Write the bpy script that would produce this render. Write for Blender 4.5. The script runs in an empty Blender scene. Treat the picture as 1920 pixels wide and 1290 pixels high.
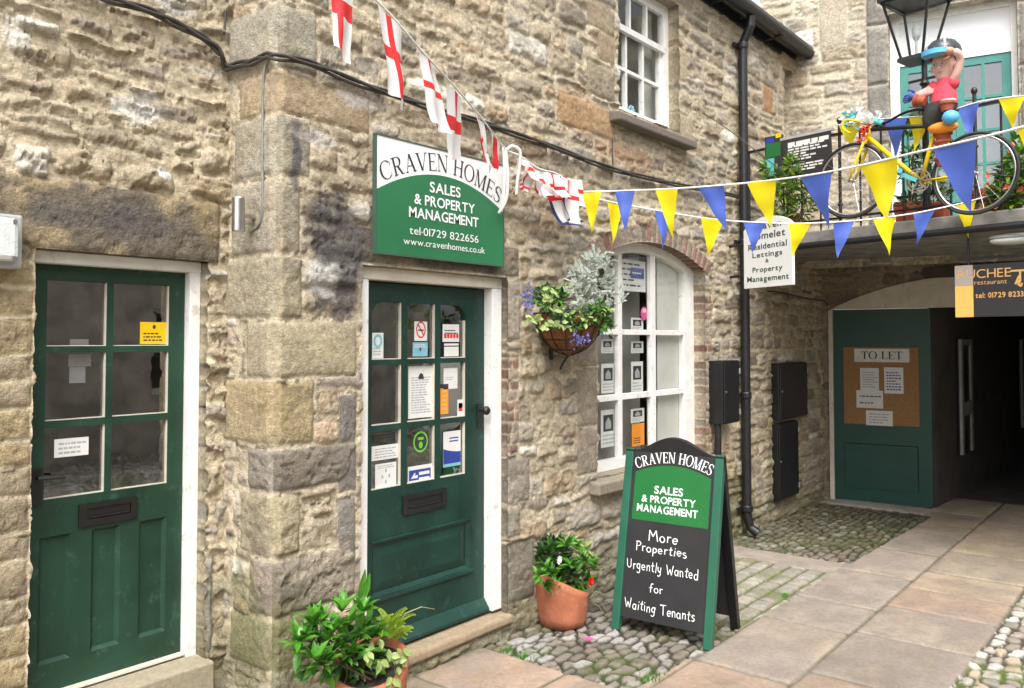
import bpy, bmesh, math, random
import numpy as np
from mathutils import Vector
random.seed(7)
RNG = np.random.default_rng(11)
SC = bpy.context.scene
COL = SC.collection
PI = math.pi

# ------------------------------------------------------------------ camera
FPX = 1560.0
TH = math.atan(1280.0 / FPX)          # angle between the view axis and the long wall
PITCH = math.radians(1.9)
PCX, PCY = 960.0, 586.0
CAM = np.array([0.0, -3.3, 1.82])
Fh = np.array([math.cos(TH), math.sin(TH), 0.0])
Rt = np.array([math.sin(TH), -math.cos(TH), 0.0])
Zu = np.array([0.0, 0.0, 1.0])
Fw = math.cos(PITCH) * Fh + math.sin(PITCH) * Zu
Up = -math.sin(PITCH) * Fh + math.cos(PITCH) * Zu
cd = bpy.data.cameras.new("camera")
cam = bpy.data.objects.new("camera", cd)
COL.objects.link(cam)
cam.location = CAM
cam.rotation_euler = (PI / 2 + PITCH, 0, TH - PI / 2)
cd.sensor_width = 36.0
cd.lens = FPX / 1920.0 * 36.0
cd.shift_y = -59.0 / 1920.0
cd.clip_end = 500
SC.camera = cam

# ------------------------------------------------------------------ light
SUN_EL, SUN_AZ = math.radians(56), math.radians(232)   # azimuth clockwise from +Y
w = bpy.data.worlds.new("World"); SC.world = w; w.use_nodes = True
nt = w.node_tree; nt.nodes.clear()
sky = nt.nodes.new('ShaderNodeTexSky'); sky.sky_type = 'NISHITA'; sky.sun_disc = False
sky.sun_elevation = SUN_EL; sky.sun_rotation = SUN_AZ
sky.air_density = 1.0; sky.dust_density = 5.0; sky.ozone_density = 1.0
hs = nt.nodes.new('ShaderNodeHueSaturation'); hs.inputs['Saturation'].default_value = 0.30
bg = nt.nodes.new('ShaderNodeBackground'); bg.inputs['Strength'].default_value = 0.15
wo = nt.nodes.new('ShaderNodeOutputWorld')
nt.links.new(sky.outputs[0], hs.inputs['Color']); nt.links.new(hs.outputs[0], bg.inputs[0]); nt.links.new(bg.outputs[0], wo.inputs[0])
sl = bpy.data.lights.new("sun", 'SUN'); sl.energy = 1.3; sl.angle = math.radians(42); sl.color = (1.0, 0.96, 0.90)
so = bpy.data.objects.new("sun", sl); COL.objects.link(so)
sd = Vector((math.sin(SUN_AZ) * math.cos(SUN_EL), math.cos(SUN_AZ) * math.cos(SUN_EL), math.sin(SUN_EL)))
so.rotation_euler = sd.to_track_quat('Z', 'Y').to_euler(); so.location = (-3, -6, 12)
SC.view_settings.view_transform = 'Standard'; SC.view_settings.look = 'None'
SC.view_settings.exposure = 1.2; SC.view_settings.gamma = 1.0
SC.render.engine = 'CYCLES'
SC.cycles.use_denoising = True
SC.cycles.max_bounces = 6; SC.cycles.transparent_max_bounces = 10
SC.cycles.caustics_reflective = False; SC.cycles.caustics_refractive = False

# ------------------------------------------------------------------ pixel <-> world (photo pixels, 1920 x 1290)
def ray(u, v): return Rt * (u - PCX) / FPX - Up * (v - PCY) / FPX + Fw
def onY(u, v, Y=0.0):
    r = ray(u, v); return CAM + r * (Y - CAM[1]) / r[1]
def onZ(u, v, z=0.0):
    r = ray(u, v); return CAM + r * (z - CAM[2]) / r[2]
def onP(u, v, P, N):
    r = ray(u, v); return CAM + r * (np.dot(np.array(P) - CAM, N) / np.dot(r, N))
def atD(u, v, dep): return CAM + ray(u, v) * dep
def X_(u, Y=0.0, v=640): return float(onY(u, v, Y)[0])
def Z_(u, v, Y=0.0): return float(onY(u, v, Y)[2])

# ------------------------------------------------------------------ noise
def _h(ix, iy, s): 
    v = np.sin(ix * 127.1 + iy * 311.7 + s * 74.7) * 43758.5453
    return v - np.floor(v)
def vn(x, y, s=0):
    ix = np.floor(x); iy = np.floor(y); fx = x - ix; fy = y - iy
    fx = fx * fx * (3 - 2 * fx); fy = fy * fy * (3 - 2 * fy)
    a = _h(ix, iy, s); b = _h(ix + 1, iy, s); c = _h(ix, iy + 1, s); d = _h(ix + 1, iy + 1, s)
    return (a * (1 - fx) + b * fx) * (1 - fy) + (c * (1 - fx) + d * fx) * fy
def fbm(x, y, o=4, s=0):
    t = 0; a = .5; n = 0
    for i in range(o):
        t = t + a * vn(x, y, s + i * 3.1); n += a; a *= .5; x = x * 2.03 + 5.2; y = y * 2.03 + 1.7
    return t / n
def sstep(a, b, x):
    t = np.clip((x - a) / (b - a), 0, 1); return t * t * (3 - 2 * t)

# ------------------------------------------------------------------ materials
MATS = {}
def mat(name, col, rough=.6, var=.15, vscale=8, bump=.0, bscale=60, metal=0, spec=.5, sub=0, trans=0, chips=None):
    if name in MATS: return MATS[name]
    m = bpy.data.materials.new(name); m.use_nodes = True; n = m.node_tree; b = n.nodes['Principled BSDF']
    b.inputs['Roughness'].default_value = rough; b.inputs['Metallic'].default_value = metal
    b.inputs['Specular IOR Level'].default_value = spec
    tc = n.nodes.new('ShaderNodeTexCoord')
    nz = n.nodes.new('ShaderNodeTexNoise'); nz.inputs['Scale'].default_value = vscale; nz.inputs['Detail'].default_value = 6
    n.links.new(tc.outputs['Object'], nz.inputs['Vector'])
    mr = n.nodes.new('ShaderNodeMapRange'); mr.inputs['From Min'].default_value = .3; mr.inputs['From Max'].default_value = .7
    mr.inputs['To Min'].default_value = 1 - var; mr.inputs['To Max'].default_value = 1 + var
    n.links.new(nz.outputs['Fac'], mr.inputs['Value'])
    mx = n.nodes.new('ShaderNodeVectorMath'); mx.operation = 'SCALE'; mx.inputs[0].default_value = col[:3]
    n.links.new(mr.outputs[0], mx.inputs['Scale']); n.links.new(mx.outputs[0], b.inputs['Base Color'])
    if chips:
        cn = n.nodes.new('ShaderNodeTexNoise'); cn.inputs['Scale'].default_value = 11; cn.inputs['Detail'].default_value = 12; cn.inputs['Roughness'].default_value = .78
        n.links.new(tc.outputs['Object'], cn.inputs['Vector']); cr = n.nodes.new('ShaderNodeMapRange'); cr.inputs['From Min'].default_value = .565; cr.inputs['From Max'].default_value = .63; cr.inputs['To Max'].default_value = .75
        n.links.new(cn.outputs['Fac'], cr.inputs['Value']); cm = n.nodes.new('ShaderNodeMix'); cm.data_type = 'RGBA'; cm.inputs['B'].default_value = (*chips, 1)
        n.links.new(cr.outputs[0], cm.inputs['Factor']); n.links.new(mx.outputs[0], cm.inputs['A']); n.links.new(cm.outputs['Result'], b.inputs['Base Color'])
        rr = n.nodes.new('ShaderNodeMapRange'); rr.inputs['From Min'].default_value = .3; rr.inputs['From Max'].default_value = .7; rr.inputs['To Min'].default_value = rough - .12; rr.inputs['To Max'].default_value = rough + .18
        n.links.new(nz.outputs['Fac'], rr.inputs['Value']); n.links.new(rr.outputs[0], b.inputs['Roughness'])
    if bump:
        n2 = n.nodes.new('ShaderNodeTexNoise'); n2.inputs['Scale'].default_value = bscale; n2.inputs['Detail'].default_value = 8
        n.links.new(tc.outputs['Object'], n2.inputs['Vector'])
        bp = n.nodes.new('ShaderNodeBump'); bp.inputs['Strength'].default_value = bump; bp.inputs['Distance'].default_value = .01
        n.links.new(n2.outputs['Fac'], bp.inputs['Height']); n.links.new(bp.outputs[0], b.inputs['Normal'])
    if trans:
        tr = n.nodes.new('ShaderNodeBsdfTranslucent'); n.links.new(mx.outputs[0], tr.inputs['Color'])
        ms = n.nodes.new('ShaderNodeMixShader'); ms.inputs[0].default_value = trans
        n.links.new(b.outputs[0], ms.inputs[1]); n.links.new(tr.outputs[0], ms.inputs[2])
        n.links.new(ms.outputs[0], n.nodes['Material Output'].inputs['Surface'])
    MATS[name] = m; return m

def stone_mat(name, fine=.35, bump=.5, bs=70, rough=.92):
    m = bpy.data.materials.new(name); m.use_nodes = True; n = m.node_tree; b = n.nodes['Principled BSDF']
    b.inputs['Roughness'].default_value = rough; b.inputs['Specular IOR Level'].default_value = .25
    at = n.nodes.new('ShaderNodeAttribute'); at.attribute_name = 'tint'
    tc = n.nodes.new('ShaderNodeTexCoord')
    def nz(s, d=8, r=.6):
        q = n.nodes.new('ShaderNodeTexNoise'); q.inputs['Scale'].default_value = s; q.inputs['Detail'].default_value = d; q.inputs['Roughness'].default_value = r
        n.links.new(tc.outputs['Object'], q.inputs['Vector']); return q
    a1 = nz(38); a2 = nz(160, 4)
    mr = n.nodes.new('ShaderNodeMapRange'); mr.inputs['From Min'].default_value = .28; mr.inputs['From Max'].default_value = .72
    mr.inputs['To Min'].default_value = 1 - fine; mr.inputs['To Max'].default_value = 1 + fine
    n.links.new(a1.outputs['Fac'], mr.inputs['Value'])
    mr2 = n.nodes.new('ShaderNodeMapRange'); mr2.inputs['From Min'].default_value = .3; mr2.inputs['From Max'].default_value = .7
    mr2.inputs['To Min'].default_value = 1 - fine * .45; mr2.inputs['To Max'].default_value = 1 + fine * .45
    n.links.new(a2.outputs['Fac'], mr2.inputs['Value'])
    mm = n.nodes.new('ShaderNodeMath'); mm.operation = 'MULTIPLY'
    n.links.new(mr.outputs[0], mm.inputs[0]); n.links.new(mr2.outputs[0], mm.inputs[1])
    sc = n.nodes.new('ShaderNodeVectorMath'); sc.operation = 'SCALE'
    n.links.new(at.outputs['Color'], sc.inputs[0]); n.links.new(mm.outputs[0], sc.inputs['Scale'])
    # pale lichen freckles
    li = nz(24, 10, .72); lr = n.nodes.new('ShaderNodeMapRange'); lr.inputs['From Min'].default_value = .62; lr.inputs['From Max'].default_value = .70
    lr.inputs['To Max'].default_value = .28
    n.links.new(li.outputs['Fac'], lr.inputs['Value'])
    mxl = n.nodes.new('ShaderNodeMix'); mxl.data_type = 'RGBA'; mxl.inputs['B'].default_value = (.50, .49, .43, 1)
    n.links.new(lr.outputs[0], mxl.inputs['Factor']); n.links.new(sc.outputs[0], mxl.inputs['A'])
    n.links.new(mxl.outputs['Result'], b.inputs['Base Color'])
    bn = nz(bs, 10, .65); bp = n.nodes.new('ShaderNodeBump'); bp.inputs['Strength'].default_value = bump; bp.inputs['Distance'].default_value = .012
    n.links.new(bn.outputs['Fac'], bp.inputs['Height']); n.links.new(bp.outputs[0], b.inputs['Normal'])
    MATS[name] = m; return m

def glass_mat(name, tint=(1, 1, 1), refl=1.0, rough=.02):
    m = bpy.data.materials.new(name); m.use_nodes = True; n = m.node_tree; n.nodes.clear()
    o = n.nodes.new('ShaderNodeOutputMaterial'); t = n.nodes.new('ShaderNodeBsdfTransparent'); t.inputs[0].default_value = (*tint, 1)
    g = n.nodes.new('ShaderNodeBsdfGlossy'); g.inputs['Roughness'].default_value = rough; g.inputs[0].default_value = (.95, .97, 1, 1)
    lw = n.nodes.new('ShaderNodeLayerWeight'); lw.inputs[0].default_value = .5
    f = n.nodes.new('ShaderNodeMath'); f.operation = 'POWER'; f.inputs[1].default_value = 5.0; n.links.new(lw.outputs['Facing'], f.inputs[0])
    mu = n.nodes.new('ShaderNodeMath'); mu.operation = 'MULTIPLY_ADD'; mu.inputs[1].default_value = .75; mu.inputs[2].default_value = .055 * refl; mu.use_clamp = True
    tc = n.nodes.new('ShaderNodeTexCoord'); nz = n.nodes.new('ShaderNodeTexNoise'); nz.inputs['Scale'].default_value = 5
    bp = n.nodes.new('ShaderNodeBump'); bp.inputs['Strength'].default_value = .06; bp.inputs['Distance'].default_value = .02
    n.links.new(tc.outputs['Object'], nz.inputs['Vector']); n.links.new(nz.outputs['Fac'], bp.inputs['Height']); n.links.new(bp.outputs[0], g.inputs['Normal'])
    mx = n.nodes.new('ShaderNodeMixShader'); n.links.new(f.outputs[0], mu.inputs[0]); n.links.new(mu.outputs[0], mx.inputs[0])
    n.links.new(t.outputs[0], mx.inputs[1]); n.links.new(g.outputs[0], mx.inputs[2]); n.links.new(mx.outputs[0], o.inputs[0])
    MATS[name] = m; return m

stone_mat('rubble', .34, 1.0, 95); stone_mat('paving', .16, .25, 60, .8); stone_mat('dressed_stone', .2, .35, 80)
M = dict(
    green=mat('green_paint', (.005, .034, .025), .42, .28, 5, .14, 30, chips=(.026, .075, .060)),
    green2=mat('green_paint_old', (.006, .038, .020), .50, .34, 4, .18, 30, chips=(.034, .085, .058)),
    green3=mat('green_paint_shaded_door', (.007, .055, .041), .45, .15, 5, .1, 30),
    cream=mat('cream_paint', (.62, .57, .48), .5, .10, 9, .14, 40, chips=(.40, .35, .28)),
    white=mat('white_paint', (.80, .80, .78), .42, .07, 8, .14, 40, chips=(.52, .49, .43)),
    black=mat('black_paint', (.008, .008, .009), .38, .25, 12, .15, 40),
    iron=mat('cast_iron', (.011, .011, .013), .45, .3, 15, .3, 60),
    rubber=mat('rubber', (.02, .02, .02), .7, .2, 20),
    steel=mat('steel', (.60, .60, .60), .28, .08, 20, metal=1),
    grey=mat('grey_plastic', (.36, .38, .37), .45, .12, 14),
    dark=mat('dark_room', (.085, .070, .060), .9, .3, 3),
    terra=mat('terracotta', (.40, .135, .068), .78, .26, 9, .3, 60, chips=(.46, .32, .24)),
    terra2=mat('terracotta_pots', (.36, .085, .045), .7, .2, 12, .1, 60),
    soil=mat('soil', (.03, .022, .016), .95, .4, 40, .8, 50),
    paper=mat('paper', (.68, .68, .66), .7, .05, 12),
    ink=mat('ink', (.03, .03, .035), .7, .1, 20),
    inkgrey=mat('ink_grey', (.36, .36, .38), .7, .1, 20),
    red=mat('red_print', (.62, .02, .025), .6, .1, 15),
    signgreen=mat('sign_green', (.020, .155, .062), .35, .10, 3),
    signgreen2=mat('board_green', (.014, .140, .034), .35, .08, 3),
    signwhite=mat('sign_white', (.80, .82, .82), .35, .04, 3),
    chalkboard=mat('chalkboard', (.019, .018, .021), .55, .25, 6, .05, 60),
    agreen=mat('a_board_frame_green', (.018, .105, .064), .4, .12, 6, .1, 40),
    yellow=mat('yellow_vinyl', (.92, .76, .012), .45, .08, 6, trans=.30),
    blue=mat('blue_vinyl', (.10, .175, .66), .45, .10, 6, trans=.30),
    flagwhite=mat('flag_white', (.82, .82, .82), .6, .06, 8, trans=.35),
    flagred=mat('flag_red', (.72, .030, .030), .6, .08, 8, trans=.30),
    flagnavy=mat('flag_navy', (.02, .03, .14), .6, .08, 8, trans=.25),
    cord=mat('white_cord', (.78, .78, .76), .6, .05, 10),
    cork=mat('cork', (.30, .165, .070), .9, .18, 60, .2, 90),
    orange=mat('orange_print', (.85, .30, .03), .5, .08, 8),
    lightorange=mat('light_orange', (.85, .45, .12), .45, .05, 4),
    charcoal=mat('charcoal_print', (.030, .028, .032), .4, .1, 6),
    gold=mat('gold_letter', (.62, .36, .13), .5, .05, 6),
    bikeyellow=mat('bike_yellow', (.85, .58, .01), .3, .06, 8),
    turq=mat('turquoise_paint', (.12, .50, .52), .35, .08, 8),
    teal=mat('teal_paint', (.05, .235, .20), .42, .12, 7, .1, 40),
    skin=mat('skin', (.62, .30, .20), .55, .06, 14),
    skinpale=mat('pale_skin', (.70, .44, .38), .85, .06, 14),
    jersey=mat('red_jersey', (.70, .075, .11), .95, .16, 12, .9, 14),
    shorts=mat('dark_shorts', (.045, .048, .045), .95, .3, 14, .9, 12),
    helmetdark=mat('helmet_dark', (.03, .04, .045), .3, .2, 10),
    skyblue=mat('sky_blue', (.10, .42, .68), .4, .08, 8),
    navyblue=mat('blue_glove', (.05, .09, .38), .6, .15, 12),
    slate=mat('slate', (.075, .072, .075), .75, .3, 6, .4, 20),
    lead=mat('painted_slab', (.21, .20, .185), .8, .4, 6, .5, 25),
    concrete=mat('plain_concrete', (.30, .27, .22), .9, .25, 5, .5, 30),
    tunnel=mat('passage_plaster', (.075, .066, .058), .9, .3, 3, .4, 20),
    greyrender=mat('grey_render', (.36, .34, .31), .9, .15, 9, .4, 50),
    cable=mat('cable_black', (.045, .040, .036), .55, .3, 30),
    cablegrey=mat('cable_grey', (.20, .20, .19), .55, .2, 30),
    coir=mat('coir_liner', (.19, .075, .026), .95, .35, 22, .8, 60),
    wood=mat('weathered_wood', (.26, .20, .14), .85, .25, 9, .4, 40),
    stickerblue=mat('sticker_blue', (.025, .05, .30), .4, .06, 8),
    stickercyan=mat('sticker_cyan', (.20, .45, .55), .4, .1, 8),
    limegreen=mat('lime_green', (.16, .52, .035), .4, .08, 8),
    noticeyellow=mat('notice_yellow', (.80, .50, .005), .5, .05, 8),
    lamplens=mat('lamp_lens', (.62, .66, .64), .25, .08, 30, .3, 120),
    pinkflower=mat('pink_petal', (.75, .08, .30), .5, .1, 20),
    whiteflower=mat('white_petal', (.85, .85, .80), .5, .05, 20),
    redflower=mat('red_petal', (.72, .012, .012), .5, .1, 20),
    orangeflower=mat('coral_petal', (.85, .22, .10), .5, .1, 20, trans=.2),
    violet=mat('violet_petal', (.12, .125, .36), .5, .25, 20),
    leafbright=mat('leaf_bright', (.075, .25, .022), .32, .35, 14, trans=.25),
    leafmid=mat('leaf_mid', (.055, .15, .022), .40, .35, 14, trans=.2),
    leafdark=mat('leaf_dark', (.022, .070, .018), .42, .35, 14, trans=.15),
    leaflime=mat('leaf_lime', (.26, .38, .030), .45, .25, 14, trans=.3),
    leafcream=mat('leaf_variegated', (.31, .40, .14), .45, .25, 14, trans=.25),
    leafsilver=mat('leaf_silver', (.42, .47, .41), .75, .18, 14, trans=.15),
    straw=mat('straw_blade', (.42, .42, .24), .7, .15, 14, trans=.2),
    stem=mat('stem', (.10, .07, .035), .8, .3, 14),
    moss=mat('moss', (.075, .105, .018), .95, .4, 30, .8, 80),
    brick=mat('brick', (.26, .10, .07), .85, .35, 12, .4, 50),
    lampglass=glass_mat('lantern_glass', (.93, .95, .95), 1.0),
    glass=glass_mat('window_glass', (.86, .87, .86), 4.6),
    glassclear=glass_mat('clear_glass', (.93, .95, .94), 1.0),
    skyglass=glass_mat('sky_mirror_glass', (.85, .9, .9), 3.2),
)

# ------------------------------------------------------------------ objects
WORLD_LOC = {}
def link(o): COL.objects.link(o); return o
def thing(name, label, cat, loc=(0, 0, 0), group=None):
    o = bpy.data.objects.new(name, None); link(o); o.location = loc; o.empty_display_size = .1
    o['label'] = label; o['category'] = cat
    if group: o['group'] = group
    WORLD_LOC[o.name] = np.array(loc, float); return o
def root_loc(p):
    return WORLD_LOC.get(p.name, np.zeros(3)) if p else np.zeros(3)

class MB:
    def __init__(s): s.v = []; s.f = []; s.m = []; s.mats = []; s.cur = 0
    def use(s, m):
        if m not in s.mats: s.mats.append(m)
        s.cur = s.mats.index(m); return s
    def add(s, vs, fs):
        b = len(s.v); s.v += [tuple(map(float, p)) for p in vs]
        for f in fs: s.f.append([b + i for i in f]); s.m.append(s.cur)
        return s
    def box(s, a, b):
        x0, y0, z0 = [min(p, q) for p, q in zip(a, b)]; x1, y1, z1 = [max(p, q) for p, q in zip(a, b)]
        return s.add([(x0, y0, z0), (x1, y0, z0), (x1, y1, z0), (x0, y1, z0), (x0, y0, z1), (x1, y0, z1), (x1, y1, z1), (x0, y1, z1)],
                     [(0, 3, 2, 1), (4, 5, 6, 7), (0, 1, 5, 4), (1, 2, 6, 5), (2, 3, 7, 6), (3, 0, 4, 7)])
    def hexa(s, lo, hi):
        """prism between two quads with the same winding"""
        n = len(lo); return s.add(list(lo) + list(hi), [tuple(range(n))[::-1], tuple(range(n, 2 * n))] + [(i, (i + 1) % n, n + (i + 1) % n, n + i) for i in range(n)])
    def bar(s, a, b, w, t, up=(0, 0, 1)):
        a = np.array(a, float); b = np.array(b, float); d = b - a; L = np.linalg.norm(d); d /= L
        u = np.array(up, float); e1 = np.cross(d, u)
        if np.linalg.norm(e1) < 1e-6: e1 = np.cross(d, (1, 0, 0))
        e1 /= np.linalg.norm(e1); e2 = np.cross(e1, d)
        q = lambda c: [c + e1 * w / 2 + e2 * t / 2, c - e1 * w / 2 + e2 * t / 2, c - e1 * w / 2 - e2 * t / 2, c + e1 * w / 2 - e2 * t / 2]
        return s.hexa(q(a), q(b))
    def tube(s, pts, r, n=8, cap=True):
        pts = [np.array(p, float) for p in pts]; rr = r if hasattr(r, '__len__') else [r] * len(pts)
        d0 = pts[1] - pts[0]; u = np.array((0, 0, 1.)) if abs(d0[2]) < .9 * np.linalg.norm(d0) else np.array((1., 0, 0))
        rings = []
        for i, p in enumerate(pts):
            d = pts[min(i + 1, len(pts) - 1)] - pts[max(i - 1, 0)]; d = d / (np.linalg.norm(d) + 1e-12)
            e1 = np.cross(d, u); e1 /= (np.linalg.norm(e1) + 1e-12); e2 = np.cross(e1, d); u = e2
            rings.append([p + rr[i] * (math.cos(2 * PI * k / n) * e1 + math.sin(2 * PI * k / n) * e2) for k in range(n)])
        vs = [q for g in rings for q in g]; fs = []
        for i in range(len(pts) - 1):
            for k in range(n): fs.append((i * n + k, i * n + (k + 1) % n, (i + 1) * n + (k + 1) % n, (i + 1) * n + k))
        if cap: fs += [tuple(range(n))[::-1], tuple(range((len(pts) - 1) * n, len(pts) * n))]
        return s.add(vs, fs)
    def lathe(s, c, prof, n=28, axis=None, cap0=True, cap1=True):
        """prof: (radius, height) pairs along axis (default +Z)"""
        c = np.array(c, float); ax = np.array(axis if axis is not None else (0, 0, 1), float); ax /= np.linalg.norm(ax)
        e1 = np.cross(ax, (0, 1, 0.0)); 
        if np.linalg.norm(e1) < .1: e1 = np.cross(ax, (1, 0, 0.0))
        e1 /= np.linalg.norm(e1); e2 = np.cross(ax, e1); vs = []; fs = []
        for r, h in prof:
            vs += [c + ax * h + r * (math.cos(2 * PI * k / n) * e1 + math.sin(2 * PI * k / n) * e2) for k in range(n)]
        for i in range(len(prof) - 1):
            for k in range(n): fs.append((i * n + k, i * n + (k + 1) % n, (i + 1) * n + (k + 1) % n, (i + 1) * n + k))
        if cap0: fs.append(tuple(range(n))[::-1])
        if cap1: fs.append(tuple(range((len(prof) - 1) * n, len(prof) * n)))
        return s.add(vs, fs)
    def ball(s, c, r, nu=10, nv=7):
        r = np.array(r if hasattr(r, '__len__') else (r, r, r), float); c = np.array(c, float); vs = []; fs = []
        for j in range(nv + 1):
            a = -PI / 2 + PI * j / nv
            for k in range(nu): vs.append(c + r * (math.cos(a) * math.cos(2 * PI * k / nu), math.cos(a) * math.sin(2 * PI * k / nu), math.sin(a)))
        for j in range(nv):
            for k in range(nu): fs.append((j * nu + k, j * nu + (k + 1) % nu, (j + 1) * nu + (k + 1) % nu, (j + 1) * nu + k))
        return s.add(vs, fs)
    def torus(s, c, ax, R, r, n=44, m=8):
        c = np.array(c, float); ax = np.array(ax, float) / np.linalg.norm(ax); e1 = np.cross(ax, (0, 0, 1.0)); e1 /= np.linalg.norm(e1); e2 = np.cross(ax, e1)
        vs = []; fs = []
        for i in range(n):
            a = 2 * PI * i / n; d = math.cos(a) * e1 + math.sin(a) * e2
            for k in range(m):
                b = 2 * PI * k / m; vs.append(c + d * (R + r * math.cos(b)) + ax * r * math.sin(b))
        for i in range(n):
            for k in range(m): fs.append((i * m + k, i * m + (k + 1) % m, ((i + 1) % n) * m + (k + 1) % m, ((i + 1) % n) * m + k))
        return s.add(vs, fs)
    def build(s, name, mt=None, parent=None, bevel=0, smooth=False, solid=0):
        me = bpy.data.meshes.new(name); off = root_loc(parent)
        me.from_pydata([(p[0] - off[0], p[1] - off[1], p[2] - off[2]) for p in s.v], [], s.f)
        for m in ([mt] if mt else s.mats): me.materials.append(m)
        if not mt: me.polygons.foreach_set('material_index', s.m)
        if smooth: me.polygons.foreach_set('use_smooth', [True] * len(me.polygons))
        me.validate(); me.update()
        if not solid and not smooth:
            pass
        o = bpy.data.objects.new(name, me); link(o)
        if parent: o.parent = parent; WORLD_LOC[o.name] = off
        if bevel:
            b = o.modifiers.new('bevel', 'BEVEL'); b.width = bevel; b.segments = 2; b.limit_method = 'ANGLE'; b.angle_limit = math.radians(40)
        if solid:
            so_ = o.modifiers.new('solid', 'SOLIDIFY'); so_.thickness = solid; so_.offset = 0
        return o
def tag(o, label, cat, group=None, kind=None):
    if label: o['label'] = label
    if cat: o['category'] = cat
    if group: o['group'] = group
    if kind: o['kind'] = kind
    return o

class Frame:
    """flat local frame: x across, y up, z out of the face"""
    def __init__(s, o, ex, ey, ez=None):
        s.o = np.array(o, float); s.ex = np.array(ex, float); s.ey = np.array(ey, float)
        s.ez = np.array(ez, float) if ez is not None else np.cross(s.ex, s.ey) / np.linalg.norm(np.cross(s.ex, s.ey))
    def p(s, x, y, z=0.0): return s.o + s.ex * x + s.ey * y + s.ez * z
    def box(s, mb, x0, x1, y0, y1, z0, z1):
        P = s.p; return mb.hexa([P(x0, y0, z0), P(x1, y0, z0), P(x1, y1, z0), P(x0, y1, z0)], [P(x0, y0, z1), P(x1, y0, z1), P(x1, y1, z1), P(x0, y1, z1)])
    def poly(s, mb, pts, z=0.0): return mb.add([s.p(x, y, z) for x, y in pts], [tuple(range(len(pts)))])
    def plate(s, mb, x0, x1, y0, y1, holes, z0, z1):
        """plate with rectangular holes, front at z1, back at z0"""
        xs = sorted({x0, x1, *[h[0] for h in holes], *[h[1] for h in holes]}); ys = sorted({y0, y1, *[h[2] for h in holes], *[h[3] for h in holes]})
        ins = lambda x, y: any(h[0] < x < h[1] and h[2] < y < h[3] for h in holes) or not (x0 < x < x1 and y0 < y < y1)
        for i in range(len(xs) - 1):
            for j in range(len(ys) - 1):
                a, b, c, d = xs[i], xs[i + 1], ys[j], ys[j + 1]; mx_, my_ = (a + b) / 2, (c + d) / 2
                if ins(mx_, my_): continue
                mb.add([s.p(a, c, z1), s.p(b, c, z1), s.p(b, d, z1), s.p(a, d, z1)], [(0, 1, 2, 3)])
                mb.add([s.p(a, c, z0), s.p(b, c, z0), s.p(b, d, z0), s.p(a, d, z0)], [(3, 2, 1, 0)])
                for (px, py, q) in ((a - 1e-4, my_, ((a, d), (a, c))), (b + 1e-4, my_, ((b, c), (b, d))), (mx_, c - 1e-4, ((a, c), (b, c))), (mx_, d + 1e-4, ((b, d), (a, d)))):
                    if ins(px, py):
                        (xa, ya), (xb, yb) = q
                        mb.add([s.p(xa, ya, z0), s.p(xb, yb, z0), s.p(xb, yb, z1), s.p(xa, ya, z1)], [(0, 1, 2, 3)])
        return mb
    def recess(s, mb, x0, x1, y0, y1, zf, zp, bev, raise_=0):
        """moulded recessed panel filling a hole: slopes from zf at the edge down to zp, then a flat field"""
        b = bev; P = s.p
        o = [(x0, y0), (x1, y0), (x1, y1), (x0, y1)]; i_ = [(x0 + b, y0 + b), (x1 - b, y0 + b), (x1 - b, y1 - b), (x0 + b, y1 - b)]
        vs = [P(x, y, zf) for x, y in o] + [P(x, y, zp) for x, y in i_]
        fs = [(k, (k + 1) % 4, 4 + (k + 1) % 4, 4 + k) for k in range(4)]
        if raise_:
            c = b + .05
            r_ = [(x0 + c, y0 + c), (x1 - c, y0 + c), (x1 - c, y1 - c), (x0 + c, y1 - c)]
            vs += [P(x, y, zp + raise_) for x, y in r_]; fs += [(4 + k, 4 + (k + 1) % 4, 8 + (k + 1) % 4, 8 + k) for k in range(4)] + [(8, 9, 10, 11)]
        else: fs.append((4, 5, 6, 7))
        return mb.add(vs, fs)

# ------------------------------------------------------------------ lettering
GLYPH = {}
def _load_glyphs():
    chars = "ABCDEFGHIJKLMNOPQRSTUVWXYZabcdefghijklmnopqrstuvwxyz0123456789&.:-"
    made = []
    for bold, off in (('r', 0.0), ('b', 0.018)):
        for c in chars:
            cu = bpy.data.curves.new('g', 'FONT'); cu.body = c; cu.size = 1.0; cu.offset = off; cu.resolution_u = 4
            o = bpy.data.objects.new('g', cu); COL.objects.link(o); made.append((bold, c, o))
    dg = bpy.context.evaluated_depsgraph_get()
    for bold, c, o in made:
        me = bpy.data.meshes.new_from_object(o.evaluated_get(dg))
        v = np.array([x.co[:2] for x in me.vertices]) if len(me.vertices) else np.zeros((1, 2))
        GLYPH[bold + c] = (v, [tuple(p.vertices) for p in me.polygons]); bpy.data.meshes.remove(me)
    for _, _, o in made:
        cu = o.data; bpy.data.objects.remove(o); bpy.data.curves.remove(cu)
_load_glyphs()
CAPH = float(GLYPH['rH'][0][:, 1].max())

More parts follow.
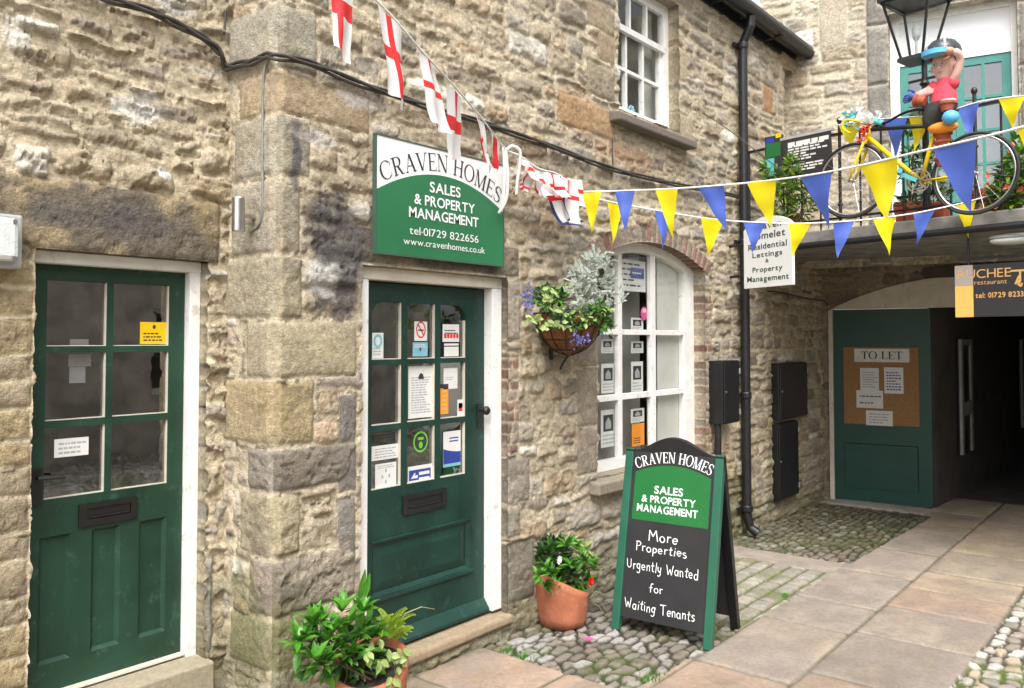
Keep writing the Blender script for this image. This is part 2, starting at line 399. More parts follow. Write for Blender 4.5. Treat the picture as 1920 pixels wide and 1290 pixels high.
def arc_stroke(cx, cy, rx, ry, a0, a1, thick, thin, n=22):
    vo, vi = [], []
    for k in range(n + 1):
        a = math.radians(a0 + (a1 - a0) * k / n); t = thin + (thick - thin) * abs(math.cos(a)) ** 1.3
        vo.append((cx + rx * math.cos(a), cy + ry * math.sin(a))); vi.append((cx + (rx - t) * math.cos(a), cy + (ry - t * .8) * math.sin(a)))
    return [[vo[k], vo[k + 1], vi[k + 1], vi[k]] for k in range(n)]
def lin(x0, y0, x1, y1, w):
    return [[(x0 - w / 2, y0), (x0 + w / 2, y0), (x1 + w / 2, y1), (x1 - w / 2, y1)]]
def hb(x0, x1, y, t): return [[(x0, y - t / 2), (x1, y - t / 2), (x1, y + t / 2), (x0, y + t / 2)]]
T_, t_ = .135, .05
def sf(x, y, w=.26): return hb(x - w / 2, x + w / 2, y + (t_ / 2 if y < .5 else -t_ / 2), t_)
SERIF = {
 'C': (arc_stroke(.44, .5, .44, .52, 48, 312, T_, t_) + lin(.76, .66, .76, .90, .04) + lin(.76, .10, .74, .30, .03), .84),
 'O': (arc_stroke(.46, .5, .46, .52, 0, 360, T_, t_, 36), .92),
 'R': (lin(.16, 0, .16, 1, T_) + sf(.16, 0, .32) + arc_stroke(.40, .735, .26, .265, -90, 90, T_, t_) + hb(.16, .42, .975, t_) + hb(.16, .42, .49, t_) + lin(.66, 0, .38, .49, T_ * 1.05) + sf(.70, 0, .22) + sf(.10, 1, .2), .84),
 'A': (lin(.10, 0, .42, 1, t_ * 1.1) + lin(.74, 0, .42, 1, T_ * 1.05) + hb(.22, .62, .34, t_) + sf(.10, 0, .24) + sf(.74, 0, .28), .88),
 'V': (lin(.42, 0, .10, 1, T_ * 1.05) + lin(.42, 0, .74, 1, t_ * 1.1) + sf(.10, 1, .28) + sf(.74, 1, .24), .84),
 'E': (lin(.16, 0, .16, 1, T_) + hb(.05, .62, .975, t_) + hb(.16, .50, .52, t_) + hb(.05, .66, .025, t_) + lin(.62, .80, .61, 1, .04) + lin(.66, 0, .64, .22, .04) + lin(.5, .42, .5, .62, .035), .70),
 'N': (lin(.13, 0, .13, 1, t_) + lin(.74, 0, .13, 1, T_ * 1.1) + lin(.76, 0, .76, 1, t_) + sf(.13, 0, .24) + sf(.08, 1, .2) + sf(.76, 1, .24), .90),
 'H': (lin(.16, 0, .16, 1, T_) + lin(.72, 0, .72, 1, T_) + hb(.16, .72, .52, t_) + sf(.16, 0, .3) + sf(.72, 0, .3) + sf(.16, 1, .3) + sf(.72, 1, .3), .88),
 'M': (lin(.13, 0, .15, 1, t_) + lin(.50, 0, .17, 1, T_) + lin(.50, 0, .84, 1, t_) + lin(.88, 0, .86, 1, T_) + sf(.13, 0, .24) + sf(.88, 0, .3) + sf(.12, 1, .2) + sf(.90, 1, .2), 1.02),
 'S': (arc_stroke(.30, .74, .27, .27, 35, 250, T_ * .8, t_) + arc_stroke(.30, .255, .29, .275, 70, -145, T_ * .8, t_) + [[(.12, .60), (.20, .66), (.50, .44), (.44, .36)]] + lin(.54, .72, .54, .95, .035) + lin(.05, .06, .05, .30, .035), .62),
 'T': (lin(.38, 0, .38, 1, T_) + hb(.02, .74, .975, t_) + sf(.38, 0, .32) + lin(.04, .76, .03, 1, .04) + lin(.72, .76, .73, 1, .04), .76),
 'L': (lin(.16, 0, .16, 1, T_) + hb(.05, .64, .025, t_) + sf(.16, 1, .3) + lin(.64, 0, .62, .26, .04), .68),
}
def _c(cx, cy, rx, ry, a0, a1, n=10): return [(cx + rx * math.cos(math.radians(a0 + (a1 - a0) * k / n)), cy + ry * math.sin(math.radians(a0 + (a1 - a0) * k / n))) for k in range(n + 1)]
HAND = {   # pen strokes, x height .55, capitals 1
 'M': ([[(.02, 0), (.10, .95), (.36, .42), (.62, .97), (.74, .02)]], .80), 'P': ([[(.1, 0), (.1, .98)], [(.04, .93)] + _c(.22, .74, .26, .23, 80, -95)], .52),
 'W': ([[(.0, .92), (.16, .04), (.36, .55), (.54, .04), (.74, .95)]], .78), 'T': ([[(-.02, .90), (.66, .96)], [(.32, .93), (.30, 0)]], .62), 'U': ([[(.02, .85), (.03, .40)] + _c(.26, .32, .23, .28, 180, 330) + [(.50, .85)]], .58),
 'o': ([_c(.22, .27, .2, .26, 90, 450)], .46), 'r': ([[(.06, .52), (.08, 0)], [(.08, .34), (.16, .5), (.32, .50)]], .36), 'e': ([[(.03, .27), (.40, .30)] + _c(.22, .28, .19, .25, 15, 315)], .46),
 'p': ([[(.06, .54), (.06, -.34)], _c(.21, .28, .17, .24, 150, -160)], .44), 't': ([[(.16, .86), (.15, .12), (.24, .02), (.32, .05)], [(.0, .56), (.32, .60)]], .36), 'i': ([[(.08, .52), (.08, 0)], [(.08, .74), (.085, .80)]], .20),
 's': ([_c(.18, .42, .14, .12, 40, 230) + _c(.18, .14, .15, .14, 80, -140)], .38), 'g': ([_c(.2, .29, .17, .23, 60, 400), [(.38, .53), (.37, -.10)] + _c(.20, -.18, .17, .16, 0, -150)], .48), 'n': ([[(.06, .52), (.07, 0)], [(.07, .30)] + _c(.22, .34, .15, .18, 150, 0) + [(.37, 0)]], .46),
 'l': ([[(.07, .95), (.08, .0)]], .18), 'y': ([[(.03, .52), (.06, .2), (.2, .06), (.33, .2), (.36, .52)], [(.36, .52), (.33, -.2), (.2, -.34), (.04, -.28)]], .46), 'a': ([_c(.2, .27, .18, .25, 60, 380), [(.38, .52), (.39, 0)]], .48),
 'd': ([_c(.2, .27, .18, .25, 60, 380), [(.39, .98), (.40, 0)]], .50), 'f': ([_c(.26, .78, .13, .18, 60, 180) + [(.12, 0)], [(-.02, .5), (.30, .54)]], .36), 'u': ([[(.04, .52), (.05, .2)] + _c(.2, .18, .15, .17, 180, 330) + [(.36, .52), (.37, 0)]], .46),
}
def stroke_polys(pts, wd):
    out = []
    for (a, b) in zip(pts[:-1], pts[1:]):
        a = np.array(a); b = np.array(b); d = b - a; L = np.linalg.norm(d)
        if L < 1e-6: continue
        d /= L; n = np.array((-d[1], d[0])) * wd / 2; a2 = a - d * wd * .25; b2 = b + d * wd * .25
        out.append([tuple(a2 - n), tuple(b2 - n), tuple(b2 + n), tuple(a2 + n)])
    return out
def glyph_polys(ch, font):
    if font == 'serif':
        if ch == ' ': return [], .34
        return SERIF[ch]
    if font == 'hand':
        if ch == ' ': return [], .40
        st, adv = HAND[ch]; return [q for s_ in st for q in stroke_polys(s_, .082)], adv
    if ch == ' ': return [], .30
    if ch == '\u00b7': pl, adv = glyph_polys('.', font); return [[(a, b + .32) for a, b in q] for q in pl], adv
    v, fs = GLYPH[('b' if font == 'bold' else 'r') + ch]; v = v / CAPH; x0 = v[:, 0].min(); x1 = v[:, 0].max()
    return [[(v[i, 0] - x0, v[i, 1]) for i in f] for f in fs], x1 - x0
def text(mb, fr, s, xc, yb, h, font='bold', width=None, z=.0, track=.10, warp=None, slant=0.0):
    """centred line of lettering on a frame; warp(x, y) bends it; overlapping strokes are stepped out a hair"""
    items = []; x = 0
    tr = {'serif': .07, 'hand': .10}.get(font, track)
    for c in s:
        pl, adv = glyph_polys(c, font); items.append((pl, x)); x += adv + tr
    tot = x - tr; sx = (width / tot) if width else h
    k = 0
    for pl, ox in items:
        for q in pl:
            pts = [((ox + a) * sx - tot * sx / 2, b * h) for a, b in q]
            ww = []
            for (a, b) in pts:
                if warp: a, b = warp(a, b)
                ww.append((xc + a, yb + b + slant * a))
            if font in ('serif', 'hand'): k += 1
            if font == 'hand': jr = random.Random(int(ox * 97) + len(s)); jy = jr.uniform(-.05, .05) * h; js = jr.uniform(-.10, .10); ww = [(a + (b - yb) * js, yb + jy + (b - yb) * jr.uniform(.97, 1.03)) for a, b in ww]
            mb.add([fr.p(a, b, z + (k % 7) * 1e-4) for a, b in ww], [tuple(range(len(ww)))])
    return mb

# ------------------------------------------------------------------ masonry height fields
TAN, BUFF, GBR, GREY, DARK, ORNG, PALE, MAUVE = (.335, .265, .165), (.40, .325, .21), (.25, .205, .145), (.30, .275, .235), (.135, .118, .098), (.38, .245, .135), (.58, .56, .50), (.27, .225, .195)
_ds = lambda c, k=.12: tuple((x * (1 - k) + k * (.3 * c[0] + .55 * c[1] + .15 * c[2])) * .60 + .40 * y for x, y in zip(c, (.44, .385, .295)))
TAN, BUFF, GBR, GREY, DARK, ORNG, PALE, MAUVE = [_ds(c) for c in (TAN, BUFF, GBR, GREY, DARK, ORNG, PALE, MAUVE)]
PAL = [TAN, BUFF, BUFF, GBR, GBR, GREY, GREY, DARK, ORNG, PALE, MAUVE, TAN]
MORT = (.52, .45, .33)

def courses(x0, x1, z0, z1, seed, h=(.07, .17), wd=(.12, .42), amp=(.004, .028), pal=PAL, skip=None, gap=.012):
    r = random.Random(seed); out = []; z = z0
    while z < z1:
        hh = r.uniform(*h); x = x0 - r.random() * wd[1]
        while x < x1:
            ww = r.uniform(*wd) * (0.7 + hh / h[1] * .5)
            parts = [(z, hh)]
            if hh > .8 * h[1] and r.random() < .4: q = r.uniform(.35, .65); parts = [(z, hh * q), (z + hh * q, hh * (1 - q))]
            for (a, b) in parts:
                cx, cz = x + ww / 2, a + b / 2 + r.uniform(-.018, .018)
                if not (skip and skip(cx, cz, ww, b)):
                    c = np.array(r.choice(pal)) * r.uniform(.8, 1.2)
                    out.append(dict(c=(cx, cz), hw=ww / 2 - gap * r.uniform(.6, 1.8), hh=b / 2 - gap * r.uniform(.6, 1.6), amp=r.uniform(*amp), tint=c,
                                    tx=r.uniform(-.06, .06), tz=r.uniform(-.16, .05), rough=r.uniform(.6, 1.5), r=r.uniform(.25, .9), ctr=r.uniform(0, 1)))
            x += ww
        z += hh
    return out
def dressed(x0, x1, z0, z1, tint=BUFF, amp=.012, rough=.3, soot=0., soot_s=3.0, gap=.007, tz=0.):
    x0, x1 = min(x0, x1), max(x0, x1); z0, z1 = min(z0, z1), max(z0, z1)
    return dict(c=((x0 + x1) / 2, (z0 + z1) / 2), hw=(x1 - x0) / 2 - gap, hh=(z1 - z0) / 2 - gap, amp=amp, tint=np.array(tint), tx=0., tz=tz, rough=rough, r=.12, over=True, soot=soot, soot_s=soot_s, ctr=0)
def bricks(x0, x1, z0, z1, seed, bh=.075, bw=.11, pal=((.27, .15, .115), (.32, .22, .165), (.33, .28, .23), (.36, .30, .24), (.23, .16, .125), (.34, .27, .22))):
    r = random.Random(seed); out = []; z = z0
    while z < z1 - bh * .5:
        x = x0 - (r.random() * bw if (x1 - x0) > bw * 1.5 else 0)
        while x < x1 - .02:
            a, b = max(x, x0), min(x + bw * r.uniform(.9, 1.1) if (x1 - x0) > bw * 1.5 else x1, x1)
            out.append(dressed(a, b, z, min(z + bh, z1), np.array(r.choice(pal)) * r.uniform(.8, 1.15), amp=.006, rough=.25, gap=.005)); x = b + 1e-4
        z += bh
    return out

def field(xs, zs, stones, seed, warp=.02, mort=MORT, smear=.6, base_fade=True, patches=(), mort_h=.5, sk=1.0):
    X, Z = np.meshgrid(xs, zs)
    wx = X + (fbm(X * 9, Z * 9, 3, seed) - .5) * 2 * warp; wz = Z + (fbm(X * 7 + 9, Z * 12, 3, seed + 5) - .5) * 2 * warp
    best = np.full(X.shape, 9.0); sid = np.full(X.shape, -1); lock = np.zeros(X.shape, bool)
    order = [i for i, s in enumerate(stones) if s.get('over')] + [i for i, s in enumerate(stones) if not s.get('over')]
    for i in order:
        s = stones[i]; mg = .05 + warp
        ia, ib = np.searchsorted(xs, [s['c'][0] - s['hw'] - mg, s['c'][0] + s['hw'] + mg]); ja, jb = np.searchsorted(zs, [s['c'][1] - s['hh'] - mg, s['c'][1] + s['hh'] + mg])
        if ia >= ib or ja >= jb: continue
        sl = np.s_[ja:jb, ia:ib]; ov = s.get('over')
        ax = X[sl] * .75 + wx[sl] * .25 if ov else wx[sl]; az = Z[sl] * .75 + wz[sl] * .25 if ov else wz[sl]
        rr = s['r'] * min(s['hw'], s['hh'])
        qx = np.abs(ax - s['c'][0]) - (s['hw'] - rr); qz = np.abs(az - s['c'][1]) - (s['hh'] - rr)
        d = np.hypot(np.maximum(qx, 0), np.maximum(qz, 0)) + np.minimum(np.maximum(qx, qz), 0) - rr
        b = best[sl]
        if ov: up = d < b; lk = lock[sl]; lk |= d < .007; lock[sl] = lk
        else: up = (d < b) & ~lock[sl]
        b[up] = d[up]; best[sl] = b; q = sid[sl]; q[up] = i; sid[sl] = q
    n = len(stones) + 1
    g = lambda k, dv: np.array([s.get(k, dv) for s in stones] + [dv], float)[sid]
    tint = np.array([s['tint'] for s in stones] + [mort], float)[sid]
    cx = np.array([s['c'][0] for s in stones] + [0.])[sid]; cz = np.array([s['c'][1] for s in stones] + [0.])[sid]
    amp, tx, tz, rough, soot, ctr = g('amp', 0), g('tx', 0), g('tz', 0), g('rough', .5), g('soot', 0), g('ctr', 0)
    over = g('over', 0)
    d = best + (fbm(X * 40, Z * 40, 3, seed + 2) - .5) * .012 * (1 - over * .6)
    m = sstep(.004, -.006, d)
    dome = 1 - np.exp(np.minimum(d, 0) / .013)
    rn = fbm(X * 16 + cx * 7, Z * 24 + cz * 5, 5, seed + 8) - .5; rid = np.abs(fbm(X * 9 + cx * 31, Z * 17 + cz * 17, 4, seed + 11) - .5)
    hs_ = amp * dome + (tx * (X - cx) + tz * (Z - cz)) * dome + (rn * .026 - rid * .030 * (1 - over)) * rough * dome * sk + .006
    hm = (fbm(X * 14, Z * 20, 4, seed + 4) - .5) * .016 * mort_h * 2 + np.where(best < .05, .006 * smear, .006 * smear)
    pit = sstep(.60, .74, fbm(X * 26 + 3, Z * 38, 4, seed + 14)); hs_ = hs_ - pit * .012 * sk * rough
    hm = hm - sstep(.60, .72, fbm(X * 17 + 8, Z * 30, 4, seed + 15)) * .012 * mort_h
    H = hm * (1 - m) + hs_ * m
    H = np.maximum(H, hm * .6 - .006)
    # albedo
    big = fbm(X * 1.1, Z * 1.1, 4, seed + 20); med = fbm(X * 6 + cx * 13, Z * 8 + cz * 3, 5, seed + 21); fin = fbm(X * 30, Z * 30, 3, seed + 22)
    mc = np.array(mort)[None, None] * (.86 + .28 * fbm(X * 5, Z * 5, 4, seed + 30))[..., None]
    sc = tint * (.72 + .58 * med)[..., None]
    streak = sstep(.56, .72, fbm(X * 5 + cx * 4, Z * 9 + cz * 9, 4, seed + 41))[..., None] * .30 * (1 - .5 * over[..., None])
    sc = sc * (1 - streak) + np.array((.33, .22, .12)) * streak
    dk = sstep(.57, .74, fbm(X * 7 + cx, Z * 7 + cz * 11, 5, seed + 44))[..., None] * .20
    sc = sc * (1 - dk) + np.array((.12, .105, .09)) * dk
    sm = (sstep(.42, .58, fbm(X * 3.0, Z * 4.2, 5, seed + 50)) * soot)[..., None]
    sc = sc * (1 - sm) + np.array((.095, .085, .078)) * (.7 + .6 * fin[..., None]) * sm
    # mortar smeared over stone faces
    ms = np.clip(m * (1 - .55 * (1 - ctr) * sstep(.45, .65, fbm(X * 8, Z * 10, 4, seed + 60)) * (1 - over) * smear), 0, 1)[..., None]
    C = mc * (1 - ms) + sc * ms
    C = C * (.90 + .22 * big)[..., None]
    for (px, pz, rx, rz, col, st, fr) in patches:
        k = sstep(1.15, .55, np.hypot((X - px) / rx, (Z - pz) / rz) + (fbm(X * fr, Z * fr, 4, seed + 70 + px) - .5) * 1.1)
        k = (k * st * (.55 + .9 * fbm(X * fr * 3, Z * fr * 3, 4, seed + 71)))[..., None]; k = np.clip(k, 0, .95)
        C = C * (1 - k) + np.array(col) * k
    if base_fade:
        k = (sstep(.55, .05, Z + (fbm(X * 3, Z * 3, 4, seed + 80) - .5) * .5) * .55)[..., None]
        C = C * (1 - k) + np.array((.17, .165, .095)) * (.6 + .8 * med[..., None]) * k
    return H, np.clip(C, .01, .9)

def grid_obj(name, xs, zs, H, C, mp, holes, depth, parent, material, keep=None, parts=None):
    """holes: (x0, x1, z0, z1, rise). mp(x, z, h) -> world arrays"""
    nx, nz = len(xs), len(zs); XX, ZZ = np.meshgrid(xs, zs); dead = np.zeros((nz - 1, nx - 1), bool)
    xm = (xs[1:] + xs[:-1]) / 2; zm = (zs[1:] + zs[:-1]) / 2
    for (a, b, c, d_, rise) in holes:
        ci = (xm > a) & (xm < b)
        if rise == 0: dead |= ci[None] & ((zm > c) & (zm < d_))[:, None]
        else:
            xc, hw = (a + b) / 2, (b - a) / 2
            zt = d_ + rise * (1 - ((xs - xc) / hw) ** 2); kt = np.searchsorted(zs, zt)
            for j in np.where((xs >= a - 1e-6) & (xs <= b + 1e-6))[0]:
                ZZ[min(kt[j], nz - 1), j] = zt[j]
            rows = np.arange(nz - 1)
            for j in np.where(ci)[0]:
                dead[(zm > c) & (rows + 1 <= min(kt[j], kt[j + 1])), j] = True
    P = mp(XX.ravel(), ZZ.ravel(), H.ravel())
    idx = np.arange(nx * nz).reshape(nz, nx)
    q = np.stack([idx[:-1, :-1], idx[:-1, 1:], idx[1:, 1:], idx[1:, :-1]], -1)
    alive = ~dead
    if keep is not None: alive &= keep(xm[None, :] + 0 * zm[:, None], zm[:, None] + 0 * xm[None, :])
    faces = q[alive]; V = [P]; Cc = [C.reshape(-1, 3)]; extra = []
    if depth:
        nv = nx * nz; back = mp(XX.ravel(), ZZ.ravel(), np.full(nx * nz, -depth))
        ed = []
        dj, di = np.where(dead)
        for j, i in zip(dj, di):
            if i > 0 and alive[j, i - 1]: ed.append((idx[j, i], idx[j + 1, i]))
            if i < nx - 2 and alive[j, i + 1]: ed.append((idx[j + 1, i + 1], idx[j, i + 1]))
            if j > 0 and alive[j - 1, i]: ed.append((idx[j, i + 1], idx[j, i]))
            if j < nz - 2 and alive[j + 1, i]: ed.append((idx[j + 1, i], idx[j + 1, i + 1]))
        if ed:
            ed = np.array(ed); u = np.unique(ed); mpi = {int(k): nv + n for n, k in enumerate(u)}
            V.append(back[u]); Cc.append(C.reshape(-1, 3)[u] * 1.0)
            extra = [(int(a), int(b), mpi[int(b)], mpi[int(a)]) for a, b in ed]
    V = np.concatenate(V); Cc = np.concatenate(Cc)
    off = root_loc(parent); F = faces.tolist() + [list(e) for e in extra]
    used = np.unique(np.array(F).ravel()); rm = np.full(len(V), -1); rm[used] = np.arange(len(used))
    Fa = rm[np.array(F)]; V = V[used] - off; Cc = Cc[used]
    me = bpy.data.meshes.new(name); me.vertices.add(len(V)); me.vertices.foreach_set('co', V.astype(np.float32).ravel())
    nf = len(Fa); me.loops.add(nf * 4); me.loops.foreach_set('vertex_index', Fa.astype(np.int32).ravel())
    me.polygons.add(nf); me.polygons.foreach_set('loop_start', np.arange(0, nf * 4, 4, dtype=np.int32)); me.polygons.foreach_set('loop_total', np.full(nf, 4, np.int32))
    me.polygons.foreach_set('use_smooth', np.ones(nf, bool))
    me.update(calc_edges=True); me.validate()
    at = me.attributes.new('tint', 'FLOAT_COLOR', 'POINT'); at.data.foreach_set('color', np.concatenate([Cc, np.ones((len(Cc), 1))], 1).astype(np.float32).ravel())
    me.materials.append(material)
    o = bpy.data.objects.new(name, me); link(o)
    if parent: o.parent = parent; WORLD_LOC[o.name] = off
    return o
def snap(arr, vals):
    arr = np.array(arr, float)
    for v in vals: arr[np.argmin(np.abs(arr - v))] = v
    return np.unique(arr)

# ------------------------------------------------------------------ main dimensions (metres)
YA = 0.40                      # set-back face of the left building; the middle building's face is Y = 0
XC = 2.285                     # their shared corner
D1 = (1.40, 2.176, 0.30, 2.20)     # left doorway
D2 = (2.805, 3.965, 0.14, 2.207)    # shop doorway
WS = (4.975, 6.66, .84, 2.42, .17)  # shop window (arched)
WU = (5.27, 6.215, 3.55, 4.63)     # upper sash
WM = (8.52, 8.99, 3.70, 4.70)      # little window by the corner
EAVE = 4.95
left_b = thing('stone_house', 'rubble stone house set back at the left with an old six-pane green door', 'building', (0.6, YA, 0))
mid_b = thing('stone_house', 'rubble stone office building with arched white shop window and nine-pane green door', 'building', (5.5, 0, 0))
end_b = thing('stone_house', 'pale stone house across the alley end with balcony over a dark passage', 'building', (9.6, -1.5, 0))

def rectY(uL, uR, vT, vB, Y=0.0):
    um = (uL + uR) / 2; return (X_(uL, Y), X_(uR, Y), Z_(um, vB, Y), Z_(um, vT, Y))
def dr(uL, uR, vT, vB, Y=0.0, **k):
    a, b, c, d = rectY(uL, uR, vT, vB, Y); return dressed(a, b, c, d, **k)

# middle building: front wall
st = []
QS = [  # corner stones: (photo v top, v bottom, u right on the front, return length in m, tint, rough, soot)
    (600, 711, 668, .22, (.40, .345, .235), .22, .10), (713, 838, 590, .40, (.36, .29, .17), .45, .22), (842, 925, 668, .20, (.235, .205, .165), 1.0, .35), (928, 1048, 565, .26, (.33, .285, .19), .8, .35),
    (1052, 1160, 668, .18, (.25, .215, .165), 1.2, .25), (1163, 1262, 600, .33, (.27, .25, .15), .5, .3),
    (478, 597, 566, .40, (.34, .30, .21), .5, .2), (330, 475, 560, .36, (.37, .33, .245), .4, .25), (212, 327, 578, .34, (.36, .33, .25), .35, .3), (128, 210, 690, .30, (.40, .315, .205), .35, .08), (0, 125, 590, .40, (.37, .34, .26), .35, .3)]
qz = [(Z_(516, b), Z_(516, t)) for (t, b, *_ ) in QS]
for (t, b, ur, rl, tn, ro, so_), (z0, z1) in zip(QS, qz): st.append(dressed(XC - .05, X_(ur), z0, z1, tn, amp=.018 if ro > .7 else .012, rough=ro, soot=so_))
st += [dressed(XC - .05, XC + .3, 3.45 + .28 * k, 3.73 + .28 * k, (.36, .32, .24), rough=.4, soot=.2) for k in range(6)]
st.append(dressed(D2[0] - .07, D2[1] + .12, D2[3] + .004, D2[3] + .20, (.22, .185, .14), amp=.014, rough=.6, soot=.7))          # lintel behind the sign
for k, (v0, v1) in enumerate([(738, 830), (832, 925), (930, 1050)]): st.append(dr(632, 669, v0, v1, tint=(.235, .215, .19), amp=.010, rough=.4, soot=.35))
for (v0, v1, ur, tn) in [(522, 640, 975, (.36, .31, .25)), (855, 945, 992, (.33, .29, .24)), (950, 1010, 975, (.34, .30, .24)), (1012, 1128, 1000, (.26, .23, .19)), (642, 660, 978, (.34, .29, .24))]:
    st.append(dr(945, ur, v0, v1, tint=tn, amp=.012, rough=.5, soot=.12))
a, b, c, d = rectY(945, 972, 662, 852); st += bricks(a, b, c, d, 5, bh=.066, bw=.09)
for (v0, v1) in [(470, 560), (562, 690), (692, 800), (802, 890)]: st.append(dr(1078, 1119, v0, v1, tint=(.33, .285, .22), amp=.010, rough=.4, soot=.15))
a, b, c, d = rectY(1300, 1333, 545, 850); st += bricks(a, b, c, d, 8, bh=.072, bw=.10)
for k, (v0, v1, ul) in enumerate([(10, 60, 1098), (62, 120, 1118), (122, 185, 1098), (190, 250, 1045)]): st.append(dr(ul, 1154, v0, v1, tint=[(.34, .28, .19), (.38, .30, .20), (.33, .28, .2), (.40, .275, .155)][k], amp=.012, rough=.4, soot=.1))
for (v0, v1, ur) in [(0, 75, 1275), (77, 140, 1290), (142, 200, 1272), (202, 262, 1300)]: st.append(dr(1251, ur, v0 + 10, v1 + 10, tint=(.42, .36, .25), amp=.010, rough=.25))
st.append(dressed(WU[0] - .2, WU[1] + .25, WU[3] + .004, WU[3] + .24, (.36, .31, .23), amp=.02, rough=.4, soot=.15))
st.append(dressed(WM[0] - .13, 9.4, WM[3] + .004, WM[3] + .17, (.36, .29, .18), amp=.03, rough=.3))
st.append(dr(1432, 1452, 165, 215, tint=(.42, .24, .13), amp=.015, rough=.3))
st += courses(XC - .3, 9.9, 0, 5.1, 3, h=(.075, .185), wd=(.13, .44), amp=(.006, .030), gap=.013)
us = np.linspace(504, 1560, 640); xs = np.array([X_(u) for u in us]); xs = np.concatenate([[XC], xs[(xs > XC + .004) & (xs < 9.95)], [9.97]])
xs = snap(xs, [D2[0], D2[1], WS[0], WS[1], WU[0], WU[1], WM[0], WM[1]])
zs = snap(np.concatenate([np.linspace(-.05, 3.7, 400), np.linspace(3.7, EAVE, 110)[1:]]), [D2[2], D2[3], WS[2], WS[3], WU[2], WU[3], WM[2], WM[3]])
pat = [(X_(625), Z_(625, 470), .20, .36, (.085, .08, .08), .95, 6), (X_(548), Z_(548, 290), .035, .16, (.10, .095, .10), .95, 14), (X_(640), Z_(640, 560), .14, .12, (.10, .09, .085), .8, 8),
       (X_(600), Z_(600, 520), .12, .1, (.62, .61, .57), .6, 16), (X_(590), Z_(590, 260), .14, .04, (.62, .60, .56), .7, 14), (X_(660), Z_(660, 180), .2, .06, (.62, .6, .56), .6, 14), (X_(1180), Z_(1180, 300), .5, .12, (.36, .22, .13), .5, 5), (X_(1080), Z_(1080, 215), .3, .2, (.40, .25, .14), .55, 5), (X_(1380), .3, .35, .5, (.09, .10, .03), .7, 8), (X_(1440), .9, .06, .9, (.10, .11, .03), .5, 8), (X_(530), .35, .22, .35, (.10, .11, .035), .55, 6)]
H, C = field(xs, zs, st, 3, warp=.032, patches=pat, smear=1.0, mort_h=.75, sk=.9)
# brick ring over the shop window
XX, ZZ = np.meshgrid(xs, zs); xc = (WS[0] + WS[1]) / 2; hw = (WS[1] - WS[0]) / 2
zarc = WS[3] + WS[4] * (1 - ((XX - xc) / hw) ** 2); dz = ZZ - zarc; on = (dz > -.005) & (dz < .135) & (np.abs(XX - xc) < hw + .12)
ph = (XX + (XX - xc) * dz * -.6) / .082; fr = ph - np.floor(ph); bm = on & (fr > .10) & (fr < .90)
hb_ = _h(np.floor(ph), 3.0 + 0 * ph, 9); bc = np.where((hb_ > .45)[..., None], np.array((.245, .15, .115)), np.array((.30, .25, .195))) * (.75 + .5 * hb_)[..., None]
C = np.where(bm[..., None], bc * (.8 + .4 * fbm(XX * 30, ZZ * 30, 3, 1))[..., None], np.where(on[..., None], np.array((.40, .35, .27)), C)); H = np.where(bm, .016 + .006 * (fbm(XX * 40, ZZ * 40, 3, 2) - .5), np.where(on, .006, H))
cw_ = lambda z: .003 + .016 * np.clip(fbm(z * 9, z * 0 + 2.3, 4, 5) - .35, 0, 1); k = sstep(.0, .03, XX - XC); H = H * k
grid_obj('wall', xs, zs, H, C, lambda x, z, h: np.stack([x + cw_(z) * np.clip(1 - (x - XC) / .03, 0, 1), -h + cw_(z) * np.clip(1 - (x - XC) / .03, 0, 1), z], 1), [(D2[0], D2[1], D2[2], D2[3], 0), WS, (*WU, 0), (*WM, 0)], .13, mid_b, MATS['rubble'])
# its return face at the corner
ys = np.linspace(0, YA + .06, 56); st = []
for (t, b, ur, rl, tn, ro, so_), (z0, z1) in zip(QS, qz): st.append(dressed(-.05, rl, z0, z1, np.array(tn) * (1.04, 1.05, 1.1), amp=.012, rough=ro * .8, soot=so_ * .6))
st += [dressed(-.05, .3, 3.45 + .28 * k, 3.73 + .28 * k, (.36, .32, .24), rough=.4, soot=.2) for k in range(6)]
st += courses(0, .5, 0, 5.1, 17, h=(.06, .13), wd=(.08, .2), amp=(.004, .018))
zr = np.concatenate([np.linspace(-.05, 3.7, 380), np.linspace(3.7, EAVE, 60)[1:]])
H, C = field(ys, zr, st, 19, warp=.015, patches=[(.2, .45, .2, .35, (.12, .13, .045), .5, 6)]); YY, ZZ = np.meshgrid(ys, zr)
H = H * sstep(0, .03, YY)
grid_obj('return_wall', ys, zr, H, C, lambda x, z, h: np.stack([XC - h + cw_(z) * np.clip(1 - x / .03, 0, 1), x + cw_(z) * np.clip(1 - x / .03, 0, 1), z], 1), [], 0, mid_b, MATS['rubble'])

# left building: front wall
st = [dr(-120, 408, 338, 478, YA, tint=(.33, .265, .165), amp=.022, rough=.35, soot=.75)]
zz = D1[2]; r_ = random.Random(4)
while zz < 2.2:
    hh = r_.uniform(.10, .16); st.append(dressed(D1[0] - r_.uniform(.3, .42), D1[0], zz, zz + hh, np.array(r_.choice([(.36, .29, .17), (.34, .27, .16), (.30, .25, .17), (.38, .30, .18)])), amp=.010, rough=.4, soot=.1)); zz += hh
st.append(dressed(D1[1], D1[1] + .05, .32, .78, (.34, .325, .30), amp=.014, rough=.15, soot=0))
st += courses(-2.2, 2.5, 0, 5.1, 41, h=(.07, .15), wd=(.12, .38), amp=(.014, .046), gap=.018, pal=[TAN, BUFF, BUFF, TAN, GBR, GREY, BUFF, PALE, TAN, MAUVE])
us = np.linspace(-70, 440, 400); xs = np.array([X_(u, YA) for u in us]); xs = xs[xs < XC + .03]
xs = snap(np.concatenate([np.linspace(-2.2, xs[0], 60)[:-1], xs]), [D1[0], D1[1]])
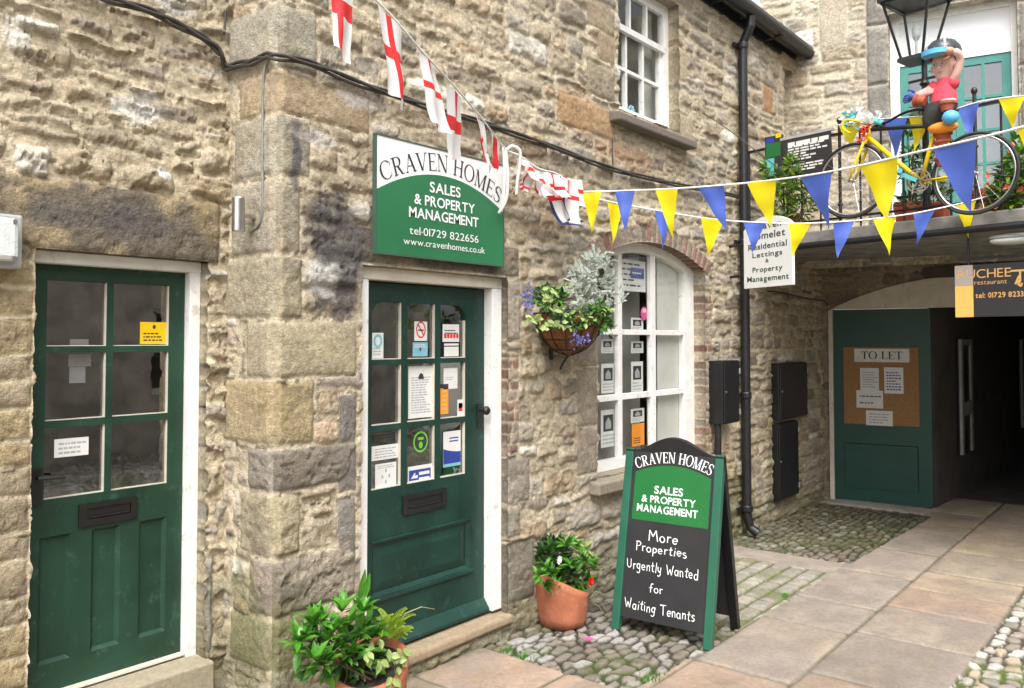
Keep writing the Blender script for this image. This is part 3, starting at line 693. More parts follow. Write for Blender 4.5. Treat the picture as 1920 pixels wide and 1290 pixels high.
zs = snap(np.concatenate([np.linspace(-.05, 3.7, 420), np.linspace(3.7, EAVE, 60)[1:]]), [D1[2], D1[3]])
pat = [(X_(250, YA), Z_(250, 205, YA), .13, .06, (.70, .68, .63), .75, 14), (X_(265, YA), Z_(265, 178, YA), .07, .03, (.72, .70, .66), .8, 16), (X_(300, YA), Z_(300, 325, YA), .04, .03, (.7, .69, .66), .8, 16), (X_(10, YA), Z_(10, 60, YA), .06, .10, (.66, .65, .6), .6, 14), (X_(320, YA), Z_(320, 15, YA), .12, .04, (.68, .66, .62), .7, 14),
       (X_(240, YA), Z_(240, 415, YA), .26, .09, (.10, .09, .085), .8, 6), (X_(90, YA), Z_(90, 400, YA), .14, .06, (.12, .11, .10), .7, 7), (X_(385, YA), Z_(385, 400, YA), .1, .2, (.36, .27, .14), .4, 6), (X_(330, YA), .4, .5, .35, (.15, .15, .07), .4, 5)]
H, C = field(xs, zs, st, 43, warp=.036, smear=1.3, patches=pat, mort=(.53, .455, .325), mort_h=1.0, sk=1.25)
grid_obj('wall', xs, zs, H, C, lambda x, z, h: np.stack([x, YA - h, z], 1), [(D1[0], D1[1], -1, D1[3], 0)], .16, left_b, MATS['rubble'])

# end house: upper front wall, standing forward of the passage doors
EU0 = np.array((8.84, 0, 0)); EUD = np.array((.188, -.982, 0)); EUD /= np.linalg.norm(EUD); EUN = np.array((-EUD[1], EUD[0], 0)) * -1   # facing the camera (-X)
def eu_t(u, v): q = onP(u, v, EU0, EUN); return float((q - EU0) @ EUD), float(q[2])
ZSLAB = 2.80
fw0, fzt = eu_t(1667, 110); fw1, _ = eu_t(1908, 60); _, fz1 = eu_t(1700, 5)
FWN = (fw0, fw1, ZSLAB, 5.18)
st = [dressed(eu_t(1625, 200)[0], fw0, 2.6 + .62 * k, 3.22 + .62 * k, (.27, .255, .225), amp=.03, rough=.2, soot=.25) for k in range(5)]
st += [dressed(fw1, fw1 + .2, 2.6 + .62 * k, 3.22 + .62 * k, (.26, .245, .22), amp=.03, rough=.2, soot=.35) for k in range(5)]
st += [dressed(eu_t(1535, 60)[0], eu_t(1590, 60)[0], eu_t(1560, 90)[1], eu_t(1560, -20)[1], (.46, .41, .32), amp=.008, rough=.15), dressed(eu_t(1490, 90)[0], eu_t(1526, 90)[0], eu_t(1505, 92)[1], eu_t(1505, 58)[1], (.60, .58, .54), amp=.01, rough=.15),  # second block is a bright reflection on the wall, put in as pale stone
       dressed(fw0 - .2, fw1 + .2, FWN[3] + .005, FWN[3] + .25, (.34, .29, .21), amp=.02, rough=.3)]
st += courses(-.3, 4.2, 2.5, 6.2, 61, h=(.11, .24), wd=(.2, .55), amp=(.004, .022), gap=.012, pal=[BUFF, GREY, BUFF, (.48, .43, .33), (.42, .38, .30), BUFF])
xs = snap(np.linspace(-.35, 4.0, 300), [FWN[0], FWN[1]]); zs = snap(np.linspace(2.58, 6.0, 260), [FWN[2], FWN[3]])
H, C = field(xs, zs, st, 63, warp=.02, mort=(.56, .50, .385), base_fade=False, smear=.8)
grid_obj('wall', xs, zs, H, C, lambda x, z, h: EU0[None] + np.outer(x, EUD) + np.outer(h, EUN) + np.outer(z, (0, 0, 1.)), [(*FWN, 0)], .22, end_b, MATS['rubble'])
# end house: lower wall with the arched passage opening
EL0 = np.array((9.60, 0.03, 0)); ELD = np.array((.15, -.97, 0)); ELD /= np.linalg.norm(ELD); ELN = np.array((ELD[1], -ELD[0], 0))
def el_t(u, v): q = onP(u, v, EL0, ELN); return float((q - EL0) @ ELD), float(q[2])
OP = (.10, 2.75, 0, 2.16, .34)
st = courses(-.3, 4.2, -.1, 2.8, 71, h=(.09, .2), wd=(.16, .4), amp=(.004, .02), pal=[(.25, .20, .15), (.22, .18, .14), (.28, .23, .17)])  # stone colours darkened to carry the shade under the balcony
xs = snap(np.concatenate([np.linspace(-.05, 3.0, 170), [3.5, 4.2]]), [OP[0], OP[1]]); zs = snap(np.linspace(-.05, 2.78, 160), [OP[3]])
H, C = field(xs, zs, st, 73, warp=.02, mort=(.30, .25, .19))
grid_obj('passage_wall', xs, zs, H, C, lambda x, z, h: EL0[None] + np.outer(x, ELD) + np.outer(h, ELN) + np.outer(z, (0, 0, 1.)), [OP], .10, end_b, MATS['rubble'])

# ------------------------------------------------------------------ ground
MB().add([(-60, -60, -.045), (60, -60, -.045), (60, 60, -.045), (-60, 60, -.045)], [(0, 1, 2, 3)]).build('ground', M['concrete'])
bpy.data.objects['ground']['kind'] = 'structure'
yp0 = lambda x: -1.055 - .028 * (x - 5)      # near edge of the flagged path
yp1 = lambda x: -2.28 - .02 * (x - 5)
g1 = onZ(918, 1222); g2 = onZ(1134, 1290)
xedge = lambda y: g1[0] + (g2[0] - g1[0]) * (y - g1[1]) / (g2[1] - g1[1])
SLABX = (6.62, 6.98)
gx = np.concatenate([np.linspace(.2, 2.6, 60)[:-1], np.linspace(2.6, 7.2, 400)[:-1], np.linspace(7.2, 10.6, 150)])
gy = np.concatenate([np.linspace(-8.75, -3.2, 110)[:-1], np.linspace(-3.2, .12, 290)])
GX, GY = np.meshgrid(gx, gy)
def region(x, y):
    r = np.full(x.shape, 1)                                                # 1 = pebbles by the wall
    r[(y < yp0(x)) & (y > yp1(x))] = 0                                      # 0 = flagged path
    r[y <= yp1(x)] = 2                                                      # 2 = pebbles on the far side
    r[(y >= yp0(x)) & (x < xedge(y))] = 0
    r[(y >= yp0(x)) & (x > 5.02) & (x < SLABX[0])] = 3                      # 3 = mossy setts
    r[(y >= yp0(x)) & (x >= SLABX[0]) & (x < SLABX[1])] = 0
    r[(x > 9.42) & (y > -2.9)] = 0
    return r
RG = region(GX, GY)
r_ = random.Random(12); st = []
FLC = [(.30, .24, .178), (.285, .212, .160), (.265, .222, .172), (.245, .205, .165), (.305, .25, .18), (.275, .205, .152), (.232, .198, .165)]
def flags(x0, x1, y0, y1, lens, seed):
    rr = random.Random(seed); x = x0
    while x < x1:
        L = rr.uniform(*lens); st.append(dressed(x, min(x + L, x1 + .3), y0, y1, np.array(rr.choice(FLC)) * rr.uniform(.88, 1.12), amp=rr.uniform(.006, .013), rough=.10, gap=.006)); x += L
flags(.3, 10.6, -1.62, -1.06, (.55, 1.0), 3); flags(.1, 10.6, -2.30, -1.62, (.5, .95), 6)
flags(.2, g2[0] + .5, -.62, .1, (.9, 1.3), 8); flags(.4, g2[0] + .6, -1.06, -.62, (.8, 1.2), 9)
st.append(dressed(SLABX[0], SLABX[1], -1.1, .1, (.27, .235, .20), amp=.008, rough=.15))
st.append(dressed(9.42, 9.8, -1.2, .1, (.36, .33, .29), amp=.012, rough=.15))
Hf, Cf = field(gx, gy, st, 80, warp=.008, mort=(.09, .085, .055), base_fade=False, smear=.1, sk=.25, mort_h=.3)
sb = sstep(.5, .68, fbm(GX * 2.2, GY * 2.2, 5, 84))[..., None] * .48; Cf = Cf * (1 - sb) + np.array((.22, .19, .17)) * sb
# pebbles: jittered cells, each a dome
def pebbles(cw, ch, seed, pal, moss):
    u = GX / cw + (fbm(GX * 2, GY * 2, 3, seed) - .5) * 1.2; v = GY / ch + (fbm(GX * 2 + 7, GY * 2, 3, seed + 1) - .5) * 1.2; u = u + .5 * (np.floor(v) % 2)
    b1 = np.full(GX.shape, 9.); b2 = np.full(GX.shape, 9.); idd = np.zeros(GX.shape)
    iu, iv = np.floor(u), np.floor(v)
    for du in (-1, 0, 1):
        for dv in (-1, 0, 1):
            cu, cv = iu + du, iv + dv
            jx = cu + .5 + (_h(cu, cv, seed) - .5) * .62; jy = cv + .5 + (_h(cu, cv, seed + 3) - .5) * .62
            dd = (np.abs(u - jx) ** 2.8 + np.abs(v - jy) ** 2.8) ** (1 / 2.8); up = dd < b1
            b2 = np.where(up, b1, np.minimum(b2, dd)); idd = np.where(up, _h(cu, cv, seed + 6), idd); b1 = np.where(up, dd, b1)
    e = b2 - b1; m = sstep(.14, .30, e); dome = np.sqrt(np.clip(1 - (b1 / .72) ** 2, 0, 1))
    P_ = np.array(pal); tint = P_[(idd * len(pal)).astype(int) % len(pal)] * (.75 + .5 * fbm(GX * 14, GY * 14, 3, seed + 8))[..., None]
    mo = sstep(.42, .60, fbm(GX * 2.5, GY * 2.5, 4, seed + 9))[..., None] * moss
    gap = np.array((.066, .056, .042)) * (1 - mo) + np.array((.075, .11, .02)) * mo
    mfin = sstep(.45, .62, fbm(GX * 9, GY * 9, 4, seed + 10))[..., None] * mo * .75
    C_ = gap * (1 - m[..., None]) + (tint * (1 - mfin) + np.array((.085, .11, .03)) * mfin) * m[..., None]
    return -.009 + m * (.008 + .009 * dome * (.4 + .9 * idd)) + (fbm(GX * 40, GY * 40, 3, seed + 4) - .5) * .004, C_
PB = [(.36, .335, .29), (.30, .27, .225), (.42, .40, .36), (.24, .215, .175), (.34, .28, .21), (.50, .48, .45), (.28, .24, .19), (.32, .27, .24)]
H1, C1 = pebbles(.130, .072, 91, PB, .75); C1 = C1 * .62
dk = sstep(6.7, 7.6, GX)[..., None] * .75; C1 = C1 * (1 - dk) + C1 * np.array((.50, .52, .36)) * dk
H2, C2 = pebbles(.13, .085, 95, PB + [(.44, .43, .40), (.40, .32, .24)], .8)
st = []; r2 = random.Random(5); y = -1.3
while y < .1:
    x = 4.9 + r2.random() * .2
    while x < 6.9:
        L = r2.uniform(.17, .27); st.append(dressed(x, x + L, y, y + .135, np.array(r2.choice([(.255, .24, .20), (.29, .265, .225), (.23, .215, .185), (.30, .285, .25)])) * r2.uniform(.85, 1.15), amp=.014, rough=.3, gap=.011)); x += L
    y += .135
H3, C3 = field(gx, gy, st, 97, warp=.026, mort=(.095, .105, .042), base_fade=False, smear=.1, sk=.5)
mo = sstep(.50, .66, fbm(GX * 4, GY * 4, 5, 99))[..., None] * .55; C3 = C3 * (1 - mo) + np.array((.105, .125, .035)) * mo
HH = np.select([RG == 0, RG == 1, RG == 2, RG == 3], [Hf, H1, H2, H3]); CC = np.select([(RG == i)[..., None] for i in range(4)], [Cf, C1, C2, C3])
wallmoss = sstep(.16, .0, -GY + (fbm(GX * 6, GY * 6, 3, 101) - .5) * .2)[..., None] * .5; CC = CC * (1 - wallmoss) + np.array((.10, .105, .05)) * wallmoss
HH = HH - .02 * sstep(6, 9, GX) * 0
for i, nm in enumerate(('path', 'pebbled_strip', 'pebbled_ground', 'setts')):
    o = grid_obj(nm, gx, gy, HH, CC, lambda x, z, h: np.stack([x, z, h], 1), [], 0, None, MATS['paving'], keep=lambda a, b, i=i: region(a, b) == i)
    o['kind'] = 'structure'

# ------------------------------------------------------------------ joinery helpers
def FR(Y): return Frame((0, Y, 0), (1, 0, 0), (0, 0, 1))
def sticker(fr, x0, x1, y0, y1, z, parent, name='notice', m='paper', lines=0, mline='inkgrey', seed=0, extra=None, top=.85, bot=.1, label=None, th=.0012):
    mb = MB(); mb.use(M[m]); fr.box(mb, x0, x1, y0, y1, z, z + th)
    r = random.Random(seed); w_, h_ = x1 - x0, y1 - y0
    if lines:
        mb.use(M[mline]); st_ = h_ * (top - bot) / lines
        for k in range(lines):
            yy = y0 + h_ * top - (k + .5) * st_; xx = x0 + w_ * .12; x2 = x0 + w_ * r.uniform(.6, .9)
            while xx < x2:      # rows of tiny words
                L = w_ * r.uniform(.05, .16); fr.box(mb, xx, min(xx + L, x0 + w_ * .92), yy - min(st_ * .22, .0065), yy + min(st_ * .22, .0065), z + th, z + th + .0004); xx += L + w_ * .03
    if extra: extra(mb, fr, x0, x1, y0, y1, z + th + .0006)
    o = mb.build(name, parent=parent)
    if label: o['label'] = label
    return o
def disc(mb, fr, cx, cy, rx, ry, z, n=24): return fr.poly(mb, [(cx + rx * math.cos(2 * PI * k / n), cy + ry * math.sin(2 * PI * k / n)) for k in range(n)], z)
def ring(mb, fr, cx, cy, rx, ry, t, z, n=24):
    for k in range(n):
        a, b = 2 * PI * k / n, 2 * PI * (k + 1) / n
        fr.poly(mb, [(cx + rx * math.cos(a), cy + ry * math.sin(a)), (cx + rx * math.cos(b), cy + ry * math.sin(b)), (cx + (rx - t) * math.cos(b), cy + (ry - t) * math.sin(b)), (cx + (rx - t) * math.cos(a), cy + (ry - t) * math.sin(a))], z)
def room(x0, x1, z0, z1, y0, y1, parent, m):
    mb = MB(); mb.add([(x0, y0, z0), (x1, y0, z0), (x1, y0, z1), (x0, y0, z1), (x0, y1, z0), (x1, y1, z0), (x1, y1, z1), (x0, y1, z1)],
                      [(4, 5, 6, 7), (0, 4, 7, 3), (1, 2, 6, 5), (0, 1, 5, 4), (3, 7, 6, 2)]); return mb.build('room_interior', m, parent)

# ------------------------------------------------------------------ left door
F1 = FR(.50)
x0, x1, z0, z1 = 1.421, 2.117, .325, 2.150
gc = [(X_(87, .5), X_(200, .5)), (X_(212, .5), X_(317, .5))]; gr = [(Z_(145, b, .5), Z_(145, t, .5)) for t, b in ((527, 649), (661, 786), (799, 929))]
pans = [(X_(80, .5), X_(140, .5)), (X_(178, .5), X_(231, .5)), (X_(266, .5), X_(316, .5))]; pz0, pz1 = Z_(205, 1212, .5), Z_(205, 987, .5)
door = MB(); holes = [(a, b, c, d) for a, b in gc for c, d in gr] + [(a, b, pz0, pz1) for a, b in pans]
F1.plate(door, x0, x1, z0, z1, holes, -.04, 0)
for a, b in pans: F1.recess(door, a, b, pz0, pz1, 0, -.016, .014)
dobj = door.build('door', M['green2'], left_b, bevel=.003); dobj['label'] = 'old green door of six panes over three tall panels'
fm = MB(); FF = FR(.455)
FF.box(fm, D1[0], D1[0] + .018, D1[2], D1[3] - .052, -.10, 0); FF.box(fm, x1 + .004, D1[1], D1[2], D1[3] - .052, -.10, 0); FF.box(fm, D1[0], D1[1], D1[3] - .052, D1[3], -.10, .004)
fo = fm.build('door_frame', M['white'], dobj, bevel=.004)
hd = MB(); FF.box(hd, D1[0] + .018, x1 + .004, D1[3] - .0535, D1[3] - .0515, -.10, .006); hd.build('frame_head', M['cream'], dobj)
dark_edge = MB(); F1.box(dark_edge, x1, x1 + .004, z0, z1, -.05, -.012); dark_edge.build('door_gap', M['black'], dobj)
gl = MB()
for a, b in gc:
    for c, d in gr: F1.poly(gl, [(a, c), (b, c), (b, d), (a, d)], -.022)
gl.build('pane', M['glass'], dobj)
pt = MB()                                           # worn putty lines round the panes
for a, b in gc:
    for c, d in gr:
        F1.box(pt, b - .005, b, c, d, -.021, -.006); F1.box(pt, a, b, c, c + .004, -.021, -.008)
pt.build('putty', M['cream'], dobj)
lb = MB(); lx0, lx1 = X_(152, .5), X_(260, .5); lz0, lz1 = Z_(205, 979, .5), Z_(205, 938, .5)
F1.plate(lb, lx0, lx1, lz0, lz1, [(lx0 + .035, lx1 - .03, lz0 + .03, lz1 - .022)], 0, .012); F1.box(lb, lx0 + .035, lx1 - .03, lz0 + .03, lz1 - .022, .001, .006)
lb.use(M['black']); F1.box(lb, lx0 + .05, lx1 - .045, lz0 + .033, lz0 + .041, .006, .016)
lb.build('letter_plate', M['black'], dobj, bevel=.003)
hx, hz = X_(72, .5), Z_(72, 908, .5)
hm = MB(); F1.box(hm, hx - .024, hx + .022, hz - .085, hz + .07, .0, .012); hm.tube([F1.p(hx, hz + .03, .01), F1.p(hx, hz + .03, .055)], .009); hm.tube([F1.p(hx - .01, hz + .03, .05), F1.p(hx + .05, hz + .028, .056), F1.p(hx + .098, hz + .022, .05)], [.010, .008, .006]); hm.lathe(F1.p(hx, hz - .05, .012), [(.008, 0), (.006, .004)], 12, axis=F1.ez)
hm.build('handle', M['iron'], dobj, bevel=.002)
def dn(uL, uR, vT, vB, Y): return (X_(uL, Y), X_(uR, Y), Z_((uL + uR) / 2, vB, Y), Z_((uL + uR) / 2, vT, Y))
sticker(F1, *dn(105, 169, 821, 855, .522), -.0212, dobj, 'notice', 'paper', 3, seed=2, label='plain white paper in the bottom left pane')
sticker(F1, *dn(262, 314, 604, 645, .522), -.0212, dobj, 'notice', 'noticeyellow', 3, 'ink', seed=3, top=.55, bot=.1, label='yellow notice in the top right pane', extra=lambda mb, fr, a, b, c, d, z: (mb.use(M['ink']), disc(mb, fr, (a + b) / 2, d - (d - c) * .22, .008, .010, z, 8)))
for (q, lab) in ((dn(130, 165, 636, 651, .56), ''), (dn(128, 170, 664, 687, .56), ''), (dn(130, 160, 688, 718, .56), '')): sticker(F1, *q, -.055, dobj, 'notice', 'inkgrey', 2, seed=5)  # sheets behind the glass, their paper greyed to look dim
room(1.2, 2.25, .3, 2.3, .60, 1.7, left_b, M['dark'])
mb = MB(); X0 = D1[0] - .02; mb.hexa([(X0, .32, .0), (D1[1] + .02, .32, .0), (D1[1] + .02, .62, .0), (X0, .62, .0)], [(X0, .325, .30), (D1[1] + .02, .325, .30), (D1[1] + .02, .62, .318), (X0, .62, .318)])
def tinted(mb, name, parent, tint, material=None, bevel=.01):
    o = mb.build(name, material or MATS['dressed_stone'], parent, bevel=bevel); a = o.data.attributes.new('tint', 'FLOAT_COLOR', 'POINT')
    a.data.foreach_set('color', np.tile(np.array((*tint, 1), np.float32), len(o.data.vertices))); return o
tinted(mb, 'doorstep', left_b, (.30, .265, .19))
mb = MB().box((D1[0] + .02, .458, .318), (x1, .54, .3249)); mb.build('threshold', M['cream'], left_b)

# ------------------------------------------------------------------ shop door
Y2 = .10; F2 = FR(Y2)
x0, x1, z0, z1 = 2.890, 3.872, .172, 2.130
gc = [(X_(a, Y2), X_(b, Y2)) for a, b in ((697, 753), (764, 816), (826, 873))]; gr = [(Z_(725, b, Y2), Z_(725, t, Y2)) for t, b in ((566, 674), (684, 796), (807, 915))]
bp = (X_(699, Y2), X_(881, Y2), Z_(790, 1094, Y2), Z_(790, 998, Y2))
door = MB(); F2.plate(door, x0, x1, z0, z1, [(a, b, c, d) for a, b in gc for c, d in gr] + [bp], -.044, 0)
F2.recess(door, *bp, 0, -.016, .022, raise_=.010)
for (a, sgn) in ((gc[0][0], 1), (gc[2][1], -1)):      # rounded upper corners of the glazing
    R_ = .085; d = gr[0][1]; cxx, cyy = a + sgn * R_, d - R_; pts = [(a, d)] + [(cxx - sgn * R_ * math.cos(q * PI / 16), cyy + R_ * math.sin(q * PI / 16)) for q in range(9)]
    if sgn < 0: pts = pts[::-1]
    door.hexa([F2.p(x, y, -.03) for x, y in pts], [F2.p(x, y, -.002) for x, y in pts])
door.hexa([F2.p(x0, z0, .001), F2.p(x1, z0, .001), F2.p(x1, z0 + .075, .001), F2.p(x0, z0 + .075, .001)], [F2.p(x0, z0, .045), F2.p(x1, z0, .045), F2.p(x1, z0 + .018, .045), F2.p(x0, z0 + .018, .045)])
dob2 = door.build('door', M['green'], mid_b, bevel=.004); dob2['label'] = 'green shop door of nine panes stuck with notices'
ms = MB(); c0, c1, c2, c3 = bp; F2.box(ms, c0 - .02, c1 + .02, c2 - .024, c2 - .001, 0, .014); F2.box(ms, c0 - .01, c1 + .01, c3 + .001, c3 + .016, 0, .008); ms.build('panel_moulding', M['green'], dob2, bevel=.004)
fm = MB(); FF = FR(.035)
FF.box(fm, D2[0], x0 - .004, D2[2] + .03, D2[3] - .068, -.12, 0); fm.build('door_jamb', M['white'], dob2, bevel=.006)
fm = MB(); FF.box(fm, x1 + .004, D2[1], D2[2] + .03, D2[3] - .068, -.12, 0); fm.build('door_jamb', M['white'], dob2, bevel=.006)
fm = MB(); FF.box(fm, D2[0], D2[1], D2[3] - .068, D2[3], -.12, .003); fm.build('frame_head', M['cream'], dob2, bevel=.005)
gl = MB()
for a, b in gc:
    for c, d in gr: F2.poly(gl, [(a, c), (b, c), (b, d), (a, d)], -.022)
gl.build('pane', M['glass'], dob2)
pt = MB()
for a, b in gc:
    for i, (c, d) in enumerate(gr): F2.box(pt, b - .006, b, c, d - (.09 if i == 0 and b == gc[2][1] else 0), -.021, -.004); F2.box(pt, a, b, c, c + .005, -.021, -.006)
pt.build('putty', M['cream'], dob2)
lb = MB(); lx0, lx1, lz0, lz1 = X_(755, Y2), X_(836, Y2), Z_(795, 957, Y2), Z_(795, 922, Y2)
F2.plate(lb, lx0, lx1, lz0, lz1, [(lx0 + .04, lx1 - .04, lz0 + .03, lz1 - .025)], 0, .014); F2.box(lb, lx0 + .04, lx1 - .04, lz0 + .03, lz1 - .025, .001, .008); F2.box(lb, lx0 + .05, lx1 - .05, lz0 + .032, lz0 + .040, .008, .018)
lb.build('letter_plate', M['iron'], dob2, bevel=.003)
hx, hz = X_(898, Y2), Z_(898, 775, Y2); hx = min(hx, x1 - .03)
hm = MB(); F2.box(hm, hx - .02, hx + .022, hz - .09, hz + .06, .0, .010); hm.tube([F2.p(hx, hz + .02, .008), F2.p(hx, hz + .02, .05)], .009); hm.lathe(F2.p(hx, hz + .02, .045), [(.010, 0), (.026, .008), (.028, .022), (.018, .034), (.004, .038)], 16, axis=F2.ez)
hm.build('handle', M['iron'], dob2, bevel=.002)
Yg = Y2 + .024; zb = -.0212
S = lambda uL, uR, vT, vB, *a, **k: sticker(F2, *dn(uL, uR, vT, vB, Yg), zb, dob2, *a, **k)
S(697, 718, 624, 672, 'notice', 'paper', 3, seed=1, top=.45, label='pale card with a teal ring', extra=lambda mb, fr, a, b, c, d, z: (mb.use(M['stickercyan']), ring(mb, fr, (a + b) / 2, d - .045, .032, .038, .014, z)))
def nosmoke(mb, fr, a, b, c, d, z):
    mb.use(M['red']); ring(mb, fr, (a + b) / 2, (c + d) / 2 + .008, .038, .048, .009, z); mb.add([fr.p((a + b) / 2 - .026, (c + d) / 2 + .036, z), fr.p((a + b) / 2 - .020, (c + d) / 2 + .042, z), fr.p((a + b) / 2 + .026, (c + d) / 2 - .020, z), fr.p((a + b) / 2 + .020, (c + d) / 2 - .026, z)], [(0, 1, 2, 3)])
    mb.use(M['ink']); fr.box(mb, (a + b) / 2 - .022, (a + b) / 2 + .022, (c + d) / 2 + .002, (c + d) / 2 + .010, z - .0004, z + .0002)
S(776, 800, 603, 639, 'notice', 'paper', 0, label='white no smoking sticker', extra=nosmoke)
S(773, 801, 642, 668, 'notice', 'stickercyan', 2, 'paper', seed=4, top=.9, bot=.6, label='light blue sticker', extra=lambda mb, fr, a, b, c, d, z: (mb.use(M['ink']), fr.box(mb, (a + b) / 2 - .006, (a + b) / 2 + .006, c + .03, d - .03, z - .0003, z)))
S(829, 860, 608, 641, 'notice', 'paper', 2, 'ink', seed=5, top=.72, bot=.42, label='white sticker with a red lower line', extra=lambda mb, fr, a, b, c, d, z: (mb.use(M['red']), [fr.box(mb, a + .012 + k * .026, a + .032 + k * .026, c + .022, c + .048, z - .0003, z) for k in range(5)]))
S(832, 859, 650, 668, 'notice', 'paper', 0); S(832, 859, 644, 648, 'notice', 'paper', 0)
S(765, 812, 686, 783, 'notice', 'paper', 15, 'inkgrey', seed=6, top=.80, bot=.08, label='tall white opening notice with a small dark crest', extra=lambda mb, fr, a, b, c, d, z: (mb.use(M['ink']), fr.poly(mb, [((a + b) / 2 + .022 * math.cos(q * PI / 10), d - .075 + .034 * math.sin(q * PI / 10)) for q in range(11)], z)))
S(831, 857, 690, 729, 'notice', 'paper', 2, seed=7, top=.6, bot=.4)
S(825, 840, 722, 776, 'notice', 'orange', 5, 'lightorange', seed=8, label='narrow orange sticker', extra=lambda mb, fr, a, b, c, d, z: (mb.use(M['ink']), fr.box(mb, a, b, d - .018, d + .006, z - .0008, z)))
S(857, 869, 749, 780, 'notice', 'paper', 0, extra=lambda mb, fr, a, b, c, d, z: (mb.use(M['stickerblue']), fr.box(mb, a + .01, b - .01, d - .05, d - .02, z - .0004, z), mb.use(M['red']), fr.box(mb, a + .01, b - .01, c + .03, c + .075, z - .0004, z)))
S(697, 748, 834, 861, 'notice', 'paper', 4, seed=9)
S(704, 743, 868, 917, 'notice', 'paper', 2, seed=10, top=.95, bot=.8, extra=lambda mb, fr, a, b, c, d, z: (mb.use(M['inkgrey']), [fr.box(mb, (a + b) / 2 + dx - .006, (a + b) / 2 + dx + .006, (c + d) / 2 + dy - .009, (c + d) / 2 + dy + .009, z - .0004, z) for dx, dy in ((0, .03), (0, -.03), (-.025, 0), (.025, 0))]))
def oval(mb, fr, a, b, c, d, z):
    mb.use(M['ink']); disc(mb, fr, (a + b) / 2, (c + d) / 2, (b - a) / 2 - .009, (d - c) / 2 - .012, z); mb.use(M['limegreen']); disc(mb, fr, (a + b) / 2, c + .042, .015, .02, z + .0005, 12); fr.box(mb, a + .035, b - .035, d - .05, d - .035, z, z + .0005)
mb = MB().use(M['limegreen']); q = dn(775, 802, 808, 848, Yg); disc(mb, F2, (q[0] + q[1]) / 2, (q[2] + q[3]) / 2, (q[1] - q[0]) / 2, (q[3] - q[2]) / 2, zb + .0004); oval(mb, F2, *q, zb + .001); o = mb.build('notice', parent=dob2); o['label'] = 'oval black and lime green sticker'
def mydep(mb, fr, a, b, c, d, z):
    mb.use(M['stickerblue']); fr.box(mb, a + .008, b - .012, c + .022, d - .022, z - .0004, z); mb.use(M['paper'])
    fr.poly(mb, [(a + .022, c + .034), (a + .075, c + .034), (a + .075, c + .05), (a + .048, c + .05), (a + .062, d - .04), (a + .048, d - .04)], z + .0004)
    for k in range(2): fr.box(mb, a + .085, b - .022, d - .055 - k * .032, d - .037 - k * .032, z, z + .0004)
S(765, 810, 872, 906, 'notice', 'paper', 0, label='white framed blue sticker', extra=mydep)
def swoosh(mb, fr, a, b, c, d, z):
    h_ = d - c; mb.use(M['stickerblue']); fr.poly(mb, [(a, c + .018), (b, c + .018), (b, c + h_ * .40)] + [(b + (a - b) * t, c + h_ * (.40 + .12 * t * t)) for t in (.25, .5, .75, 1)], z)
    mb.use(M['stickercyan']); fr.box(mb, a, b, c, c + .018, z - .0004, z); mb.use(M['stickerblue']); [fr.box(mb, a + .05, b - .02, d - .045 - k * .018, d - .037 - k * .018, z - .0004, z) for k in range(2)]
S(831, 863, 808, 874, 'notice', 'paper', 0, label='white and blue leaflet with a curved edge', extra=swoosh)
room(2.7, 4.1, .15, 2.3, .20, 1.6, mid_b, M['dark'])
mb = MB(); mb.hexa([(D2[0] - .06, -.045, .085), (D2[1] + .03, -.04, .09), (D2[1] + .03, .2, .09), (D2[0] - .06, .2, .085)], [(D2[0] - .06, -.04, .142), (D2[1] + .03, -.036, .142), (D2[1] + .03, .2, .166), (D2[0] - .06, .2, .166)]); tinted(mb, 'doorstep', mid_b, (.30, .235, .158), bevel=.015)

# ------------------------------------------------------------------ shop window
FW = FR(.10); xc = (WS[0] + WS[1]) / 2; hw = (WS[1] - WS[0]) / 2
arc = lambda x: WS[3] + WS[4] * (1 - ((x - xc) / hw) ** 2)
zs_ = WS[2] + .01; cols = [X_(1161, .1), X_(1168, .1), X_(1222, .1), X_(1231, .1)]; bars = [(Z_(1195, 628, .1), Z_(1195, 618, .1)), (Z_(1195, 747, .1), Z_(1195, 736, .1))]
fo = MB(); fl, frr = WS[0] + .035, X_(1284, .1); zbt = zs_ + .075
FW.box(fo, WS[0] - .01, fl, zs_, arc(fl) - .065, -.06, 0); FW.box(fo, frr, WS[1] + .01, zs_, arc(frr) - .065, -.06, 0); FW.box(fo, fl, frr, zs_, zbt, -.06, .002)
n = 28
for k in range(n):
    a = WS[0] + (WS[1] - WS[0]) * k / n; b = WS[0] + (WS[1] - WS[0]) * (k + 1) / n
    fo.hexa([FW.p(a, arc(a) - .075, -.06), FW.p(b, arc(b) - .075, -.06), FW.p(b, arc(b) + .012, -.06), FW.p(a, arc(a) + .012, -.06)], [FW.p(a, arc(a) - .075, .003), FW.p(b, arc(b) - .075, .003), FW.p(b, arc(b) + .012, .003), FW.p(a, arc(a) + .012, .003)])
win = fo.build('window', M['white'], mid_b); win['label'] = 'white arched shop window hung with property cards'
mu = MB()
for a, b in ((cols[0], cols[1]), (cols[2], cols[3])): FW.box(mu, a, b, zbt, arc((a + b) / 2) - .07, -.045, -.006)
for a, b in bars: FW.box(mu, fl, frr, a, b, -.043, -.008)
mu.build('glazing_bar', M['white'], win, bevel=.003)
gl = MB(); pts = [(fl - .01, zbt - .01), (frr + .01, zbt - .01)] + [(frr + .01 + (fl - frr - .02) * k / 14, arc(frr + .01 + (fl - frr - .02) * k / 14) - .05) for k in range(15)]
FW.poly(gl, pts, -.03); gl.build('pane', M['glassclear'], win)
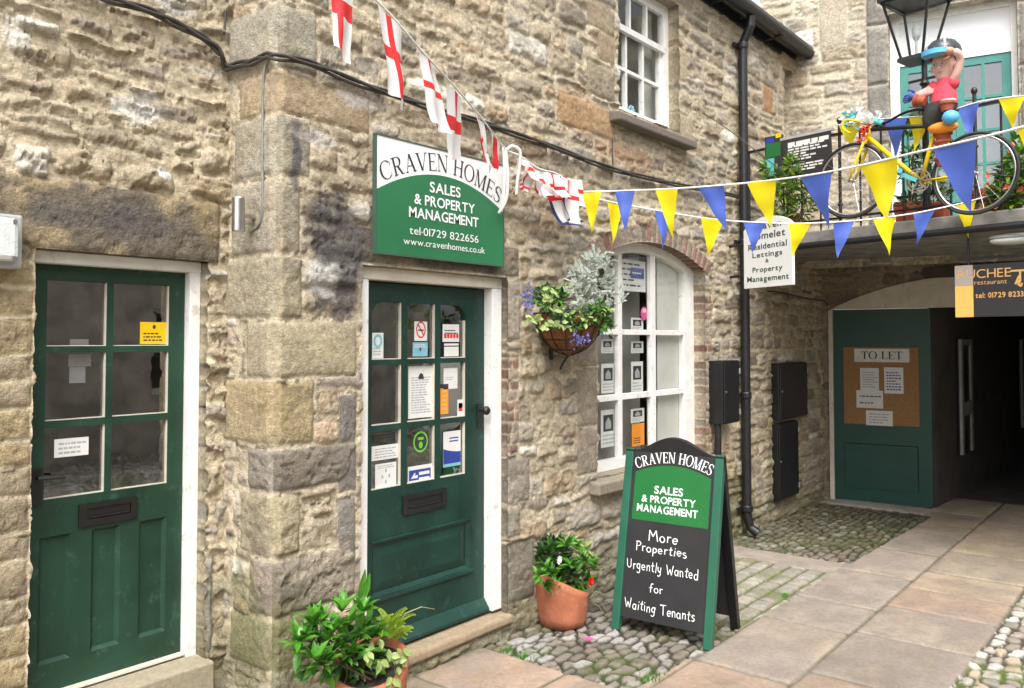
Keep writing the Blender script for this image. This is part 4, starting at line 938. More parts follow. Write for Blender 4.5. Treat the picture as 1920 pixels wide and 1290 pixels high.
mb = MB(); mb.hexa([(WS[0] - .12, -.10, WS[2] - .10), (WS[1] + .06, -.10, WS[2] - .10), (WS[1] + .06, .14, WS[2] - .10), (WS[0] - .12, .14, WS[2] - .10)], [(WS[0] - .12, -.10, WS[2] - .015), (WS[1] + .06, -.10, WS[2] - .015), (WS[1] + .06, .14, WS[2] + .012), (WS[0] - .12, .14, WS[2] + .012)]); tinted(mb, 'window_sill', win, (.27, .235, .18), bevel=.012)
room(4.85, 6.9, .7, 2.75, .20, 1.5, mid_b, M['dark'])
mb = MB().box((X_(1226, .2), .165, .95), (6.60, .175, 2.6)); mb.build('display_panel', mat('pale_panel', (.62, .61, .57), .8, .10, 4), win)
mb = MB().box((4.9, .30, .8), (X_(1219, .2), .32, 2.6)); mb.build('added_back_board', mat('grey_board', (.30, .29, .27), .8, .15, 4), win)  # board added behind the cards to brighten the window interior
mb = MB().box((4.9, .16, WS[2] - .02), (6.75, .60, WS[2] + .03)); mb.build('window_board', M['white'], win)
# hung cards in the window
FK = FR(.158); kk = 0
def house(mb, fr, a, b, c, d, z):
    mb.use(M['ink']); fr.box(mb, a + (b - a) * .16, b - (b - a) * .16, c + (d - c) * .42, d - (d - c) * .14, z - .0004, z); mb.use(M['inkgrey']); fr.poly(mb, [(a + (b - a) * .3, c + (d - c) * .48), (b - (b - a) * .3, c + (d - c) * .48), (b - (b - a) * .3, c + (d - c) * .66), ((a + b) / 2, d - (d - c) * .2), (a + (b - a) * .3, c + (d - c) * .66)], z + .0004)
CARDS = [((1127, 1152, 682, 737), 'property card hung in the shop window, left column above the middle bar'), ((1183, 1205, 678, 736), 'property card hung in the shop window, pointed card of the middle column'), ((1126, 1153, 768, 838), 'property card hung in the shop window, lowest of the left column'), ((1182, 1207, 766, 792), 'property card hung above an orange flyer in the shop window'), ((1183, 1206, 596, 622), 'property card hung just under the pink round sticker'), ((1183, 1206, 640, 662), 'property card hung just below the upper glazing bar, middle column'), ((1127, 1150, 636, 662), 'property card hung under the hanging basket in the shop window')]
for i, (q, lab) in enumerate(CARDS):
    o = sticker(FK, *dn(*q, .158), 0, None, 'property_card', 'paper', 3, seed=20 + i, top=.36, bot=.06, extra=house); tag(o, lab, 'card', 'property cards in the shop window')
o = sticker(FK, *dn(1184, 1207, 794, 836, .158), 0, None, 'flyer', 'orange', 3, 'ink', seed=31, top=.4); tag(o, 'orange flyer hung low in the shop window', 'flyer')
o = sticker(FK, *dn(1133, 1210, 486, 545, .158), .004, None, 'poster', 'paper', 5, 'ink', seed=33, top=.95, bot=.1); tag(o, 'white poster with printed lines at the top of the shop window', 'poster')
o = sticker(FK, *dn(1181, 1206, 503, 522, .158), .010, None, 'window_sticker', 'stickerblue', 1, 'paper', seed=34, top=.75, bot=.25); tag(o, 'small blue sticker near the top of the shop window', 'sticker')
mb = MB().use(M['pinkflower']); q = dn(1199, 1212, 576, 600, .158); disc(mb, FK, (q[0] + q[1]) / 2, (q[2] + q[3]) / 2, .055, .055, .012); mb.use(M['paper']); FK.box(mb, q[0] + .03, q[1] - .03, q[2] + .06, q[2] + .09, .0124, .013); o = mb.build('window_sticker'); tag(o, 'round pink sticker on the shop window', 'sticker')

# ------------------------------------------------------------------ upper windows
def sash(parent, lab, W_, Y, ncol, rows_lo, rows_hi, zm, glass, mt, nm='window'):
    F_ = FR(Y); fo = MB(); a, b, c, d = W_
    fo_ = .045; F_.plate(fo, a - .005, b + .005, c, d + .005, [(a + fo_, b - fo_, c + .05, d - .05)], -.08, 0); o = fo.build(nm, mt, parent, bevel=.003); o['label'] = lab
    def leaf(z0, z1, rows, zz):
        m_ = MB(); x0_, x1_ = a + fo_ + .001, b - fo_ - .001; s_ = .036; bw = .026; xs_ = np.linspace(x0_ + s_, x1_ - s_, ncol + 1); ys_ = np.linspace(z0 + s_ + .012, z1 - s_, rows + 1)
        F_.plate(m_, x0_, x1_, z0, z1, [(xs_[i] + (bw / 2 if i else 0), xs_[i + 1] - (bw / 2 if i < ncol - 1 else 0), ys_[j] + (bw / 2 if j else 0), ys_[j + 1] - (bw / 2 if j < rows - 1 else 0)) for i in range(ncol) for j in range(rows)], zz - .035, zz)
        m_.build('sash', mt, o); g_ = MB(); F_.poly(g_, [(x0_ + .01, z0 + .01), (x1_ - .01, z0 + .01), (x1_ - .01, z1 - .01), (x0_ + .01, z1 - .01)], zz - .02); g_.build('pane', glass, o)
    leaf(c + .05, zm + .03, rows_lo, -.045); leaf(zm - .03, d - .05, rows_hi, -.008); return o
zm = Z_(1200, 68, .1)
wu = sash(mid_b, 'white sash window on the upper floor', WU, .09, 3, 2, 1, zm, M['glassclear'], M['white'])
mb = MB(); a, b = 5.12, 6.34; mb.hexa([(a, -.11, 3.42), (b, -.11, 3.42), (b, .12, 3.42), (a, .12, 3.42)], [(a, -.11, 3.485), (b, -.11, 3.485), (b, .12, 3.535), (a, .12, 3.535)]); tinted(mb, 'window_sill', wu, (.17, .145, .125), bevel=.012)
room(5.2, 6.3, 3.5, 4.8, .2, 1.0, mid_b, mat('pale_upper_room', (.55, .53, .48), .9, .15, 3))
mb = MB().box((6.02, .24, 3.56), (6.2, .27, 4.6)); mb.build('curtain', mat('pale_curtain', (.5, .5, .46), .9, .1, 6), wu)
mb = MB(); r_ = random.Random(3)
for k in range(16): mb.tube([(5.75 + r_.uniform(-.15, .15), .23, 3.58), (5.75 + r_.uniform(-.2, .2), .21, 3.58 + r_.uniform(.05, .16))], [.006, .012], 5)
mb.build('sill_ornament', M['stickercyan'], wu)
ws2 = sash(mid_b, 'narrow white framed window in the corner below the gutter', WM, .10, 1, 1, 1, 4.30, M['glass'], M['white'])
room(8.45, 9.05, 3.6, 4.8, .2, 1., mid_b, mat('green_room', (.05, .075, .06), .9, .2, 3))

# ------------------------------------------------------------------ roof, gutter, downpipe
mb = MB(); a, b = XC - .05, 9.2; mb.hexa([(a, -.20, 4.90), (b, -.20, 4.90), (b, 3.2, 7.2), (a, 3.2, 7.2)], [(a, -.20, 4.955), (b, -.20, 4.955), (b, 3.2, 7.255), (a, 3.2, 7.255)]); mb.build('roof', M['slate'], mid_b)
mb = MB(); a, b = -2.2, XC - .06; mb.hexa([(a, .22, 4.92), (b, .22, 4.92), (b, 3.2, 6.9), (a, 3.2, 6.9)], [(a, .22, 4.975), (b, .22, 4.975), (b, 3.2, 6.955), (a, 3.2, 6.955)]); mb.build('roof', M['slate'], left_b)
gu = MB(); n = 10; gy_, gz_, R_ = -.155, 4.905, .065; ring_ = [(math.cos(PI + PI * k / n), math.sin(PI + PI * k / n)) for k in range(n + 1)]
vs = []; 
for X in (2.2, 9.06): vs += [(X, gy_ + R_ * c, gz_ + R_ * s) for c, s in ring_] + [(X, gy_ + (R_ - .006) * c, gz_ + (R_ - .006) * s) for c, s in ring_[::-1]]
m_ = len(vs) // 2; gu.add(vs, [(k, (k + 1) % m_, m_ + (k + 1) % m_, m_ + k) for k in range(m_)] + [tuple(range(m_))[::-1], tuple(range(m_, 2 * m_))])
for X in (3.2, 4.4, 5.6, 6.8, 8.0, 8.95): gu.box((X - .02, -.225, 4.825), (X + .02, -.02, 4.838)) if X < 8.9 else gu.box((X, gy_ - R_ - .008, gz_ - R_ - .008), (X + .06, gy_ + R_ + .008, gz_ + .005))
gu.build('gutter', M['iron'], mid_b)
fa = MB().box((XC, -.03, 4.80), (9.1, .0, 4.90)); fa.build('fascia_board', M['black'], mid_b)
PX = 7.345; dp = MB(); dp.tube([(PX, -.155, 4.84), (PX, -.15, 4.75), (PX, -.085, 4.62), (PX, -.075, 4.52), (PX, -.075, .22), (PX + .01, -.10, .10), (PX + .02, -.17, .05)], .042, 14)
for z in (4.55, 2.7, 1.28, .24): dp.lathe((PX, -.075, z), [(.048, 0), (.053, .01), (.053, .05), (.048, .06)], 16); dp.box((PX - .11, -.045, z + .015), (PX + .11, -.02, z + .045))
dpo = dp.build('downpipe', M['iron'], mid_b, smooth=False)

# ------------------------------------------------------------------ Craven Homes wall sign
SY = -.055; FS = FR(SY); sx0, sx1, sz0, sz1 = 2.853, 3.868, 2.272, 2.882
sg = thing('wall_sign', 'green and white painted agency sign fixed above the shop door', 'sign', (3.36, 0, 2.27))
mb = MB().use(mat('sign_edge', (.05, .09, .07), .5, .1, 6)); FS.plate(mb, sx0 - .008, sx1 + .008, sz0 - .008, sz1 + .008, [(sx0, sx1, sz0, sz1)], -.022, .004); mb.build('sign_frame', parent=sg)
mb = MB(); FS.box(mb, sx0, sx1, sz0, sz1, -.02, 0); mb.build('sign_board', M['signwhite'], sg)
zl = Z_(706, 354, SY); za = Z_(822, 328, SY); zr_ = Z_(941, 398, SY); sxc = (sx0 + sx1) / 2; zside = (zl + zr_) / 2
garc = lambda x: za - (za - zside) * ((x - sxc) / (sx1 - sxc)) ** 2
mb = MB(); FS.poly(mb, [(sx0, sz0), (sx1, sz0)] + [(sx1 + (sx0 - sx1) * k / 30, garc(sx1 + (sx0 - sx1) * k / 30)) for k in range(31)], .0015); mb.build('green_panel', M['signgreen'], sg)
def arcwarp(x, y):
    s_ = -2 * (za - zside) / ((sx1 - sxc) ** 2) * x; nn = math.hypot(1, s_); return (x - y * s_ / nn * .85, garc(sxc + x) + .022 + y / nn)
mb = MB(); text(mb, FS, 'CRAVEN HOMES', sxc, 0, .098, 'serif', .93, .0020, warp=arcwarp); mb.build('lettering', M['ink'], sg)
def line(fr, Y, s, uL, uR, vb, vt, font='bold', z=.004, par=None, m='signwhite', track=.08):
    um = (uL + uR) / 2; b_ = Z_(um, vb, Y); t_b = Z_(um, vt, Y); mb_ = MB(); text(mb_, fr, s, (X_(uL, Y) + X_(uR, Y)) / 2, b_, t_b - b_, font, X_(uR, Y) - X_(uL, Y), z, track=track); return mb_.build('lettering', M[m], par)
line(FS, SY, 'SALES', 804, 862, 365, 346.5, par=sg); line(FS, SY, '& PROPERTY', 775, 889, 391, 373, par=sg); line(FS, SY, 'MANAGEMENT', 765, 896, 416, 398, par=sg)
line(FS, SY, 'tel\u00b701729 822656', 766, 896, 447, 433, 'r', par=sg, track=.12); line(FS, SY, 'www.cravenhomes.co.uk', 755, 908, 466.5, 454.5, 'r', par=sg, track=.12)

# ------------------------------------------------------------------ A-board
A0, A1 = onZ(1148, 1178), onZ(1336, 1221); AB0, AB1 = None, onZ(1388, 1185)
AXm = np.array((1.0, 0, 0)); exA = (A1 - A0); LW = np.linalg.norm(exA); exA /= LW
nA = np.array((exA[1], -exA[0], 0)); nA = nA if nA[0] < 0 else -nA       # faces the camera's left
depthA = .44; mid = (A0 + A1) / 2 - nA * depthA / 2
T0, T1 = onP(1181, 842, mid, nA), onP(1358, 852, mid, nA)
HT = (T0[2] + T1[2]) / 2
eyA = ((A0 + A1) / 2 - nA * depthA / 2 + np.array((0, 0, HT))) - (A0 + A1) / 2; LH = np.linalg.norm(eyA); eyA /= LH
FA = Frame(A0, exA, eyA)
def fa_xy(u, v):
    q = onP(u, v, A0, FA.ez); return float((q - A0) @ exA), float((q - A0) @ eyA)
ab = thing('a_board', 'black and green chalk A-board standing on the pebbles outside the shop', 'sign board', (A0 + A1) / 2 - nA * depthA / 2 * np.array((1, 1, 0)))
def aboard_leaf(fr, par, front):
    pw = .054; mb = MB()
    for a in (0, LW - pw): fr.box(mb, a, a + pw, 0, LH, -.022, .022)
    fo = mb.build('side_post' if front else 'rear_post', M['agreen'] if front else M['black'], par, bevel=.004)
    mb = MB(); y0_ = .085; pts = [(pw, y0_), (LW - pw, y0_), (LW - pw, LH - .01)] + [(LW - pw - (LW - 2 * pw) * t, LH - .01 + .10 * (.5 - .5 * math.cos(2 * PI * t)) ** .8) for t in np.linspace(.05, .95, 19)] + [(pw, LH - .01)]
    mb.hexa([fr.p(x, y, -.010) for x, y in pts], [fr.p(x, y, .006) for x, y in pts]); mb.build('chalk_panel' if front else 'rear_panel', M['chalkboard'], par)
aboard_leaf(FA, ab, True)
ob = (A0 + A1) / 2 - nA * depthA - exA * LW / 2; eyB = ((A0 + A1) / 2 - nA * depthA / 2 + np.array((0, 0, HT - .03))) - ((A0 + A1) / 2 - nA * depthA); eyB /= np.linalg.norm(eyB)
aboard_leaf(Frame(ob, exA, eyB), ab, False)
pc = LW / 2
gx0, gy0 = fa_xy(1182, 975); gx1, gy1 = fa_xy(1322, 988); _, gt = fa_xy(1200, 885); _, ga = fa_xy(1262, 874); gx0, gx1 = .075, LW - .075; gy0 = (gy0 + gy1) / 2; gsid = gt
arcA = lambda x: ga - (ga - gsid) * ((x - pc) / (gx1 - pc)) ** 2
mb = MB(); FA.poly(mb, [(gx0, gy0), (gx1, gy0)] + [(gx1 + (gx0 - gx1) * k / 20, arcA(gx1 + (gx0 - gx1) * k / 20)) for k in range(21)], .0075); mb.build('green_panel', M['signgreen2'], ab)
def aw(x, y):
    s_ = -2 * (ga - gsid) / ((gx1 - pc) ** 2) * x; nn = math.hypot(1, s_); return (x - y * s_ / nn, arcA(pc + x) + .016 + y / nn)
mb = MB(); text(mb, FA, 'CRAVEN HOMES', pc, 0, .068, 'serif', (gx1 - gx0) * .97, .0085, warp=aw)
for f in (1,): text(mb, FA, 'CRAVEN HOMES', pc + .002, .0005, .068, 'serif', (gx1 - gx0) * .97, .0095, warp=aw)
mb.build('lettering', M['signwhite'], ab)
def al(s, uL, uR, vT, vB, font='bold', m='signwhite', z=.0090, track=.08):
    xa, _ = fa_xy(uL, (vT + vB) / 2); xb, _ = fa_xy(uR, (vT + vB) / 2); um = (uL + uR) / 2; _, yb = fa_xy(um, vB); _, yt = fa_xy(um, vT); mb_ = MB(); text(mb_, FA, s, (xa + xb) / 2, yb, yt - yb, font, xb - xa, z, track=track); mb_.build('lettering', M[m], ab)
al('SALES', 1228, 1282, 914, 928); al('& PROPERTY', 1204, 1306, 933, 946); al('MANAGEMENT', 1195, 1310, 951, 964.5, track=.14)
al('More', 1218, 1273, 996, 1017, 'hand'); al('Properties', 1193, 1290, 1021, 1039, 'hand'); al('Urgently Wanted', 1177, 1312, 1056, 1076, 'hand'); al('for', 1219, 1245, 1095, 1112, 'hand'); al('Waiting Tenants', 1173, 1305, 1132, 1152, 'hand')

# ------------------------------------------------------------------ plants
def leaf(mb, b, d, n, L, W, bend=.3, seg=3):
    b = np.array(b, float); d = np.array(d, float); d /= np.linalg.norm(d) + 1e-9; n = np.array(n, float); s = np.cross(d, n); s /= np.linalg.norm(s) + 1e-9; n = np.cross(s, d)
    vs = []; prof = [.12, .8, 1., .62, .05][:]; k = 4
    for i in range(k + 1):
        t = i / k; c = b + d * L * t - n * bend * L * t * t; wv = W * prof[i] / 2; vs += [c - s * wv + n * W * .10, c, c + s * wv + n * W * .10]
    fs = []
    for i in range(k):
        for j in range(2): fs.append((i * 3 + j, i * 3 + j + 1, i * 3 + j + 4, i * 3 + j + 3))
    mb.add(vs, fs)
def clump(mb, c, r, n, L, W, rng, up=.4, bend=.35, hollow=.25, mats=None):
    c = np.array(c, float); r = np.array(r, float)
    for _ in range(n):
        d = rng.normal(size=3); d /= np.linalg.norm(d); q = c + d * r * (hollow + (1 - hollow) * rng.random() ** .6)
        dd = d * .8 + np.array((0, 0, up)) + rng.normal(size=3) * .35; nn = np.array((0, 0, 1.)) + rng.normal(size=3) * .5
        if mats: mb.use(mats[int(rng.integers(len(mats)))])
        leaf(mb, q, dd, nn, L * rng.uniform(.6, 1.25), W * rng.uniform(.7, 1.2), bend * rng.uniform(.3, 1.5))
def rosette(mb, c, d, n, L, W, rng, spread=.8):
    d = np.array(d, float)
    for _ in range(n):
        dd = d + rng.normal(size=3) * spread; leaf(mb, c, dd, np.array((0, 0, 1.)) + rng.normal(size=3) * .3 + d * .5, L * rng.uniform(.7, 1.2), W * rng.uniform(.8, 1.15), rng.uniform(.05, .5))
def slant_pot(name_parent, c, r0, r1, hlo, hhi, az):
    """pot whose rim is cut on a slant; az points to the low side"""
    n = 40; mb = MB(); vs = []; rows = 7
    for side, (ra, rb) in enumerate(((r0, r1), (r0 - .02, r1 - .018))):
        for j in range(rows):
            t = j / (rows - 1)
            for k in range(n):
                a = 2 * PI * k / n; top = (hlo + hhi) / 2 - (hhi - hlo) / 2 * math.cos(a - az); z = top * t if side == 0 else .03 + (top - .03) * t
                rr = ra + (rb - ra) * (z / hhi) ** .8; vs.append((c[0] + rr * math.cos(a), c[1] + rr * math.sin(a), c[2] + z))
    fs = []
    for j in range(rows - 1):
        for k in range(n):
            k2 = (k + 1) % n; fs.append((j * n + k, j * n + k2, (j + 1) * n + k2, (j + 1) * n + k)); o_ = rows * n; fs.append((o_ + j * n + k2, o_ + j * n + k, o_ + (j + 1) * n + k, o_ + (j + 1) * n + k2))
    a0 = (rows - 1) * n; b0 = rows * n + a0
    fs += [(a0 + k, a0 + (k + 1) % n, b0 + (k + 1) % n, b0 + k) for k in range(n)]; fs += [tuple(range(n))[::-1], tuple(range(rows * n, rows * n + n))]
    mb.add(vs, fs); o = mb.build('pot', M['terra'], name_parent, smooth=True)
    so_ = MB(); zz = lambda a: (hlo + hhi) / 2 - (hhi - hlo) / 2 * math.cos(a - az) - .04
    so_.add([(c[0] + (r1 - .022) * math.cos(2 * PI * k / n), c[1] + (r1 - .022) * math.sin(2 * PI * k / n), c[2] + zz(2 * PI * k / n)) for k in range(n)], [tuple(range(n))]); so_.build('soil', M['soil'], name_parent); return o
rg = np.random.default_rng(5)
# pot by the shop door
pc = onZ(1056, 1178); pc = np.array((pc[0] + .06, pc[1] + .05, 0.012)); pcz = lambda u, v, dy=0.: onY(u, v, pc[1] + dy)
pp = thing('potted_plant', 'terracotta pot of mixed green leaves with a red and a white bloom beside the A-board', 'potted plant', pc)
slant_pot(pp, pc, .150, .182, .185, .345, math.radians(-30))
mb = MB(); clump(mb, pcz(1035, 1040, .05), (.12, .10, .10), 330, .055, .026, rg, mats=[M['leafdark'], M['leafdark'], M['leafmid']]); clump(mb, pcz(1060, 1085), (.15, .12, .10), 200, .065, .028, rg, mats=[M['leafdark'], M['leafmid']]); mb.build('dark_foliage', parent=pp)
mb = MB()
for (u, v) in [(1022, 1068), (1035, 1075), (1010, 1080), (1095, 1050), (1080, 1025), (1060, 1022), (1110, 1060), (1045, 1095), (1025, 1100), (1085, 1105), (1070, 1060), (1100, 1085)]: rosette(mb, pcz(u, v, -.08 + rg.uniform(-.04, .04)), (0, -.4, .8), 16, .075, .026, rg, .8)
mb.build('bright_foliage', M['leafbright'], pp)
mb = MB()
for (u, v) in [(1085, 1040), (1105, 1048), (1112, 1070), (1090, 1065), (1072, 1018), (1098, 1030)]: rosette(mb, pcz(u, v, -.06), (.3, -.4, .8), 14, .07, .024, rg, .8)
mb.build('variegated_foliage', M['leafcream'], pp)
mb = MB()
for (u, v, u2, v2) in [(1108, 1120, 1140, 1118), (1108, 1125, 1143, 1150), (1110, 1128, 1138, 1165), (1106, 1122, 1128, 1112)]:
    a = pcz(u, v, -.05); b = pcz(u2, v2, -.08); m_ = (a + b) / 2 + (0, 0, .03); mb.tube([a, m_, b], [.004, .004, .001], 5)
mb.build('grass_blade', M['straw'], pp)
def bloom(u, v, dy, m, s, nm='flower', par=None, pf=pcz):
    mb = MB(); c = pf(u, v, dy)
    for k in range(9): a = 2 * PI * k / 9; leaf(mb, c, (math.cos(a), -.5, math.sin(a)), (0, -1, 0), s, s * .8, .25)
    for k in range(6): a = 2 * PI * k / 6; leaf(mb, c, (math.cos(a) * .6, -1, math.sin(a) * .6), (0, -1, 0), s * .7, s * .7, .1)
    return mb.build(nm, M[m], par)
bloom(1047, 1050, -.19, 'whiteflower', .028, par=pp); bloom(1106, 1090, -.19, 'redflower', .034, par=pp)
# near pot, cut by the picture's lower edge
p1 = np.array((2.80, -.27, .010)); q1 = lambda u, v, dy=0.: onY(u, v, p1[1] + dy)
p1[0] = X_(694, p1[1], 1290)
np_ = thing('potted_plant', 'terracotta pot of glossy leaves and lime green fern at the foot of the corner stones', 'potted plant', p1)
slant_pot(np_, p1, .15, .185, .24, .355, math.radians(-150))
mb = MB()
for (u, v) in [(600, 1140), (640, 1125), (655, 1150), (575, 1175), (560, 1195), (610, 1180), (590, 1215), (640, 1195), (670, 1170), (625, 1160), (690, 1150), (660, 1205), (585, 1150), (680, 1125), (705, 1165), (560, 1180), (605, 1225)]: rosette(mb, q1(u, v + 22, rg.uniform(-.10, .06)), (rg.uniform(-.2, .2), -.15, 1), 11, .095, .034, rg, .62)
leaf(mb, q1(672, 1130, 0), (.35, 0, 1), (0, -1, 0), .15, .05, .1); leaf(mb, q1(678, 1128), (.5, 0, 1), (0, -1, 0), .13, .045, .1)
mb.build('glossy_foliage', M['leafbright'], np_)
mb = MB(); clump(mb, q1(640, 1222, .03), (.21, .10, .11), 190, .07, .028, rg, up=.2, mats=[M['leafdark'], M['leafmid'], M['leafmid'], M['leafbright']]); clump(mb, q1(690, 1248, .0), (.11, .09, .06), 60, .06, .03, rg, up=0, mats=[M['leafdark'], M['leafmid']])
for k in range(14): a = q1(rg.uniform(590, 700), rg.uniform(1200, 1240)); mb.use(M['stem']); mb.tube([p1 + (rg.uniform(-.1, .1), rg.uniform(-.08, .08), .25), a], [.005, .003], 5)
mb.build('dark_foliage', parent=np_)
mb = MB()
for _ in range(30):          # fern fronds: a rib with small leaflets
    b = q1(rg.uniform(715, 745), rg.uniform(1175, 1205), rg.uniform(-.06, .06)); d = np.array((rg.uniform(-.6, .8), rg.uniform(-.5, .2), rg.uniform(.4, 1.1))); d /= np.linalg.norm(d); L = rg.uniform(.09, .17)
    for t in np.linspace(.15, 1, 13):
        c = b + d * L * t - np.array((0, 0, .05)) * t * t
        for s in (-1, 1): sv = np.cross(d, (0, -1, .3)); leaf(mb, c, sv * s + d * .6, (0, -1, .6), .030 * (1.15 - t * .8), .0065, .2)
mb.build('fern_foliage', M['leaflime'], np_)
mb = MB()
for (u, v) in [(735, 1225), (748, 1232), (712, 1240), (690, 1228), (752, 1218), (740, 1258), (705, 1205), (733, 1270)]:
    for _ in range(4): leaf(mb, q1(u + rg.uniform(-8, 8), v + rg.uniform(-8, 8), -.17), (rg.uniform(-.6, .6), -.3, rg.uniform(-1, .2)), (0, -1, .3), rg.uniform(.035, .06), .034, .2)
mb.build('ivy_foliage', M['leafcream'], np_)
mb = MB(); a = q1(760, 1150, -.05); mb.tube([q1(742, 1175, -.05), a, q1(790, 1138, -.05), q1(815, 1142, -.05)], [.003, .003, .002, .001], 5); mb.build('grass_blade', M['straw'], np_)
# hanging basket
yb_ = -.17; bc = onY(1066, 588, yb_); hbk = thing('hanging_basket', 'coir lined hanging basket of silver leaves and blue flowers by the shop window', 'hanging basket', bc)
hq = lambda u, v, dy=0.: onY(u, v, yb_ + dy)
mb = MB(); n = 24; prof = [(.015, -.27), (.10, -.235), (.165, -.17), (.205, -.085), (.225, .0)]; mb.lathe(bc, prof, n); o = mb.build('basket_liner', M['coir'], hbk, smooth=True)
mb = MB(); 
for k in range(12): a = 2 * PI * k / 12; mb.tube([bc + np.array(((r + .006) * math.cos(a), (r + .006) * math.sin(a), z)) for r, z in prof], .0035, 5)
for r, z in prof[1:]: mb.torus(bc + (0, 0, z), (0.001, 0, 1), r + .006, .004, 28, 5)
mb.tube([bc + (0, 0, -.27), bc + (-.01, .03, -.31), bc + (-.01, .06, -.36)], .008, 6); mb.build('wire_frame', M['iron'], hbk)
br = MB(); br.bar((bc[0], -.03, bc[2] - .3), (bc[0], -.03, bc[2] + .02), .03, .012, up=(0, 1, 0)); br.tube([(bc[0], -.035, bc[2] - .02), (bc[0], yb_ + .05, bc[2] - .02)], .009, 8); br.build('bracket', M['iron'], hbk)
mb = MB()
for (u, v, k) in [(1080, 520, 24), (1108, 500, 28), (1132, 508, 24), (1100, 540, 28), (1142, 545, 20), (1068, 545, 20), (1122, 492, 22), (1152, 568, 14), (1085, 575, 18), (1115, 562, 20), (1055, 558, 12), (1098, 520, 22), (1125, 530, 22), (1075, 590, 12), (1098, 585, 12)]:
    c = hq(u, v, rg.uniform(-.12, .04))
    for _ in range(k):          # lacy silver leaves
        d = np.array((rg.normal() * .6, rg.normal() * .6 - .2, rg.uniform(-.2, 1.1))); d /= np.linalg.norm(d); q = c + rg.normal(size=3) * .034
        leaf(mb, q, d, rg.normal(size=3), .062, .011, .2)
        for t in (.35, .6, .8):
            for s in (-1, 1): leaf(mb, q + d * .06 * t, d + np.cross(d, (0, -1, .2)) * s, (0, -1, .5), .026, .011, .1)
mb.build('silver_foliage', M['leafsilver'], hbk)
mb = MB()
for a_ in np.linspace(-2.95, -.15, 17): clump(mb, bc + np.array((.215 * math.cos(a_), .215 * math.sin(a_), rg.uniform(-.07, .03))), (.045, .045, .05), 26, .042, .026, rg, up=-.1, mats=[M['leafmid'], M['leafbright'], M['leafdark'], M['leafcream']])
clump(mb, hq(1030, 560, -.04), (.12, .10, .07), 170, .045, .028, rg, mats=[M['leafmid'], M['leafbright'], M['leafdark']]); clump(mb, hq(1120, 595, -.02), (.12, .10, .05), 110, .045, .024, rg, mats=[M['leafdark'], M['leafmid']]); clump(mb, hq(1055, 598, -.2), (.07, .05, .05), 90, .036, .026, rg, up=-.3, mats=[M['leafmid'], M['leafdark']]); clump(mb, hq(1142, 615, -.1), (.03, .03, .05), 40, .034, .02, rg, mats=[M['leafmid'], M['leafdark']]); mb.build('green_foliage', parent=hbk)
mb = MB()
for (u, v) in [(1018, 548), (1035, 580), (1050, 578), (1065, 590), (1005, 600), (990, 598), (1012, 612), (1028, 606), (1045, 610), (1060, 612), (1140, 583), (1060, 535), (1035, 545), (1022, 560)]:
    for _ in range(7): leaf(mb, hq(u + rg.uniform(-8, 8), v + rg.uniform(-6, 6), -.21 - rg.uniform(0, .05)), (rg.uniform(-.8, .8), -.6, rg.uniform(-.8, .6)), (0, -1, .4), rg.uniform(.03, .05), .026, .2)
mb.build('ivy_foliage', M['leafcream'], hbk)
for (cu, cv, ru, rv, k) in [(991, 556, 12, 20, 60), (1086, 636, 18, 12, 75), (986, 572, 6, 8, 16), (1130, 628, 6, 5, 12)]:
    mb = MB()
    for _ in range(k): leaf(mb, hq(cu + rg.normal() * ru * .5, cv + rg.normal() * rv * .5, -.22 + rg.uniform(-.03, .05)), rg.normal(size=3) + (0, -.6, 0), (0, -1, 0), .018, .013, .2)
    mb.build('blue_flower', M['violet'], hbk)
# fallen bloom
mb = MB(); c = onZ(1104, 1200, .03); 
for k in range(9): a = 2 * PI * k / 9; leaf(mb, c, (math.cos(a), math.sin(a), .5), (0, 0, 1), .035, .024, .3)
tag(mb.build('fallen_flower', M['pinkflower']), 'pink fallen flower head on the pebbles beside the terracotta pot', 'flower')
mb = MB(); r_ = random.Random(9)
for (u, v, s) in [(952, 1226, .08), (985, 1234, .09), (1225, 1275, .07), (1470, 1120, .04)]:
    c = onZ(u, v, .0)
    for _ in range(60): a = r_.uniform(0, 2 * PI); q = c + np.array((r_.gauss(0, s * .5), r_.gauss(0, s * .4), .004)); leaf(mb, q, (math.cos(a) * .6, math.sin(a) * .6, 1), (math.cos(a), math.sin(a), .2), r_.uniform(.012, .026), .006, .5)
tag(mb.build('weeds', M['leafbright']), 'tufts of weeds and moss in the joints between the pebbles', 'weeds', kind='stuff')

# ------------------------------------------------------------------ lamps, boxes, cables
c0 = onY(8, 448, YA - .06); lp = thing('bulkhead_lamp', 'grey square bulkhead lamp with prismatic lens left of the old door', 'lamp', c0)
FL = FR(YA - .05); q = dn(-58, 47, 396, 500, YA - .12); mb = MB(); FL.box(mb, q[0], q[1], q[2], q[3], -.10, .03); mb.build('lamp_base', M['grey'], lp, bevel=.01)
mb = MB(); FL.box(mb, q[0] + .02, q[1] - .03, q[2] + .025, q[3] - .02, .031, .085); mb.build('lamp_lens', M['lamplens'], lp, bevel=.02)
mb = MB()
for x in (q[0] + .03, q[1] - .05):
    for z in (q[2] + .035, q[3] - .035): mb.lathe(FL.p(x, z, .085), [(.009, 0), (.009, .004)], 10, axis=FL.ez)
mb.build('screw', M['steel'], lp)
XL = XC - .105; c0 = onP(447, 402, (XL, 0, 0), (1, 0, 0)); zt = onP(447, 371, c0, (1, 0, 0))[2]; zb = onP(447, 434, c0, (1, 0, 0))[2]
lp = thing('wall_light', 'brushed steel cylinder up and down light on the corner stones', 'lamp', c0)
